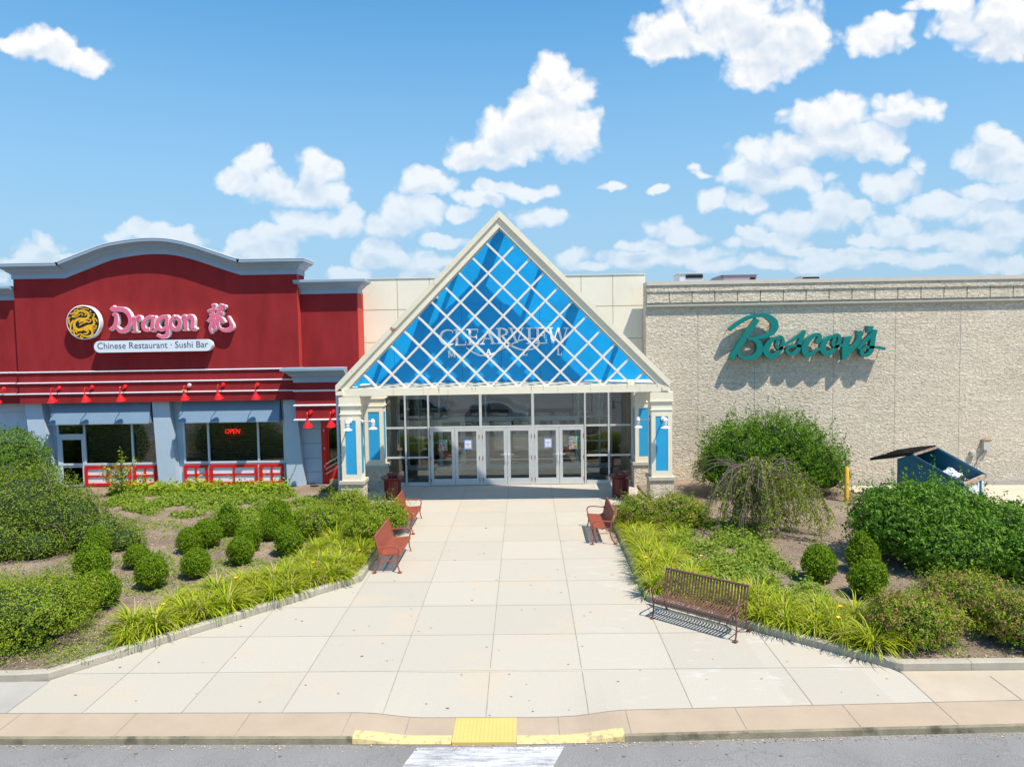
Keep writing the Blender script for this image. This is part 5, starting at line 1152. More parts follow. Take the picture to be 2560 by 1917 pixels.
# white round lamps on the columns
def make_wl():
    t = thing('column_lamp', 'x', 'wall lamp', (0, 0, 0), 'white barn style lamps on the portico columns')
    b = MB(); b.lathe([(0, 0), (0.075, 0), (0.075, 0.03), (0, 0.045)], (0, 0, 0), 16, Mx); b.build('backplate', WHT, t, smooth=True)
    b = MB(); b.tube([(0, -0.03, 0), (0, -0.36, 0.0)], 0.022, 8); b.build('arm', WHT, t, smooth=True)
    b = MB(); b.lathe([(0, 0.09), (0.04, 0.08), (0.068, 0.045), (0.075, 0.0), (0.085, -0.012), (0.085, -0.028), (0.05, -0.035), (0.05, -0.06), (0.08, -0.065), (0.08, -0.08), (0.05, -0.085), (0.05, -0.11), (0.08, -0.115), (0.08, -0.13), (0.05, -0.135), (0.05, -0.185), (0.09, -0.225), (0.155, -0.262), (0.16, -0.275), (0.10, -0.26), (0, -0.24)], (0, -0.38, 0.0), 20); b.build('shade', WHT, t, smooth=True)
    return t
wl = make_wl(); first = True
for (x, y, z, rz, lb) in ((X_(876, 1054, YP), YP-0.035, Z_(876, 1052, YP), 0, 'white lamp on the blue front panel of the column beside the downspout'),
                          (cl[1]+0.005, YP+0.28, Z_(905, 1055, YP), 90, 'white lamp on a side arm right of the column beside the downspout'),
                          (X_(1657, 1048, YP), YP-0.035, Z_(1657, 1046, YP), 0, 'white lamp on the blue front panel of the column beside the stone wall'),
                          (cr[0]-0.005, YP+0.28, Z_(1625, 1050, YP), -90, 'white lamp on a side arm left of the column beside the stone wall')):
    o = wl if first else copy_tree(wl); first = False
    o.location = (x, y, z); o.rotation_euler = (0, 0, rad(rz)); o['label'] = lb

# ================================================================== stone department store
YT = 28.20
xs_0 = X_(1615.5, 900, YT); zcop = (Z_(1620, 711, YT)+Z_(2540, 692.5, YT))/2
st_ = thing('department_store', 'rough tan split stone department store wall with a frieze', 'building', (20, YT, 0))
def Zs(py): return Z_(1800, py, YT)
b = MB(); b.box(xs_0, 70, YT, YT+0.6, -0.2, Zs(757)-0.001); b.build('wall', STONE, st_)
b = MB(); b.box(xs_0, 70, YT-0.10, YT+0.6, Zs(757), Zs(711)-0.01); b.build('frieze_back', STONE, st_)
b = MB(); zf0, zf1 = Zs(755), Zs(727.5); xx = xs_0+0.02; wf = 0.885
while xx < 45: b.box(xx, xx+wf-0.035, YT-0.16, YT-0.101, zf0, zf1-0.001); xx += wf
b.build('frieze_blocks', STONE, st_)
b = MB(); xx = xs_0+0.02
while xx < 45: b.box(xx+wf-0.035-0.2, xx+wf-0.036, YT-0.163, YT-0.1605, zf1-0.14, zf1-0.002); xx += wf
b.build('smooth_patch', STONE2, st_)  # small smooth darker plates set proud at the upper end of each block
b = MB(); b.box(xs_0, 45, YT-0.20, YT-0.101, zf1, Zs(711)-0.012); b.build('frieze_top', STONE, st_)
b = MB(); b.box(xs_0, 45, YT-0.13, YT-0.001, Zs(764), Zs(757)-0.002); b.box(xs_0, 45, YT-0.09, YT-0.002, Zs(768), Zs(764)-0.002); b.build('ledge', STONE2, st_)
b = MB(); b.box(xs_0, 70, YT-0.24, YT+0.65, Zs(711)-0.01, zcop+0.07); b.build('coping', COPE, st_)
b = MB()
for px in (1745, 1886, 2083, 2238, 2400): x = X_(px, 900, YT); b.box(x-0.006, x+0.006, YT-0.004, YT+0.01, 0, Zs(770))
b.build('control_joint', JOINT, st_)
b = MB(); b.box(xs_0+0.02, 70, YT+0.61, 62, 0, zcop-0.9); b.build('body', STONE2, st_)
# teal script sign
def sg5(s): return s
def sh6(s): return [[(x+1923, y+96, w) for x, y, w in st] for st in s]
BO = [[(905,265,125),(560,760,128),(262,1215,115)],
 [(232,520,95),(430,370,95),(700,225,95),(930,180,85),(1130,190,115),(1300,330,165),(1315,480,165),(1210,620,120),(1000,700,75),(790,735,60),(670,748,55)],
 [(770,745,65),(890,790,110),(962,930,150),(930,1080,150),(800,1190,115),(640,1212,90),(500,1160,75),(435,1080,45)],
 [(1385,710,45),(1260,760,100),(1150,890,130),(1105,1030,135),(1180,1150,130),(1300,1150,115),(1430,1040,100),(1500,900,80),(1515,760,70),(1460,690,65),(1385,800,75),(1365,900,75),(1420,975,75),(1520,950,70)],
 [(1530,905,50),(1700,805,60),(1900,670,75),(2030,570,75)],[(2050,540,60),(1965,720,100),(1905,900,115),(1870,1010,110),(1760,1105,85),(1650,1085,75),(1615,985,65),(1700,920,65),(1850,905,65),(1975,925,60)]]
B6 = [[(400,745,95),(465,650,110),(470,560,85),(390,545,85),(240,640,115),(140,780,135),(115,920,135),(155,1030,115),(260,1025,85),(380,935,65),(500,870,50)],
 [(825,570,45),(690,630,100),(575,760,130),(555,900,135),(640,1000,125),(760,960,105),(880,840,85),(950,700,75),(950,590,65),(890,545,65),(820,660,65),(800,760,75),(860,830,75),(1050,790,55)],
 [(1245,600,40),(1110,622,55)],[(1140,610,150),(1090,850,140),(1045,1150,60)],[(1055,1120,60),(1180,960,105),(1340,790,100),(1425,620,110),(1428,450,115)],
 [(1690,335,160),(1685,400,120),(1640,490,35)],
 [(1400,890,60),(1560,720,75),(1700,570,90),(1800,450,95)],[(1820,430,90),(1765,600,110),(1735,800,120),(1700,940,110),(1600,1040,85),(1495,1010,75),(1480,920,65),(1590,855,65),(1750,845,65),(1920,855,60),(2050,885,65)]]
tb_ = thing('store_sign', 'large teal script letters standing off the rough stone wall', 'sign lettering', (pw(2010, 850, YT-0.32)[0], YT, pw(2010, 850, YT-0.32)[2]))
St = traced(BO+sh6(B6), 1800, 770, 230/2212, YT-0.42)
b = MB(); b.cur = 0
for i, st in enumerate(St): ribbon(b, st, YT-0.42-0.0015*i, YT-0.22, 8)
for v_i in range(0): pass
b.build('letters', TEAL, tb_)
b = MB()
for i, st in enumerate(St): ribbon(b, st, YT-0.218+0.0015*i, YT-0.18, 8, -0.01)
b.build('letter_backs', TEALD, tb_)
b = MB()
for i, st in enumerate(St):
    for j in (0, len(st)//2, -1): x, z, _ = st[j]; b.box(x-0.01, x+0.01, YT-0.20, YT+0.05, z-0.01, z+0.01)
b.build('stand_off', TEALD, tb_)
# boxes on the stone wall
eb = thing('switch_box', 'grey metal switch box with a rusty top and bent conduit on the stone wall', 'switch box', (X_(2465, 1110, YT), YT, 1.6))
xa_, xb_ = X_(2457, 1110, YT-0.1), X_(2474, 1110, YT-0.1); za, zb = Z_(2465, 1124, YT-0.1), Z_(2465, 1101, YT-0.1)
b = MB(); b.box(xa_, xb_, YT-0.17, YT-0.01, za, zb); b.build('box', GREYM, eb, bevel=0.008)
b = MB(); b.box(xa_-0.02, xb_+0.03, YT-0.19, YT-0.01, zb+0.001, zb+0.03); b.build('top_cover', RUST, eb)
b = MB(); b.tube([(xb_+0.001, YT-0.1, za+0.15), (xb_+0.07, YT-0.1, za+0.15)], 0.025, 8); b.build('lever', REDL, eb)
b = MB(); b.tube([((xa_+xb_)/2, YT-0.07, za), ((xa_+xb_)/2, YT-0.07, za-0.05), ((xa_+xb_)/2-0.28, YT-0.07, za-0.42), ((xa_+xb_)/2-0.31, YT-0.07, za-0.5), ((xa_+xb_)/2-0.31, YT-0.07, 0.1)], 0.022, 8); b.build('conduit', GREYM, eb, smooth=True)
jb = thing('junction_box', 'small square grey box low on the stone wall left of the switch box', 'junction box', (X_(2429, 1132, YT), YT, 1.3))
b = MB(); b.box(X_(2423, 1132, YT), X_(2435.5, 1132, YT), YT-0.12, YT-0.01, Z_(2429, 1138, YT), Z_(2429, 1127, YT)); b.build('box', GREYM, jb, bevel=0.006)
b = MB(); b.box(X_(2425, 1132, YT), X_(2433.5, 1132, YT), YT-0.135, YT-0.121, Z_(2429, 1136.5, YT), Z_(2429, 1128.5, YT)); b.build('cover', STONE2, jb)
# rooftop units
def rooftop(px0, px1, pyt, Y, label, m, louv, depth, slopeL=0):
    x0, x1 = X_(px0, pyt, Y), X_(px1, pyt, Y); zt = Z_((px0+px1)/2, pyt, Y); z0 = zcop-0.95
    t = thing('rooftop_unit', label, 'rooftop unit', ((x0+x1)/2, Y, z0), 'air handling units on the store roof')
    b = MB(); b.box(x0, x1, Y, Y+depth, z0, zt); b.build('housing', m, t, bevel=0.02)
    b = MB(); b.box(x0+louv[0]*(x1-x0), x0+louv[1]*(x1-x0), Y-0.03, Y-0.001, zt-louv[3], zt-louv[2]); b.build('louvre', LIDB, t)
    b = MB(); b.box(x0-0.05, x1+0.05, Y-0.05, Y+depth+0.05, zt+0.001, zt+0.03); b.build('lid', m, t)
    return t, x0, x1, zt
GU = mat('pale_unit_paint', (0.60, 0.62, 0.64), 0.5, var=0.05); MU = mat('mauve_unit_paint', (0.36, 0.28, 0.33), 0.5, var=0.06)
rooftop(1698, 1757, 684.5, 33.0, 'white rooftop air unit with a black intake, left of the mauve unit', GU, (0.28, 1.0, 0.05, 0.20), 1.2)
t, x0, x1, zt = rooftop(1808, 1892, 688, 35.0, 'mauve grey rooftop unit with a sloping left side', MU, (0.80, 0.95, 0.12, 0.22), 2.0)
b = MB(); b.prism([(x0-0.6, zt-0.2), (x0-0.001, zt), (x0-0.001, zcop-0.95), (x0-0.6, zcop-0.95)], 35.0, 36.8); b.build('hood', mat('dark_mauve', (0.16, 0.16, 0.2), 0.5), t)
rooftop(2005, 2048, 692, 37.0, 'small low rooftop unit with a black opening, rightmost on the roof', GU, (0.05, 1.0, 0.03, 0.13), 1.0)

# ================================================================== benches
def make_bench(name, m, slatw, gap, label):
    t = thing(name, label, 'bench', (0, 0, 0)); Ln = 1.83
    prof = spline([(-0.235, 0.345, 0), (-0.285, 0.37, 0), (-0.29, 0.42, 0), (-0.24, 0.445, 0), (-0.08, 0.43, 0), (0.10, 0.425, 0), (0.19, 0.46, 0), (0.235, 0.56, 0), (0.30, 0.80, 0), (0.325, 0.915, 0)], 3)
    prof = [(p[0], p[1]) for p in prof]; js = 17
    def slats(pr, nm):
        b = MB(); x = -Ln/2+0.03
        while x+slatw <= Ln/2-0.02:
            o = len(b.v); n_ = len(pr)
            for i, (y, z) in enumerate(pr):
                a, c = pr[max(i-1, 0)], pr[min(i+1, n_-1)]; ty, tz = c[0]-a[0], c[1]-a[1]; l_ = math.hypot(ty, tz); ny, nz = -tz/l_*0.004, ty/l_*0.004
                b.v += [(x, y+ny, z+nz), (x+slatw, y+ny, z+nz), (x+slatw, y-ny, z-nz), (x, y-ny, z-nz)]
            for i in range(n_-1):
                for k_ in range(4): b.f.append((o+4*i+k_, o+4*i+(k_+1) % 4, o+4*i+4+(k_+1) % 4, o+4*i+4+k_)); b.m.append(0)
            b.f += [(o, o+1, o+2, o+3), (o+4*n_-4, o+4*n_-1, o+4*n_-2, o+4*n_-3)]; b.m += [0, 0]
            x += slatw+gap
        b.build(nm, m, t)
    slats(prof[:js], 'seat'); slats(prof[js-1:], 'backrest')
    b = MB(); b.tube([(-Ln/2-0.01, 0.33, 0.93), (Ln/2+0.01, 0.33, 0.93)], 0.026, 10); b.build('top_rail', m, t, smooth=True)
    b = MB(); b.tube([(-Ln/2, -0.255, 0.352), (Ln/2, -0.255, 0.352)], 0.014, 8); b.box(-Ln/2, Ln/2, -0.03, 0.02, 0.405, 0.412); b.build('seat_rail', m, t)
    for s in (-1, 1):
        x = s*Ln/2
        b = MB(); b.tube(spline([(x, -0.30, 0.0), (x, -0.25, 0.16), (x, -0.245, 0.33), (x, -0.285, 0.52)], 4), 0.018, 8); b.build('leg', m, t, smooth=True)
        b = MB(); b.tube(spline([(x, 0.36, 0.0), (x, 0.26, 0.14), (x, 0.215, 0.33), (x, 0.24, 0.56), (x, 0.325, 0.92)], 4), 0.018, 8); b.build('leg', m, t, smooth=True)
        b = MB(); b.tube(spline([(x, -0.285, 0.52), (x, -0.28, 0.60), (x, -0.21, 0.655), (x, -0.05, 0.66), (x, 0.12, 0.64), (x, 0.26, 0.64)], 4), 0.018, 8); b.build('armrest', m, t, smooth=True)
        b = MB(); b.tube([(x, -0.245, 0.30), (x, 0.22, 0.30)], 0.013, 8); b.build('stretcher', m, t, smooth=True)
        b = MB(); b.box(x-0.045, x+0.045, -0.35, -0.25, 0.0, 0.012); b.box(x-0.045, x+0.045, 0.31, 0.41, 0.0, 0.012); b.build('foot', m, t)
    return t
bn = make_bench('park_bench', BENCHR, 0.022, 0.009, 'red metal bench nearest the camera on the left side of the walk')
bn['group'] = 'red metal benches along the walk'
def put(o, x, y, rz): o.location = (x, y, zg(y)+0.003); o.rotation_euler = (rad(0.97) if abs(rz) == 0 else 0, 0, rad(rz))
put(bn, -3.58, 18.72, 90)
b2 = copy_tree(bn); b2['label'] = 'red metal bench on the left beside the spirea shrub, further from the camera'; put(b2, -3.78, 22.18, 90)
b3 = copy_tree(bn); b3['label'] = 'red metal bench on the right side of the walk facing left'; put(b3, 2.14, 20.95, -90)
b4 = make_bench('park_bench', BENCHB, 0.036, 0.030, 'brown slatted metal bench standing askew by the right kerb'); b4['group'] = 'brown slatted benches'
del b4['group']; put(b4, 3.50, 14.43, -39.9)

# ================================================================== litter bins
def make_bin():
    t = thing('litter_bin', 'x', 'litter bin', (0, 0, 0), 'maroon slatted litter bins by the entrance'); R1 = 0.33
    b = MB()
    for k in range(32):
        a = 2*math.pi*k/32; c_, s_ = math.cos(a), math.sin(a); wv2 = 0.022
        pts = [(0.29, 0.03), (0.31, 0.35), (R1-0.01, 0.68), (0.41, 0.775)]
        o = len(b.v)
        for r, z in pts:
            for sg2, dr in ((-1, 0), (1, 0), (1, -0.008), (-1, -0.008)): b.v.append(((r+dr)*c_-sg2*wv2*s_, (r+dr)*s_+sg2*wv2*c_, z))
        for i in range(3):
            for k_ in range(4): b.f.append((o+4*i+k_, o+4*i+(k_+1) % 4, o+4*i+4+(k_+1) % 4, o+4*i+4+k_)); b.m.append(0)
    b.build('slats', MAROON, t)
    b = MB(); b.tube([(0.415*math.cos(a), 0.415*math.sin(a), 0.78) for a in np.linspace(0, 2*math.pi, 33)], 0.02, 8, False); b.tube([(0.295*math.cos(a), 0.295*math.sin(a), 0.04) for a in np.linspace(0, 2*math.pi, 33)], 0.018, 8, False); b.build('rim', MAROON, t, smooth=True)
    b = MB(); b.lathe([(0.0, 0.05), (0.27, 0.05), (0.28, 0.66), (0.26, 0.66), (0.25, 0.07)], (0, 0, 0), 24); b.build('liner', LIDB, t, smooth=True)
    b = MB(); b.lathe([(0.405, 0.785), (0.30, 0.80), (0.17, 0.80), (0.17, 0.79), (0.30, 0.78)], (0, 0, 0), 28); b.lathe([(0, 0.985), (0.10, 0.975), (0.19, 0.945), (0.225, 0.91), (0.225, 0.895), (0, 0.90)], (0, 0, 0), 24); ld = b.build('lid', MAROON, t, smooth=True)
    b = MB()
    for k in range(4): a = math.pi/4+k*math.pi/2; b.box(0.19*math.cos(a)-0.012, 0.19*math.cos(a)+0.012, 0.19*math.sin(a)-0.012, 0.19*math.sin(a)+0.012, 0.80, 0.90)
    b.build('post', MAROON, ld)
    return t
bi = make_bin(); bi['label'] = 'maroon slatted litter bin beside the right portico column'; bi.location = (3.42, 25.85, zg(25.85)+0.003)
bi2 = copy_tree(bi); bi2['label'] = 'maroon litter bin half hidden by shrubs beside the left portico column'; bi2.location = (-4.98, 26.0, zg(26.0)+0.003)

# ================================================================== dumpster, bags, bollard
DL, DW = 1.5, 2.3                         # built along local x (back to front) and y (width), then turned
dm = thing('dumpster', 'open dark teal sloping dumpster behind the hedge', 'dumpster', (0, 0, 0))
g0_ = 0.12; DP = [(-0.5, 1.57), (0.0, 1.75), (DL, 0.95)]
for y in (0.0, DW-0.05):
    b = MB(); b.prism([(-0.5, g0_), (DL, g0_)]+DP[::-1], y, y+0.05); b.build('side_panel', DUMP, dm)
    b = MB(); ya_ = -0.045 if y == 0 else DW+0.001
    b.prism([(-0.02, 1.66), (-0.02, 1.78), (DL+0.05, 0.975), (DL+0.05, 0.86)], ya_, ya_+0.044); b.build('rim', DUMP, dm)
b = MB(); b.box(-0.5, -0.45, 0.051, DW-0.051, g0_, 1.56); b.build('back_panel', DUMPI, dm)
b = MB(); b.prism([(-0.5, 1.53), (-0.5, 1.565), (0.0, 1.745), (0.0, 1.70)], 0.051, DW-0.051); b.build('top_panel', DUMPI, dm)
b = MB(); b.box(DL-0.05, DL-0.001, 0.051, DW-0.051, g0_, 0.86); b.build('front_panel', DUMPW, dm)
b = MB(); b.box(DL-0.06, DL+0.04, 0.0, DW, 0.84, 0.965); b.build('rim', DUMPR, dm)
b = MB(); b.box(-0.06, 0.03, 0.02, DW-0.02, 1.72, 1.79); b.build('rim', DUMPR, dm)
b = MB(); b.box(-0.44, DL-0.06, 0.052, DW-0.052, g0_, g0_+0.03); b.build('floor', DUMPI, dm)
for y in (0.35, 1.75): b = MB(); b.box(DL, DL+0.04, y, y+0.12, g0_, 0.84); b.build('rib', DUMP, dm)
for x in (-0.4, DL-0.3): b = MB(); b.box(x, x+0.2, 0.1, DW-0.1, 0.0, g0_-0.001); b.build('skid', LIDB, dm)
for ya, yb_, e in ((0.02, 1.10, (-1.42, 1.46)), (1.18, DW-0.03, (-1.30, 1.52))):
    b = MB(); pr = [(0.0, 1.82), (-0.7, 1.68), e, (e[0]+0.02, e[1]-0.05), (-0.7, 1.56), (0.0, 1.755)]
    b.prism(pr, ya, yb_)
    for j_ in range(4): y = ya+0.08+j_*(yb_-ya-0.16)/3; b.prism([(p[0], p[1]+0.03) for p in pr], y-0.02, y+0.02)
    b.build('lid', LIDB, dm)
DANG = -47.0; dz_ = zg(24.5)-0.06
dm.location = (13.1, 24.15, dz_); dm.rotation_euler = (0, 0, rad(DANG))
def dloc(x, y, z): c_, s_ = math.cos(rad(DANG)), math.sin(rad(DANG)); return (13.1+x*c_-y*s_, 24.15+x*s_+y*c_, dz_+z)
def lump(name, m, c, r, label, seed, group):
    bm = bmesh.new(); bmesh.ops.create_icosphere(bm, subdivisions=4, radius=1.0)
    for v in bm.verts:
        n_ = mnoise.noise(v.co*1.7+Vector((seed, 0, 0)))*0.28+mnoise.noise(v.co*5+Vector((seed, 3, 0)))*0.12; v.co *= (1+n_); v.co = Vector((v.co.x*r[0], v.co.y*r[1], v.co.z*r[2]))
    me = bpy.data.meshes.new(name); bm.to_mesh(me); bm.free(); me.materials.append(m)
    o = bpy.data.objects.new(name, me); col.objects.link(o); o.location = c; return tag(o, label, 'bin bag', group)
lump('bin_bag', BAGW, dloc(0.72, 1.45, 0.80), (0.38, 0.42, 0.36), 'white bin bag lying in the open dumpster', 1.0, 'bin bags in the dumpster')
lump('bin_bag', BAGB, dloc(1.02, 1.25, 0.62), (0.36, 0.46, 0.38), 'black bin bag at the low front corner of the open dumpster', 5.0, 'bin bags in the dumpster')
lump('bin_bag', BAGB, dloc(0.20, 1.2, 0.45), (0.5, 0.7, 0.40), 'black bin bag deep in the dark back of the open dumpster', 9.0, 'bin bags in the dumpster')
p = pw(2117, 1167.5, 24.2); bz0 = zg(24.2)+0.05
bl = thing('bollard', 'yellow painted steel bollard between the big shrub and the hedge', 'bollard', (p[0], 24.2, bz0))
b = MB(); b.lathe([(0.07, 0.0), (0.07, p[2]-bz0-0.02), (0.055, p[2]-bz0), (0, p[2]-bz0+0.008)], (p[0], 24.2, bz0), 20); b.build('post', BOLY, bl, smooth=True)

# ================================================================== plants
class LB_:
    def __init__(s): s.V = []; s.F = []; s.M = []; s.n = 0
    def leaves(s, C, Nn, size, aspect=0.5, mi=0, jit=0.6, droop=0.0, fold=0.25):
        n = len(C)
        if n == 0: return
        Nn = Nn/np.maximum(np.linalg.norm(Nn, axis=1, keepdims=True), 1e-6)
        Nn = Nn+RNG.normal(size=(n, 3))*jit; Nn /= np.maximum(np.linalg.norm(Nn, axis=1, keepdims=True), 1e-6)
        T = RNG.normal(size=(n, 3)); T[:, 2] -= droop; T -= (T*Nn).sum(1, keepdims=True)*Nn; T /= np.maximum(np.linalg.norm(T, axis=1, keepdims=True), 1e-6)
        B = np.cross(Nn, T); L_ = (size*RNG.uniform(0.65, 1.3, n))[:, None]; W_ = L_*aspect
        a = C-T*L_*0.5; b = C+B*W_*0.5+Nn*L_*fold*0.3; c = C+T*L_*0.5; d = C-B*W_*0.5+Nn*L_*fold*0.3
        V = np.stack([a, b, c, d], 1).reshape(-1, 3); s.V.append(V)
        s.F.append(np.arange(n*4).reshape(n, 4)+s.n); s.M.append(np.full(n, mi)); s.n += n*4
    def raw(s, V, Fq, mi=0):
        s.V.append(np.asarray(V, float)); s.F.append(np.asarray(Fq)+s.n); s.M.append(np.full(len(Fq), mi)); s.n += len(V)
    def build(s, name, mats, parent=None, off=(0, 0, 0)):
        V = np.concatenate(s.V)-np.array(off); Fq = np.concatenate(s.F); M_ = np.concatenate(s.M)
        me = bpy.data.meshes.new(name); me.vertices.add(len(V)); me.vertices.foreach_set('co', V.astype(np.float32).ravel())
        me.loops.add(Fq.size); me.loops.foreach_set('vertex_index', Fq.astype(np.int32).ravel())
        me.polygons.add(len(Fq)); me.polygons.foreach_set('loop_start', np.arange(0, Fq.size, 4, dtype=np.int32)); me.polygons.foreach_set('loop_total', np.full(len(Fq), 4, dtype=np.int32))
        for m in mats: me.materials.append(m)
        me.polygons.foreach_set('material_index', M_.astype(np.int32)); me.update(calc_edges=True); me.validate()
        o = bpy.data.objects.new(name, me); col.objects.link(o)
        if parent: o.parent = parent
        return o
def fb(V):   # cheap lumpy noise on unit directions
    k = np.array([[3.1, 1.7, 2.3], [-2.2, 3.9, 1.1], [1.3, -3.3, 4.2], [6.1, 5.2, -4.4], [-7.5, 4.1, 6.6]]); ph = np.array([0.3, 1.9, 4.1, 2.2, 5.0])
    return sum(np.sin(V @ k[i]*1.0+ph[i]) for i in range(5))/5
def blob_pts(EL, n, depth=0.28, lump=0.12, zmin=0.0, bottom=-0.75, seed=0.0, freq=1.6):
    areas = np.array([e[3]*e[4]+e[3]*e[5]+e[4]*e[5] for e in EL]); areas /= areas.sum(); Cs, Ns = [], []
    for e, a in zip(EL, areas):
        k = int(n*a*1.4)+4; D = RNG.normal(size=(k, 3)); D /= np.linalg.norm(D, axis=1, keepdims=True); D = D[D[:, 2] > bottom]
        rr = 1-depth*RNG.random(len(D))**2.2+lump*fb(D*freq*1.5+seed+e[0])+0.5*lump*fb(D*5*freq+seed)
        P_ = np.array(e[:3])+D*np.array(e[3:6])*rr[:, None]; Nn = D/np.array(e[3:6]); keep = P_[:, 2] > zmin
        for e2 in EL:
            if e2 is e: continue
            q = (P_-np.array(e2[:3]))/np.array(e2[3:6]); keep &= (q**2).sum(1) > 0.62
        Cs.append(P_[keep]); Ns.append(Nn[keep])
    return np.concatenate(Cs), np.concatenate(Ns)
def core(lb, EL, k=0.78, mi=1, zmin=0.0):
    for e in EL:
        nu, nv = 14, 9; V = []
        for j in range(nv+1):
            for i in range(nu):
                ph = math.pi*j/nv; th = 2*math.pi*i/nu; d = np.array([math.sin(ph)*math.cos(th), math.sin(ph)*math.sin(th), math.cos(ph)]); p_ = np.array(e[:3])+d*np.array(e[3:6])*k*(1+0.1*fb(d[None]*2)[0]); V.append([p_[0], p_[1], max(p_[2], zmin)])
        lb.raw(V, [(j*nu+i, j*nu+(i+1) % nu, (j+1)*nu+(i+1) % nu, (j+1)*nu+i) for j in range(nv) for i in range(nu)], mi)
def at_px(px, py, wpx, hfac=1.0, bed=BEDH):
    """centre pixel + width of a round bush -> ground point and radius"""
    r = 0.4
    for _ in range(6):
        x, y, z = pg(px, py, bed+r*hfac); d = math.sqrt(x*x+y*y+(CAMZ-z)**2); r = wpx/2*(y*1.02)/F
    return x, y, r
# ---- clipped boxwood balls
def make_ball(taper, seed):
    lb = LB_(); rg = np.random.default_rng(int(seed*10)); a = rg.uniform(-0.07, 0.07, 6)
    EL = [(a[0], a[1], 0.46, 0.49, 0.46, 0.44), (a[2], a[3], 0.66, 0.36, 0.37, 0.33+0.05*taper)]
    if taper: EL.append((a[4], 0.02, 0.90, 0.20, 0.21, 0.28))
    C, Nn = blob_pts(EL, 5600, 0.26, 0.13, 0.02, -0.95, seed); lb.leaves(C, Nn, 0.056, 0.5, 0, 0.85)
    for i in rg.integers(0, len(C), 70):
        nn = Nn[i]/np.linalg.norm(Nn[i])+np.array([0, 0, 0.5])+rg.normal(size=3)*0.2; m_ = 7; P_ = C[i]+nn*rg.uniform(0, 0.13, (m_, 1))+rg.normal(size=(m_, 3))*0.012; lb.leaves(P_, rg.normal(size=(m_, 3)), 0.05, 0.45, 0, 0.9)
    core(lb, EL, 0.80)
    return lb
balls = [(248,1472,96,0,'frontmost ball in the leftmost column of clipped balls, above the left lilies'),(226,1409,86,0,'middle ball in the leftmost column of clipped balls'),(241,1362,62,1,'pointed ball at the back of the leftmost column, touching the trailing shrub'),(374,1433,82,0,'larger lone ball in front of a smaller one, second column from the left'),(346,1390,60,0,'smaller ball tucked behind the lone larger ball of the second column'),
 (486,1409,76,0,'clipped ball nearest the lilies in the third column from the left'),(476,1353,60,0,'small ball left of its twin in the middle of the bed'),(521,1335,68,0,'round ball right of its smaller twin in the middle of the bed'),(570,1307,66,1,'pointed ball at the back of the bed centre'),(599,1381,66,0,'dark ball standing alone in front of two others at bed centre'),(622,1348,64,0,'ball directly behind the dark lone ball at bed centre'),
 (670,1322,60,0,'ball hemmed in between four others left of the front right ball'),(692,1285,70,0,'rearmost ball beside the ground cover'),(720,1353,72,0,'front right ball of the bed, just above the lily tips'),(746,1318,60,0,'ball squeezed between the front right ball and the spirea')]
protos = {}
def place_ball(px, py, w_, tp, lab, grp, hf=0.95):
    x, y, r = at_px(px, py, w_, hf); key = (tp, random.randrange(3))
    if key not in protos:
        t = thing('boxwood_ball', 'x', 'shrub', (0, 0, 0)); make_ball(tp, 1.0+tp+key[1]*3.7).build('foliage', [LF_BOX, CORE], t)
        b = MB(); b.tube([(0, 0, -0.05), (0, 0, 0.2)], 0.04, 6); b.build('stem', BARK, t); protos[key] = t; o = t
    else: o = copy_tree(protos[key])
    o.location = (x, y, zg(y)+BEDH); s = r/0.47; o.scale = (s*random.uniform(0.93, 1.07), s*random.uniform(0.93, 1.07), s*random.uniform(0.92, 1.08)); o.rotation_euler = (0, 0, random.uniform(0, 6.28)); o['label'] = lab; o['group'] = grp
for bpx in balls: place_ball(*bpx[:4], 'green '+bpx[4], 'clipped boxwood balls in the left bed')
for bpx in ((2052,1410,86,0,'green clipped ball left of the upright bushy one in front of the hedge'),(2154,1392,80,1,'green upright shaggy clipped bush against the front of the hedge'),(2172,1450,90,0,'green dark clipped ball touching the flowering spirea right of the path lilies')):
    place_ball(*bpx, 'clipped boxwood balls in the right bed')
# ---- daylilies
def make_lily(seed):
    rg = np.random.default_rng(seed); V, Fq = [], []; n = 210
    for i in range(n):
        a = rg.uniform(0, 2*math.pi); ln = rg.uniform(0.40, 0.80); el = rg.uniform(0.75, 1.5); w_ = rg.uniform(0.005, 0.0095); r0 = rg.uniform(0, 0.10)
        p_ = np.array([r0*math.cos(a), r0*math.sin(a), 0.0]); e = el; k = 6; o = len(V); tw = rg.normal()*0.25
        for j in range(k+1):
            f = j/k; wj = w_*(1-f**2.2)*(0.7+0.6*min(f*3, 1))+0.0015; sd2 = np.array([-math.sin(a+tw), math.cos(a+tw), 0])*wj
            V += [p_-sd2, p_+sd2]; aa = a+tw*f
            p_ = p_+np.array([math.cos(aa)*math.cos(e), math.sin(aa)*math.cos(e), math.sin(e)])*ln/k; e -= (0.20+0.42*f)*(1.6-el*0.55)+rg.normal()*0.04
            if p_[2] < 0.015: p_[2] = 0.015
        Fq += [(o+2*j, o+2*j+1, o+2*j+3, o+2*j+2) for j in range(k)]
    lb = LB_(); kk = int(len(Fq)*0.93)//6*6; lb.raw(V, Fq[:kk], 0); lb.F.append(np.asarray(Fq[kk:])); lb.M.append(np.full(len(Fq)-kk, 1))
    return lb
lilyp = []
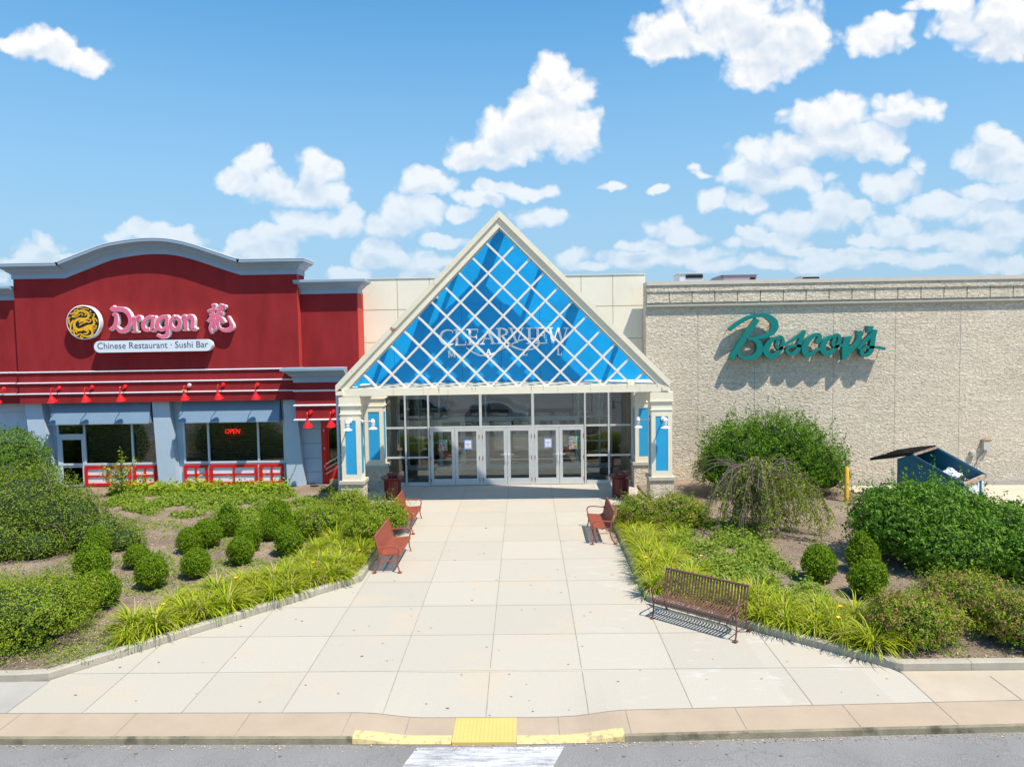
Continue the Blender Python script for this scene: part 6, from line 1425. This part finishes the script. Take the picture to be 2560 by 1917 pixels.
def lily(x, y, s, lab, grp, flower=False):
    k = random.randrange(5)
    while len(lilyp) <= k:
        t = thing('daylily_clump', 'x', 'plant', (0, 0, -50)); make_lily(40+len(lilyp)).build('leaves', [LF_LILY, LF_DRY], t); lilyp.append([t, False])
    if not lilyp[k][1]: o = lilyp[k][0]; lilyp[k][1] = True
    else: o = copy_tree(lilyp[k][0])
    o.location = (x, y, zg(y)+BEDH-0.01); o.rotation_euler = (0, 0, random.uniform(0, 6.28)); o.scale = (s, s, s*random.uniform(0.85, 1.1)); o['label'] = lab; o['group'] = grp
    if flower:
        for _ in range(1):
            a = random.uniform(0, 6.28); b = MB(); hz = 0.5
            b.lathe([(0, 0.0), (0.02, 0.01), (0.05, 0.05), (0.055, 0.06), (0.02, 0.03)], (0.12*math.cos(a), 0.12*math.sin(a), hz), 6)
            b.tube([(0, 0, 0), (0.12*math.cos(a), 0.12*math.sin(a), hz)], 0.004, 4)
            c = b.build('flower', YEL); c.parent = o
def along(path, offs, step, x_ok):
    for i in range(len(path)-1):
        a, b_ = np.array(path[i]), np.array(path[i+1]); Ln = np.linalg.norm(b_-a)
        if Ln < 0.8: continue
        d = (b_-a)/Ln; nn = np.array([-d[1], d[0]])
        for k, of in enumerate(offs):
            t = step*0.5*(k % 2)
            while t < Ln:
                q = a+d*(t+random.uniform(-0.1, 0.1))+nn*(of+random.uniform(-0.08, 0.08)); t += step
                if x_ok(q): yield q, k
DIAG_L = [(-8.66, 12.31), (-4.22, 17.15), (-4.13, 22.3)]
cntl = 0
for q, k in along(DIAG_L, (0.36, 0.74, 1.12, 1.5), 0.50, lambda q: q[0] > -8.15 and q[1] < 21.3 and q[1] > 12.9):
    if q[1] > 17.0 and k >= 2 and q[0] < -5.7: continue
    lily(q[0], q[1], random.uniform(0.72, 1.12), 'yellow green daylily clump in the band along the left kerb', 'daylily clumps along the left kerb', random.random() < 0.06); cntl += 1
for q in ((-5.9, 18.2), (-5.8, 19.0), (-6.0, 17.3), (-6.7, 16.4)): lily(q[0], q[1], 0.95, 'yellow green daylily clump in the band along the left kerb', 'daylily clumps along the left kerb')
DIAG_R = [(2.66, 22.0), (2.66, 15.78), (6.50, 12.46)]
for q, k in along(DIAG_R, (0.36, 0.74, 1.12, 1.5), 0.52, lambda q: q[1] > 12.85):
    if k >= 2 and random.random() < 0.5: continue
    lily(q[0], q[1], random.uniform(0.8, 1.1), 'yellow green daylily clump in the band along the right kerb', 'daylily clumps along the right kerb', random.random() < 0.08)
# ---- mounded shrubs
def shrub(name, label, EL, base, n, size, lm, depth=0.25, lump=0.12, aspect=0.5, extra=None, group=None, cat='shrub', droop=0.0, jit=0.6, twigs=0, part='foliage', bottom=-0.6, seed=0.0, corek=0.72, spikes=0):
    bx_, by_ = base; bz_ = zg(by_)+BEDH
    t = thing(name, label, cat, (bx_, by_, bz_), group); lb = LB_()
    C, Nn = blob_pts(EL, n, depth, lump, 0.03, bottom, seed); lb.leaves(C, Nn, size, aspect, 0, jit, droop)
    if spikes:
        idx = RNG.integers(0, len(C), spikes)
        for i in idx:
            c = C[i]; nn = Nn[i]/np.linalg.norm(Nn[i])+np.array([0, 0, 0.6])+RNG.normal(size=3)*0.25; nn /= np.linalg.norm(nn); ln = RNG.uniform(0.12, 0.42)*(1.35 if size > 0.08 else 1.0)
            m_ = 14; tt = RNG.random(m_)*ln; P_ = c+nn*tt[:, None]+RNG.normal(size=(m_, 3))*0.025; lb.leaves(P_, np.tile(nn, (m_, 1))+RNG.normal(size=(m_, 3)), size*0.9, aspect, 0, 0.9)
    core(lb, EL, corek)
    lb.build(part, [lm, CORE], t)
    if extra:
        for nm, m_, cnt_, sz in extra:
            l2 = LB_(); C, Nn = blob_pts(EL, cnt_*3, 0.02, lump, 0.12, -0.35, seed); sel = RNG.permutation(len(C))[:cnt_]; C = C[sel]+Nn[sel]/np.linalg.norm(Nn[sel], axis=1, keepdims=True)*0.02
            k = 9; CC = np.repeat(C, k, 0)+RNG.normal(size=(cnt_ if len(sel) == cnt_ else len(sel), 3)).repeat(k, 0)*0+RNG.normal(size=(len(sel)*k, 3))*sz*0.55; l2.leaves(CC, np.repeat(Nn[sel], k, 0), sz*0.7, 0.8, 0, 0.6); l2.build(nm, [m_], t)['kind'] = 'stuff'
    st = MB()
    for i in range(5): a = i*1.3; e = EL[i % len(EL)]; st.tube([(bx_, by_, bz_), (bx_+e[0]*0.5+0.1*math.cos(a), by_+e[1]*0.5+0.1*math.sin(a), bz_+0.3), (bx_+e[0]+0.2*math.cos(a), by_+e[1]+0.2*math.sin(a), bz_+e[2]*0.9)], [0.03, 0.025, 0.012], 6)
    if twigs:
        for i in range(twigs):
            e = EL[RNG.integers(0, len(EL))]; a = RNG.uniform(0, 6.28); f = RNG.uniform(0.5, 0.95)
            p0 = np.array([bx_+e[0], by_+e[1], bz_+e[2]+e[5]*0.9]); d = np.array([math.cos(a)*e[3], math.sin(a)*e[4], 0])
            st.tube(spline([tuple(p0+d*0.2), tuple(p0+d*0.7*f+np.array([0, 0, 0.14])), tuple(p0+d*1.05*f+np.array([0, 0, -e[5]*0.25])), tuple(p0+d*1.22*f+np.array([0, 0, -e[5]*0.9]))], 4), 0.010, 5)
    st.build('stems', TWIG if twigs else BARK, t)
    return t
# spirea mounds: left foreground, left rear row by the walk, right rear by the bin, right foreground
x, y, r = at_px(40, 1520, 330, 0.55)
shrub('spirea_shrub', 'large yellowish green spirea mound at the lower left edge of the photo', [(0, 0, 0.55, r*0.98, r*0.9, 0.72), (-1.1, 0.5, 0.5, 0.9, 0.9, 0.65), (0.25, 0.75, 0.5, 0.85, 0.8, 0.6)], (x, y), 36000, 0.046, LF_SPIR, 0.45, 0.34, 0.42, [('flower_heads', LF_SPIRT, 60, 0.05)], 'spirea mounds', seed=2, spikes=420)
for i, (px, py, w_, lb_) in enumerate(((800, 1292, 130, 'green spirea mound between the clipped balls and the lilies by the left benches'), (862, 1258, 110, 'green spirea mound in front of the left portico column'), (955, 1290, 105, 'green spirea mound behind the rear left bench, in front of the litter bin'), (905, 1330, 95, 'green spirea mound just left of the red benches'))):
    x, y, r = at_px(px, py, w_, 0.8); shrub('spirea_shrub', lb_, [(0, 0, 0.45, r, r*0.85, 0.50), (r*0.4, 0.25, 0.40, r*0.7, r*0.7, 0.42)], (x, y), 8200, 0.06, LF_SPIR, 0.42, 0.32, 0.42, [('flower_heads', LF_SPIRT, 50, 0.05)], 'spirea mounds', seed=5+i*3, spikes=150)
for i, (px, py, w_, lb_) in enumerate(((1598, 1272, 115, 'pink flowered spirea mound in front of the right litter bin'), (1690, 1265, 130, 'pink flowered spirea mound in front of the right portico column'))):
    x, y, r = at_px(px, py, w_, 0.8); shrub('spirea_shrub', lb_, [(0, 0, 0.45, r, r*0.85, 0.52), (r*0.5, 0.1, 0.38, r*0.7, r*0.7, 0.42)], (x, y), 8200, 0.06, LF_SPIR, 0.42, 0.32, 0.42, [('flower_heads', LF_SPIRT, 190, 0.055), ('pink_flowers', LF_PINK, 16, 0.05)], 'spirea mounds', seed=15+i*3, spikes=130)
for i, (px, py, w_, lb_) in enumerate(((2295, 1530, 200, 'large tan headed spirea mound just right of the last right hand lilies'), (2420, 1475, 190, 'tan headed spirea mound behind the large one, in front of the hedge'), (2575, 1530, 200, 'tan headed spirea mound cut by the right edge of the photo'))):
    x, y, r = at_px(px, py, w_, 0.8); shrub('spirea_shrub', lb_, [(0, 0, 0.42, r, r*0.8, 0.50), (-r*0.35, 0.2, 0.40, r*0.7, r*0.7, 0.44)], (x, y), 11500, 0.052, LF_SPIR, 0.42, 0.32, 0.42, [('flower_heads', LF_SPIRT, 430, 0.05), ('pink_flowers', LF_PINK, 8, 0.05)], 'spirea mounds', seed=25+i*3, spikes=190)
# big trailing shrub and round yew at the left edge
x, y = X_(95, 1300, 20.3), 20.3
shrub('trailing_shrub', 'big sprawling green trailing shrub at the left edge with bare arching twigs', [(-0.2, 0, 1.0, 1.55, 1.5, 1.35), (-1.7, -0.2, 0.9, 1.5, 1.4, 1.25), (0.9, -0.1, 0.75, 1.2, 1.2, 0.95), (1.9, -0.3, 0.35, 1.0, 0.9, 0.62), (2.7, -0.5, 0.22, 0.75, 0.6, 0.42), (-0.6, -1.4, 0.45, 1.4, 0.9, 0.8), (-2.2, -1.6, 0.5, 1.4, 0.9, 0.8), (0.7, -1.2, 0.3, 0.9, 0.6, 0.5)], (x, y), 52000, 0.062, LF_WEEP, 0.42, 0.2, 0.42, None, None, droop=0.7, twigs=18, seed=3, spikes=420)
x, y = X_(18, 1140, 25.0), 25.0
shrub('rounded_shrub', 'rounded dense green shrub against the pale pilaster at the left edge', [(0, 0, 1.35, 1.45, 1.35, 1.45), (-1.5, 0.2, 1.2, 1.4, 1.3, 1.3)], (x, y), 26000, 0.075, LF_YEW, 0.25, 0.13, 0.45, seed=8, spikes=200)
# tall bushy shrub by the stone wall
x = X_(1922, 1160, 25.4)
shrub('tall_shrub', 'tall bushy green shrub against the rough stone wall behind the weeping tree', [(-1.0, 0, 1.55, 1.25, 1.1, 1.15), (0.3, 0, 1.6, 1.4, 1.1, 1.25), (1.4, 0.1, 1.2, 1.25, 1.0, 1.1), (-1.7, 0.0, 1.0, 0.85, 0.9, 0.9), (0.1, -0.1, 0.8, 1.9, 1.0, 0.9), (2.0, 0.0, 0.7, 0.7, 0.8, 0.7)], (x, 25.4), 38000, 0.085, LF_SHRUB, 0.5, 0.42, 0.42, None, None, seed=4, spikes=1300)
# big hedge-like bush on the right
x = X_(2388, 1330, 17.9)
shrub('hedge_shrub', 'huge dense dark green rounded bush in front of the dumpster', [(-1.3, 0.2, 0.90, 1.15, 1.25, 1.02), (-0.4, 0.1, 0.92, 1.3, 1.4, 1.08), (0.8, -0.3, 0.70, 1.4, 1.4, 0.92), (2.1, -0.8, 0.52, 1.5, 1.3, 0.80), (3.6, -1.2, 0.50, 1.5, 1.3, 0.78), (-0.4, -1.0, 0.6, 1.3, 0.8, 0.75), (1.4, -1.5, 0.5, 1.4, 0.8, 0.7)], (x, 17.9), 66000, 0.095, LF_HEDGE, 0.34, 0.2, 0.42, None, None, droop=0.8, seed=6, spikes=420)
# weeping half bare tree
def weeping():
    bx_, by_, _ = pg(1946, 1345, BEDH); bz_ = zg(by_)+BEDH
    t = thing('weeping_tree', 'half bare weeping tree with grey drooping twigs and sparse yellow green leaves', 'tree', (bx_, by_, bz_))
    tp = pw(1893, 1163, by_+0.6); top = np.array([tp[0], tp[1], tp[2]])
    b = MB(); trunk = spline([(bx_, by_, bz_), (bx_-0.05, by_+0.1, bz_+0.5), ((bx_+top[0])/2, by_+0.4, bz_+1.05), tuple(top)], 5); b.tube(trunk, [0.07-0.03*i/(len(trunk)-1) for i in range(len(trunk))], 8); b.build('trunk', BARK, t, smooth=True)
    br = MB(); tw = MB(); lb = LB_(); ends = []
    for i in range(44):
        a = i*2*math.pi/44+RNG.normal()*0.25; rx = RNG.uniform(0.35, 1.55)*(0.85 if math.cos(a) < 0 else 1.15); h0 = RNG.uniform(-0.5, 0.22); drop = RNG.uniform(0.7, 1.5)
        d = np.array([math.cos(a), math.sin(a)*0.8, 0]); p0 = top+np.array([0, 0, h0-0.15])
        pts = spline([tuple(p0), tuple(p0+d*rx*0.35+np.array([0, 0, 0.22])), tuple(p0+d*rx*0.75+np.array([0, 0, 0.02])), tuple(p0+d*rx*1.05+np.array([0, 0, -0.55*drop])), tuple(p0+d*rx*1.2+np.array([0, 0, -1.15*drop]))], 5)
        pts = [p for p in pts if p[2] > bz_+0.05]; br.tube(pts, [0.020*(1-0.7*j/len(pts)) for j in range(len(pts))], 5)
        for j in range(4, len(pts)):
            for _ in range(2):
                p = np.array(pts[j]); l_ = RNG.uniform(0.25, 0.8); dx, dy = RNG.normal(size=2)*0.16+d[:2]*0.12
                q = [p, p+np.array([dx*0.6, dy*0.6, -l_*0.35]), p+np.array([dx, dy, -l_])]; q = [v for v in q if v[2] > bz_+0.02]
                if len(q) < 2: continue
                tw.tube([tuple(v) for v in q], 0.0055, 4)
                if RNG.random() < 0.55+0.33*math.cos(a):
                    m_ = int(30*l_)+6; tt = RNG.random(m_)[:, None]; P_ = q[0]*(1-tt)+q[-1]*tt+RNG.normal(size=(m_, 3))*0.06; lb.leaves(P_, RNG.normal(size=(m_, 3))+np.array([0, 0, 0.8]), 0.066, 0.5, 0, 0.7)
    for i in range(26):
        a = RNG.uniform(0, 6.28); d = np.array([math.cos(a), math.sin(a)*0.8, 0]); l_ = RNG.uniform(0.5, 1.5); p0 = top+d*RNG.uniform(0, 0.7)+np.array([0, 0, RNG.uniform(-0.3, 0.1)])
        br.tube(spline([tuple(p0), tuple(p0+d*l_*0.4+np.array([0, 0, RNG.uniform(0.1, 0.3)])), tuple(p0+d*l_*0.8+RNG.normal(size=3)*0.12), tuple(p0+d*l_+np.array([0, 0, RNG.uniform(-0.8, 0.0)]))], 4), 0.009, 5)
    br.build('branches', TWIG, t); tw.build('twigs', TWIG, t); lb.build('leaves', [LF_YG], t, t.location)
weeping()
# sapling in front of the first window
def sapling():
    bx_, by_, _ = pg(305, 1232, BEDH); by_ = 26.3; bx_ = pw(300, 1200, by_)[0]; bz_ = zg(by_)+BEDH
    t = thing('sapling', 'thin young sapling with sparse bright leaves below the first restaurant window', 'young tree', (bx_, by_, bz_)); b = MB(); lb = LB_()
    for i in range(13):
        a = RNG.uniform(0, 6.28); l_ = RNG.uniform(0.3, 0.85); h0 = RNG.uniform(0.1, 0.75) if i else 0.0
        p0 = np.array([bx_+0.06*math.cos(i), by_, bz_+h0]); e_ = p0+np.array([math.cos(a)*l_, math.sin(a)*l_*0.6, RNG.uniform(0.3, 0.9)])
        if i == 0: e_ = np.array([bx_+0.12, by_, bz_+1.75])
        mid_ = (p0+e_)/2+np.array([0, 0, 0.1]); pts = spline([tuple(p0), tuple(mid_), tuple(e_)], 4); b.tube(pts, [0.016*(1-0.7*j/len(pts)) for j in range(len(pts))], 5)
        P_ = np.repeat(np.array(pts[2:]), 6, 0); P_ = P_+RNG.normal(size=P_.shape)*0.07; lb.leaves(P_, RNG.normal(size=P_.shape)+np.array([0, 0, 1.2]), 0.10, 0.45, 0, 0.5)
    b.build('trunk', BARK, t); lb.build('leaves', [LF_YG], t, t.location)
sapling()
# ---- low growth nobody could count
def cover(name, label, polyxy, n, size, lm, h, clump=9, aspect=0.45, step=0.5, patch=0.0):
    lb = LB_(); xs2 = [p_[0] for p_ in polyxy]; ys2 = [p_[1] for p_ in polyxy]; m_ = 0; C = []
    while m_ < n:
        x, y = RNG.uniform(min(xs2), max(xs2)), RNG.uniform(min(ys2), max(ys2))
        if not inpoly((x, y), polyxy): continue
        if patch and mnoise.noise(Vector((x*0.9, y*0.9, 3.3))) < patch-0.5+RNG.normal()*0.08: m_ += 0.3; continue
        m_ += 1; hh = abs(RNG.normal())*h*0.5+0.02
        for _ in range(clump): C.append((x+RNG.normal()*0.06, y+RNG.normal()*0.06, zg(y)+BEDH+hh*RNG.uniform(0.2, 1.2)))
    C = np.array(C); lb.leaves(C, np.tile([0, -0.3, 1.0], (len(C), 1)), size, aspect, 0, 0.6); o = lb.build(name, [lm]); struct(o, label, 'stuff')
cover('ground_cover', 'low mixed green ground cover in front of the restaurant', [(-15.5, 25.0), (-13, 23.6), (-8.6, 21.9), (-6.4, 22.5), (-6.6, 26.9), (-15.5, 27.2)], 3800, 0.10, LF_WEED, 0.20, patch=0.30)
cover('hosta_row', 'bright yellow green leafy row along the restaurant wall', [(-16.0, 26.5), (-9.2, 26.1), (-9.2, 27.2), (-16.0, 27.4)], 900, 0.17, LF_YG, 0.42, 7)
cover('bed_weeds', 'scattered small weeds among the clipped balls', [(-12, 16), (-8.4, 13.4), (-5.5, 17.5), (-5.6, 22), (-9, 22.5), (-13.5, 23)], 2300, 0.06, LF_WEED, 0.1, 7, patch=0.30)
cover('bed_weeds', 'green weeds between the right lilies and the weeping tree', [(3.9, 21.2), (4.1, 16.2), (6.2, 14.3), (6.6, 15.6), (6.4, 18.0), (6.6, 20.8), (5.5, 22)], 2600, 0.085, LF_WEED, 0.34, 8, patch=0.22)
cover('bed_weeds', 'small weed tufts along the front edge of the left bed', [(-10.5, 12.45), (-8.6, 12.45), (-7.6, 13.4), (-8.3, 13.8), (-10.5, 12.9)], 260, 0.05, LF_WEED, 0.08, 6, patch=0.35)
cover('bed_weeds', 'a few weed tufts at the front of the right bed', [(7.5, 12.6), (9.8, 12.65), (9.8, 13.4), (7.5, 13.3)], 60, 0.05, LF_WEED, 0.07, 6, patch=0.45)

# ================================================================== parked cars in the lot behind the viewer (seen in the storefront glass)
def car(x, y, rz, paint, label):
    t = thing('parked_car', label, 'car', (0, 0, 0), 'cars parked in the lot mirrored in the storefront')
    side = [(-2.3, 0.35), (-2.35, 0.75), (-2.2, 1.02), (-2.05, 1.62), (-1.7, 1.76), (0.3, 1.78), (0.75, 1.62), (1.3, 1.15), (2.15, 0.98), (2.35, 0.7), (2.35, 0.35)]
    low = [(-2.3, 0.35), (-2.35, 0.75), (-2.25, 1.05), (1.35, 1.12), (2.15, 0.98), (2.35, 0.7), (2.35, 0.35)]
    cab = [(-2.2, 1.04), (-2.0, 1.62), (-1.7, 1.75), (0.3, 1.77), (0.8, 1.58), (1.35, 1.10)]
    b = MB(); b.prism([(p_[0], p_[1]) for p_ in low], -0.92, 0.92); b.build('body', paint, t, bevel=0.05)
    b = MB(); v = [(p_[0], -0.84+0.12*(p_[1]-1.05), p_[1]) for p_ in cab]; n_ = len(v); b.add(v+[(a, -q, c) for a, q, c in v], [tuple(range(n_)), tuple(range(2*n_-1, n_-1, -1))]+[((i+1) % n_, i, n_+i, n_+(i+1) % n_) for i in range(n_)]); b.build('cabin', paint, t)
    for s in (-1, 1):
        b = MB(); y_ = s*0.80
        for a0, a1 in ((-1.95, -1.25), (-1.17, -0.32), (-0.24, 0.72)):
            b.prism([(a0, 1.12), (a1+(0.3 if a1 > 0.5 else 0), 1.14), (a1-(0.1 if a1 > 0.5 else 0), 1.60), (a0+(0.12 if a0 < -1.9 else 0), 1.62)], *sorted((s*0.79, s*0.855)))
        b.build('window', CGL, t)
        for xw in (-1.45, 1.5):
            b = MB(); b.tube([(xw, s*0.72, 0.36), (xw, s*0.935, 0.36)], 0.36, 24); w = b.build('wheel', BLK, t)
            b = MB(); b.tube([(xw, s*0.936, 0.36), (xw, s*0.945, 0.36)], 0.23, 16); b.build('rim', ALU, w)
        b = MB(); b.box(-2.37, -2.2, *sorted((s*0.55, s*0.93)), 0.85, 1.0); b.build('tail_lamp', LAMPR, t)
        b = MB(); b.box(2.2, 2.37, *sorted((s*0.5, s*0.9)), 0.72, 0.86); b.build('headlamp', WHT, t)
    t.location = (x, y, zg(y)+ROADH); t.rotation_euler = (0, 0, rad(rz))
car(-2.2, 3.2, 0, CAR1, 'silver sport utility vehicle mirrored in the middle upper storefront panes')
car(-8.9, -3.5, 0, CAR2, 'black car mirrored in the upper storefront panes left of the silver one')
car(-16.0, -5.0, 90, CAR3, 'white car standing in the far lot, mirrored in the left storefront panes')
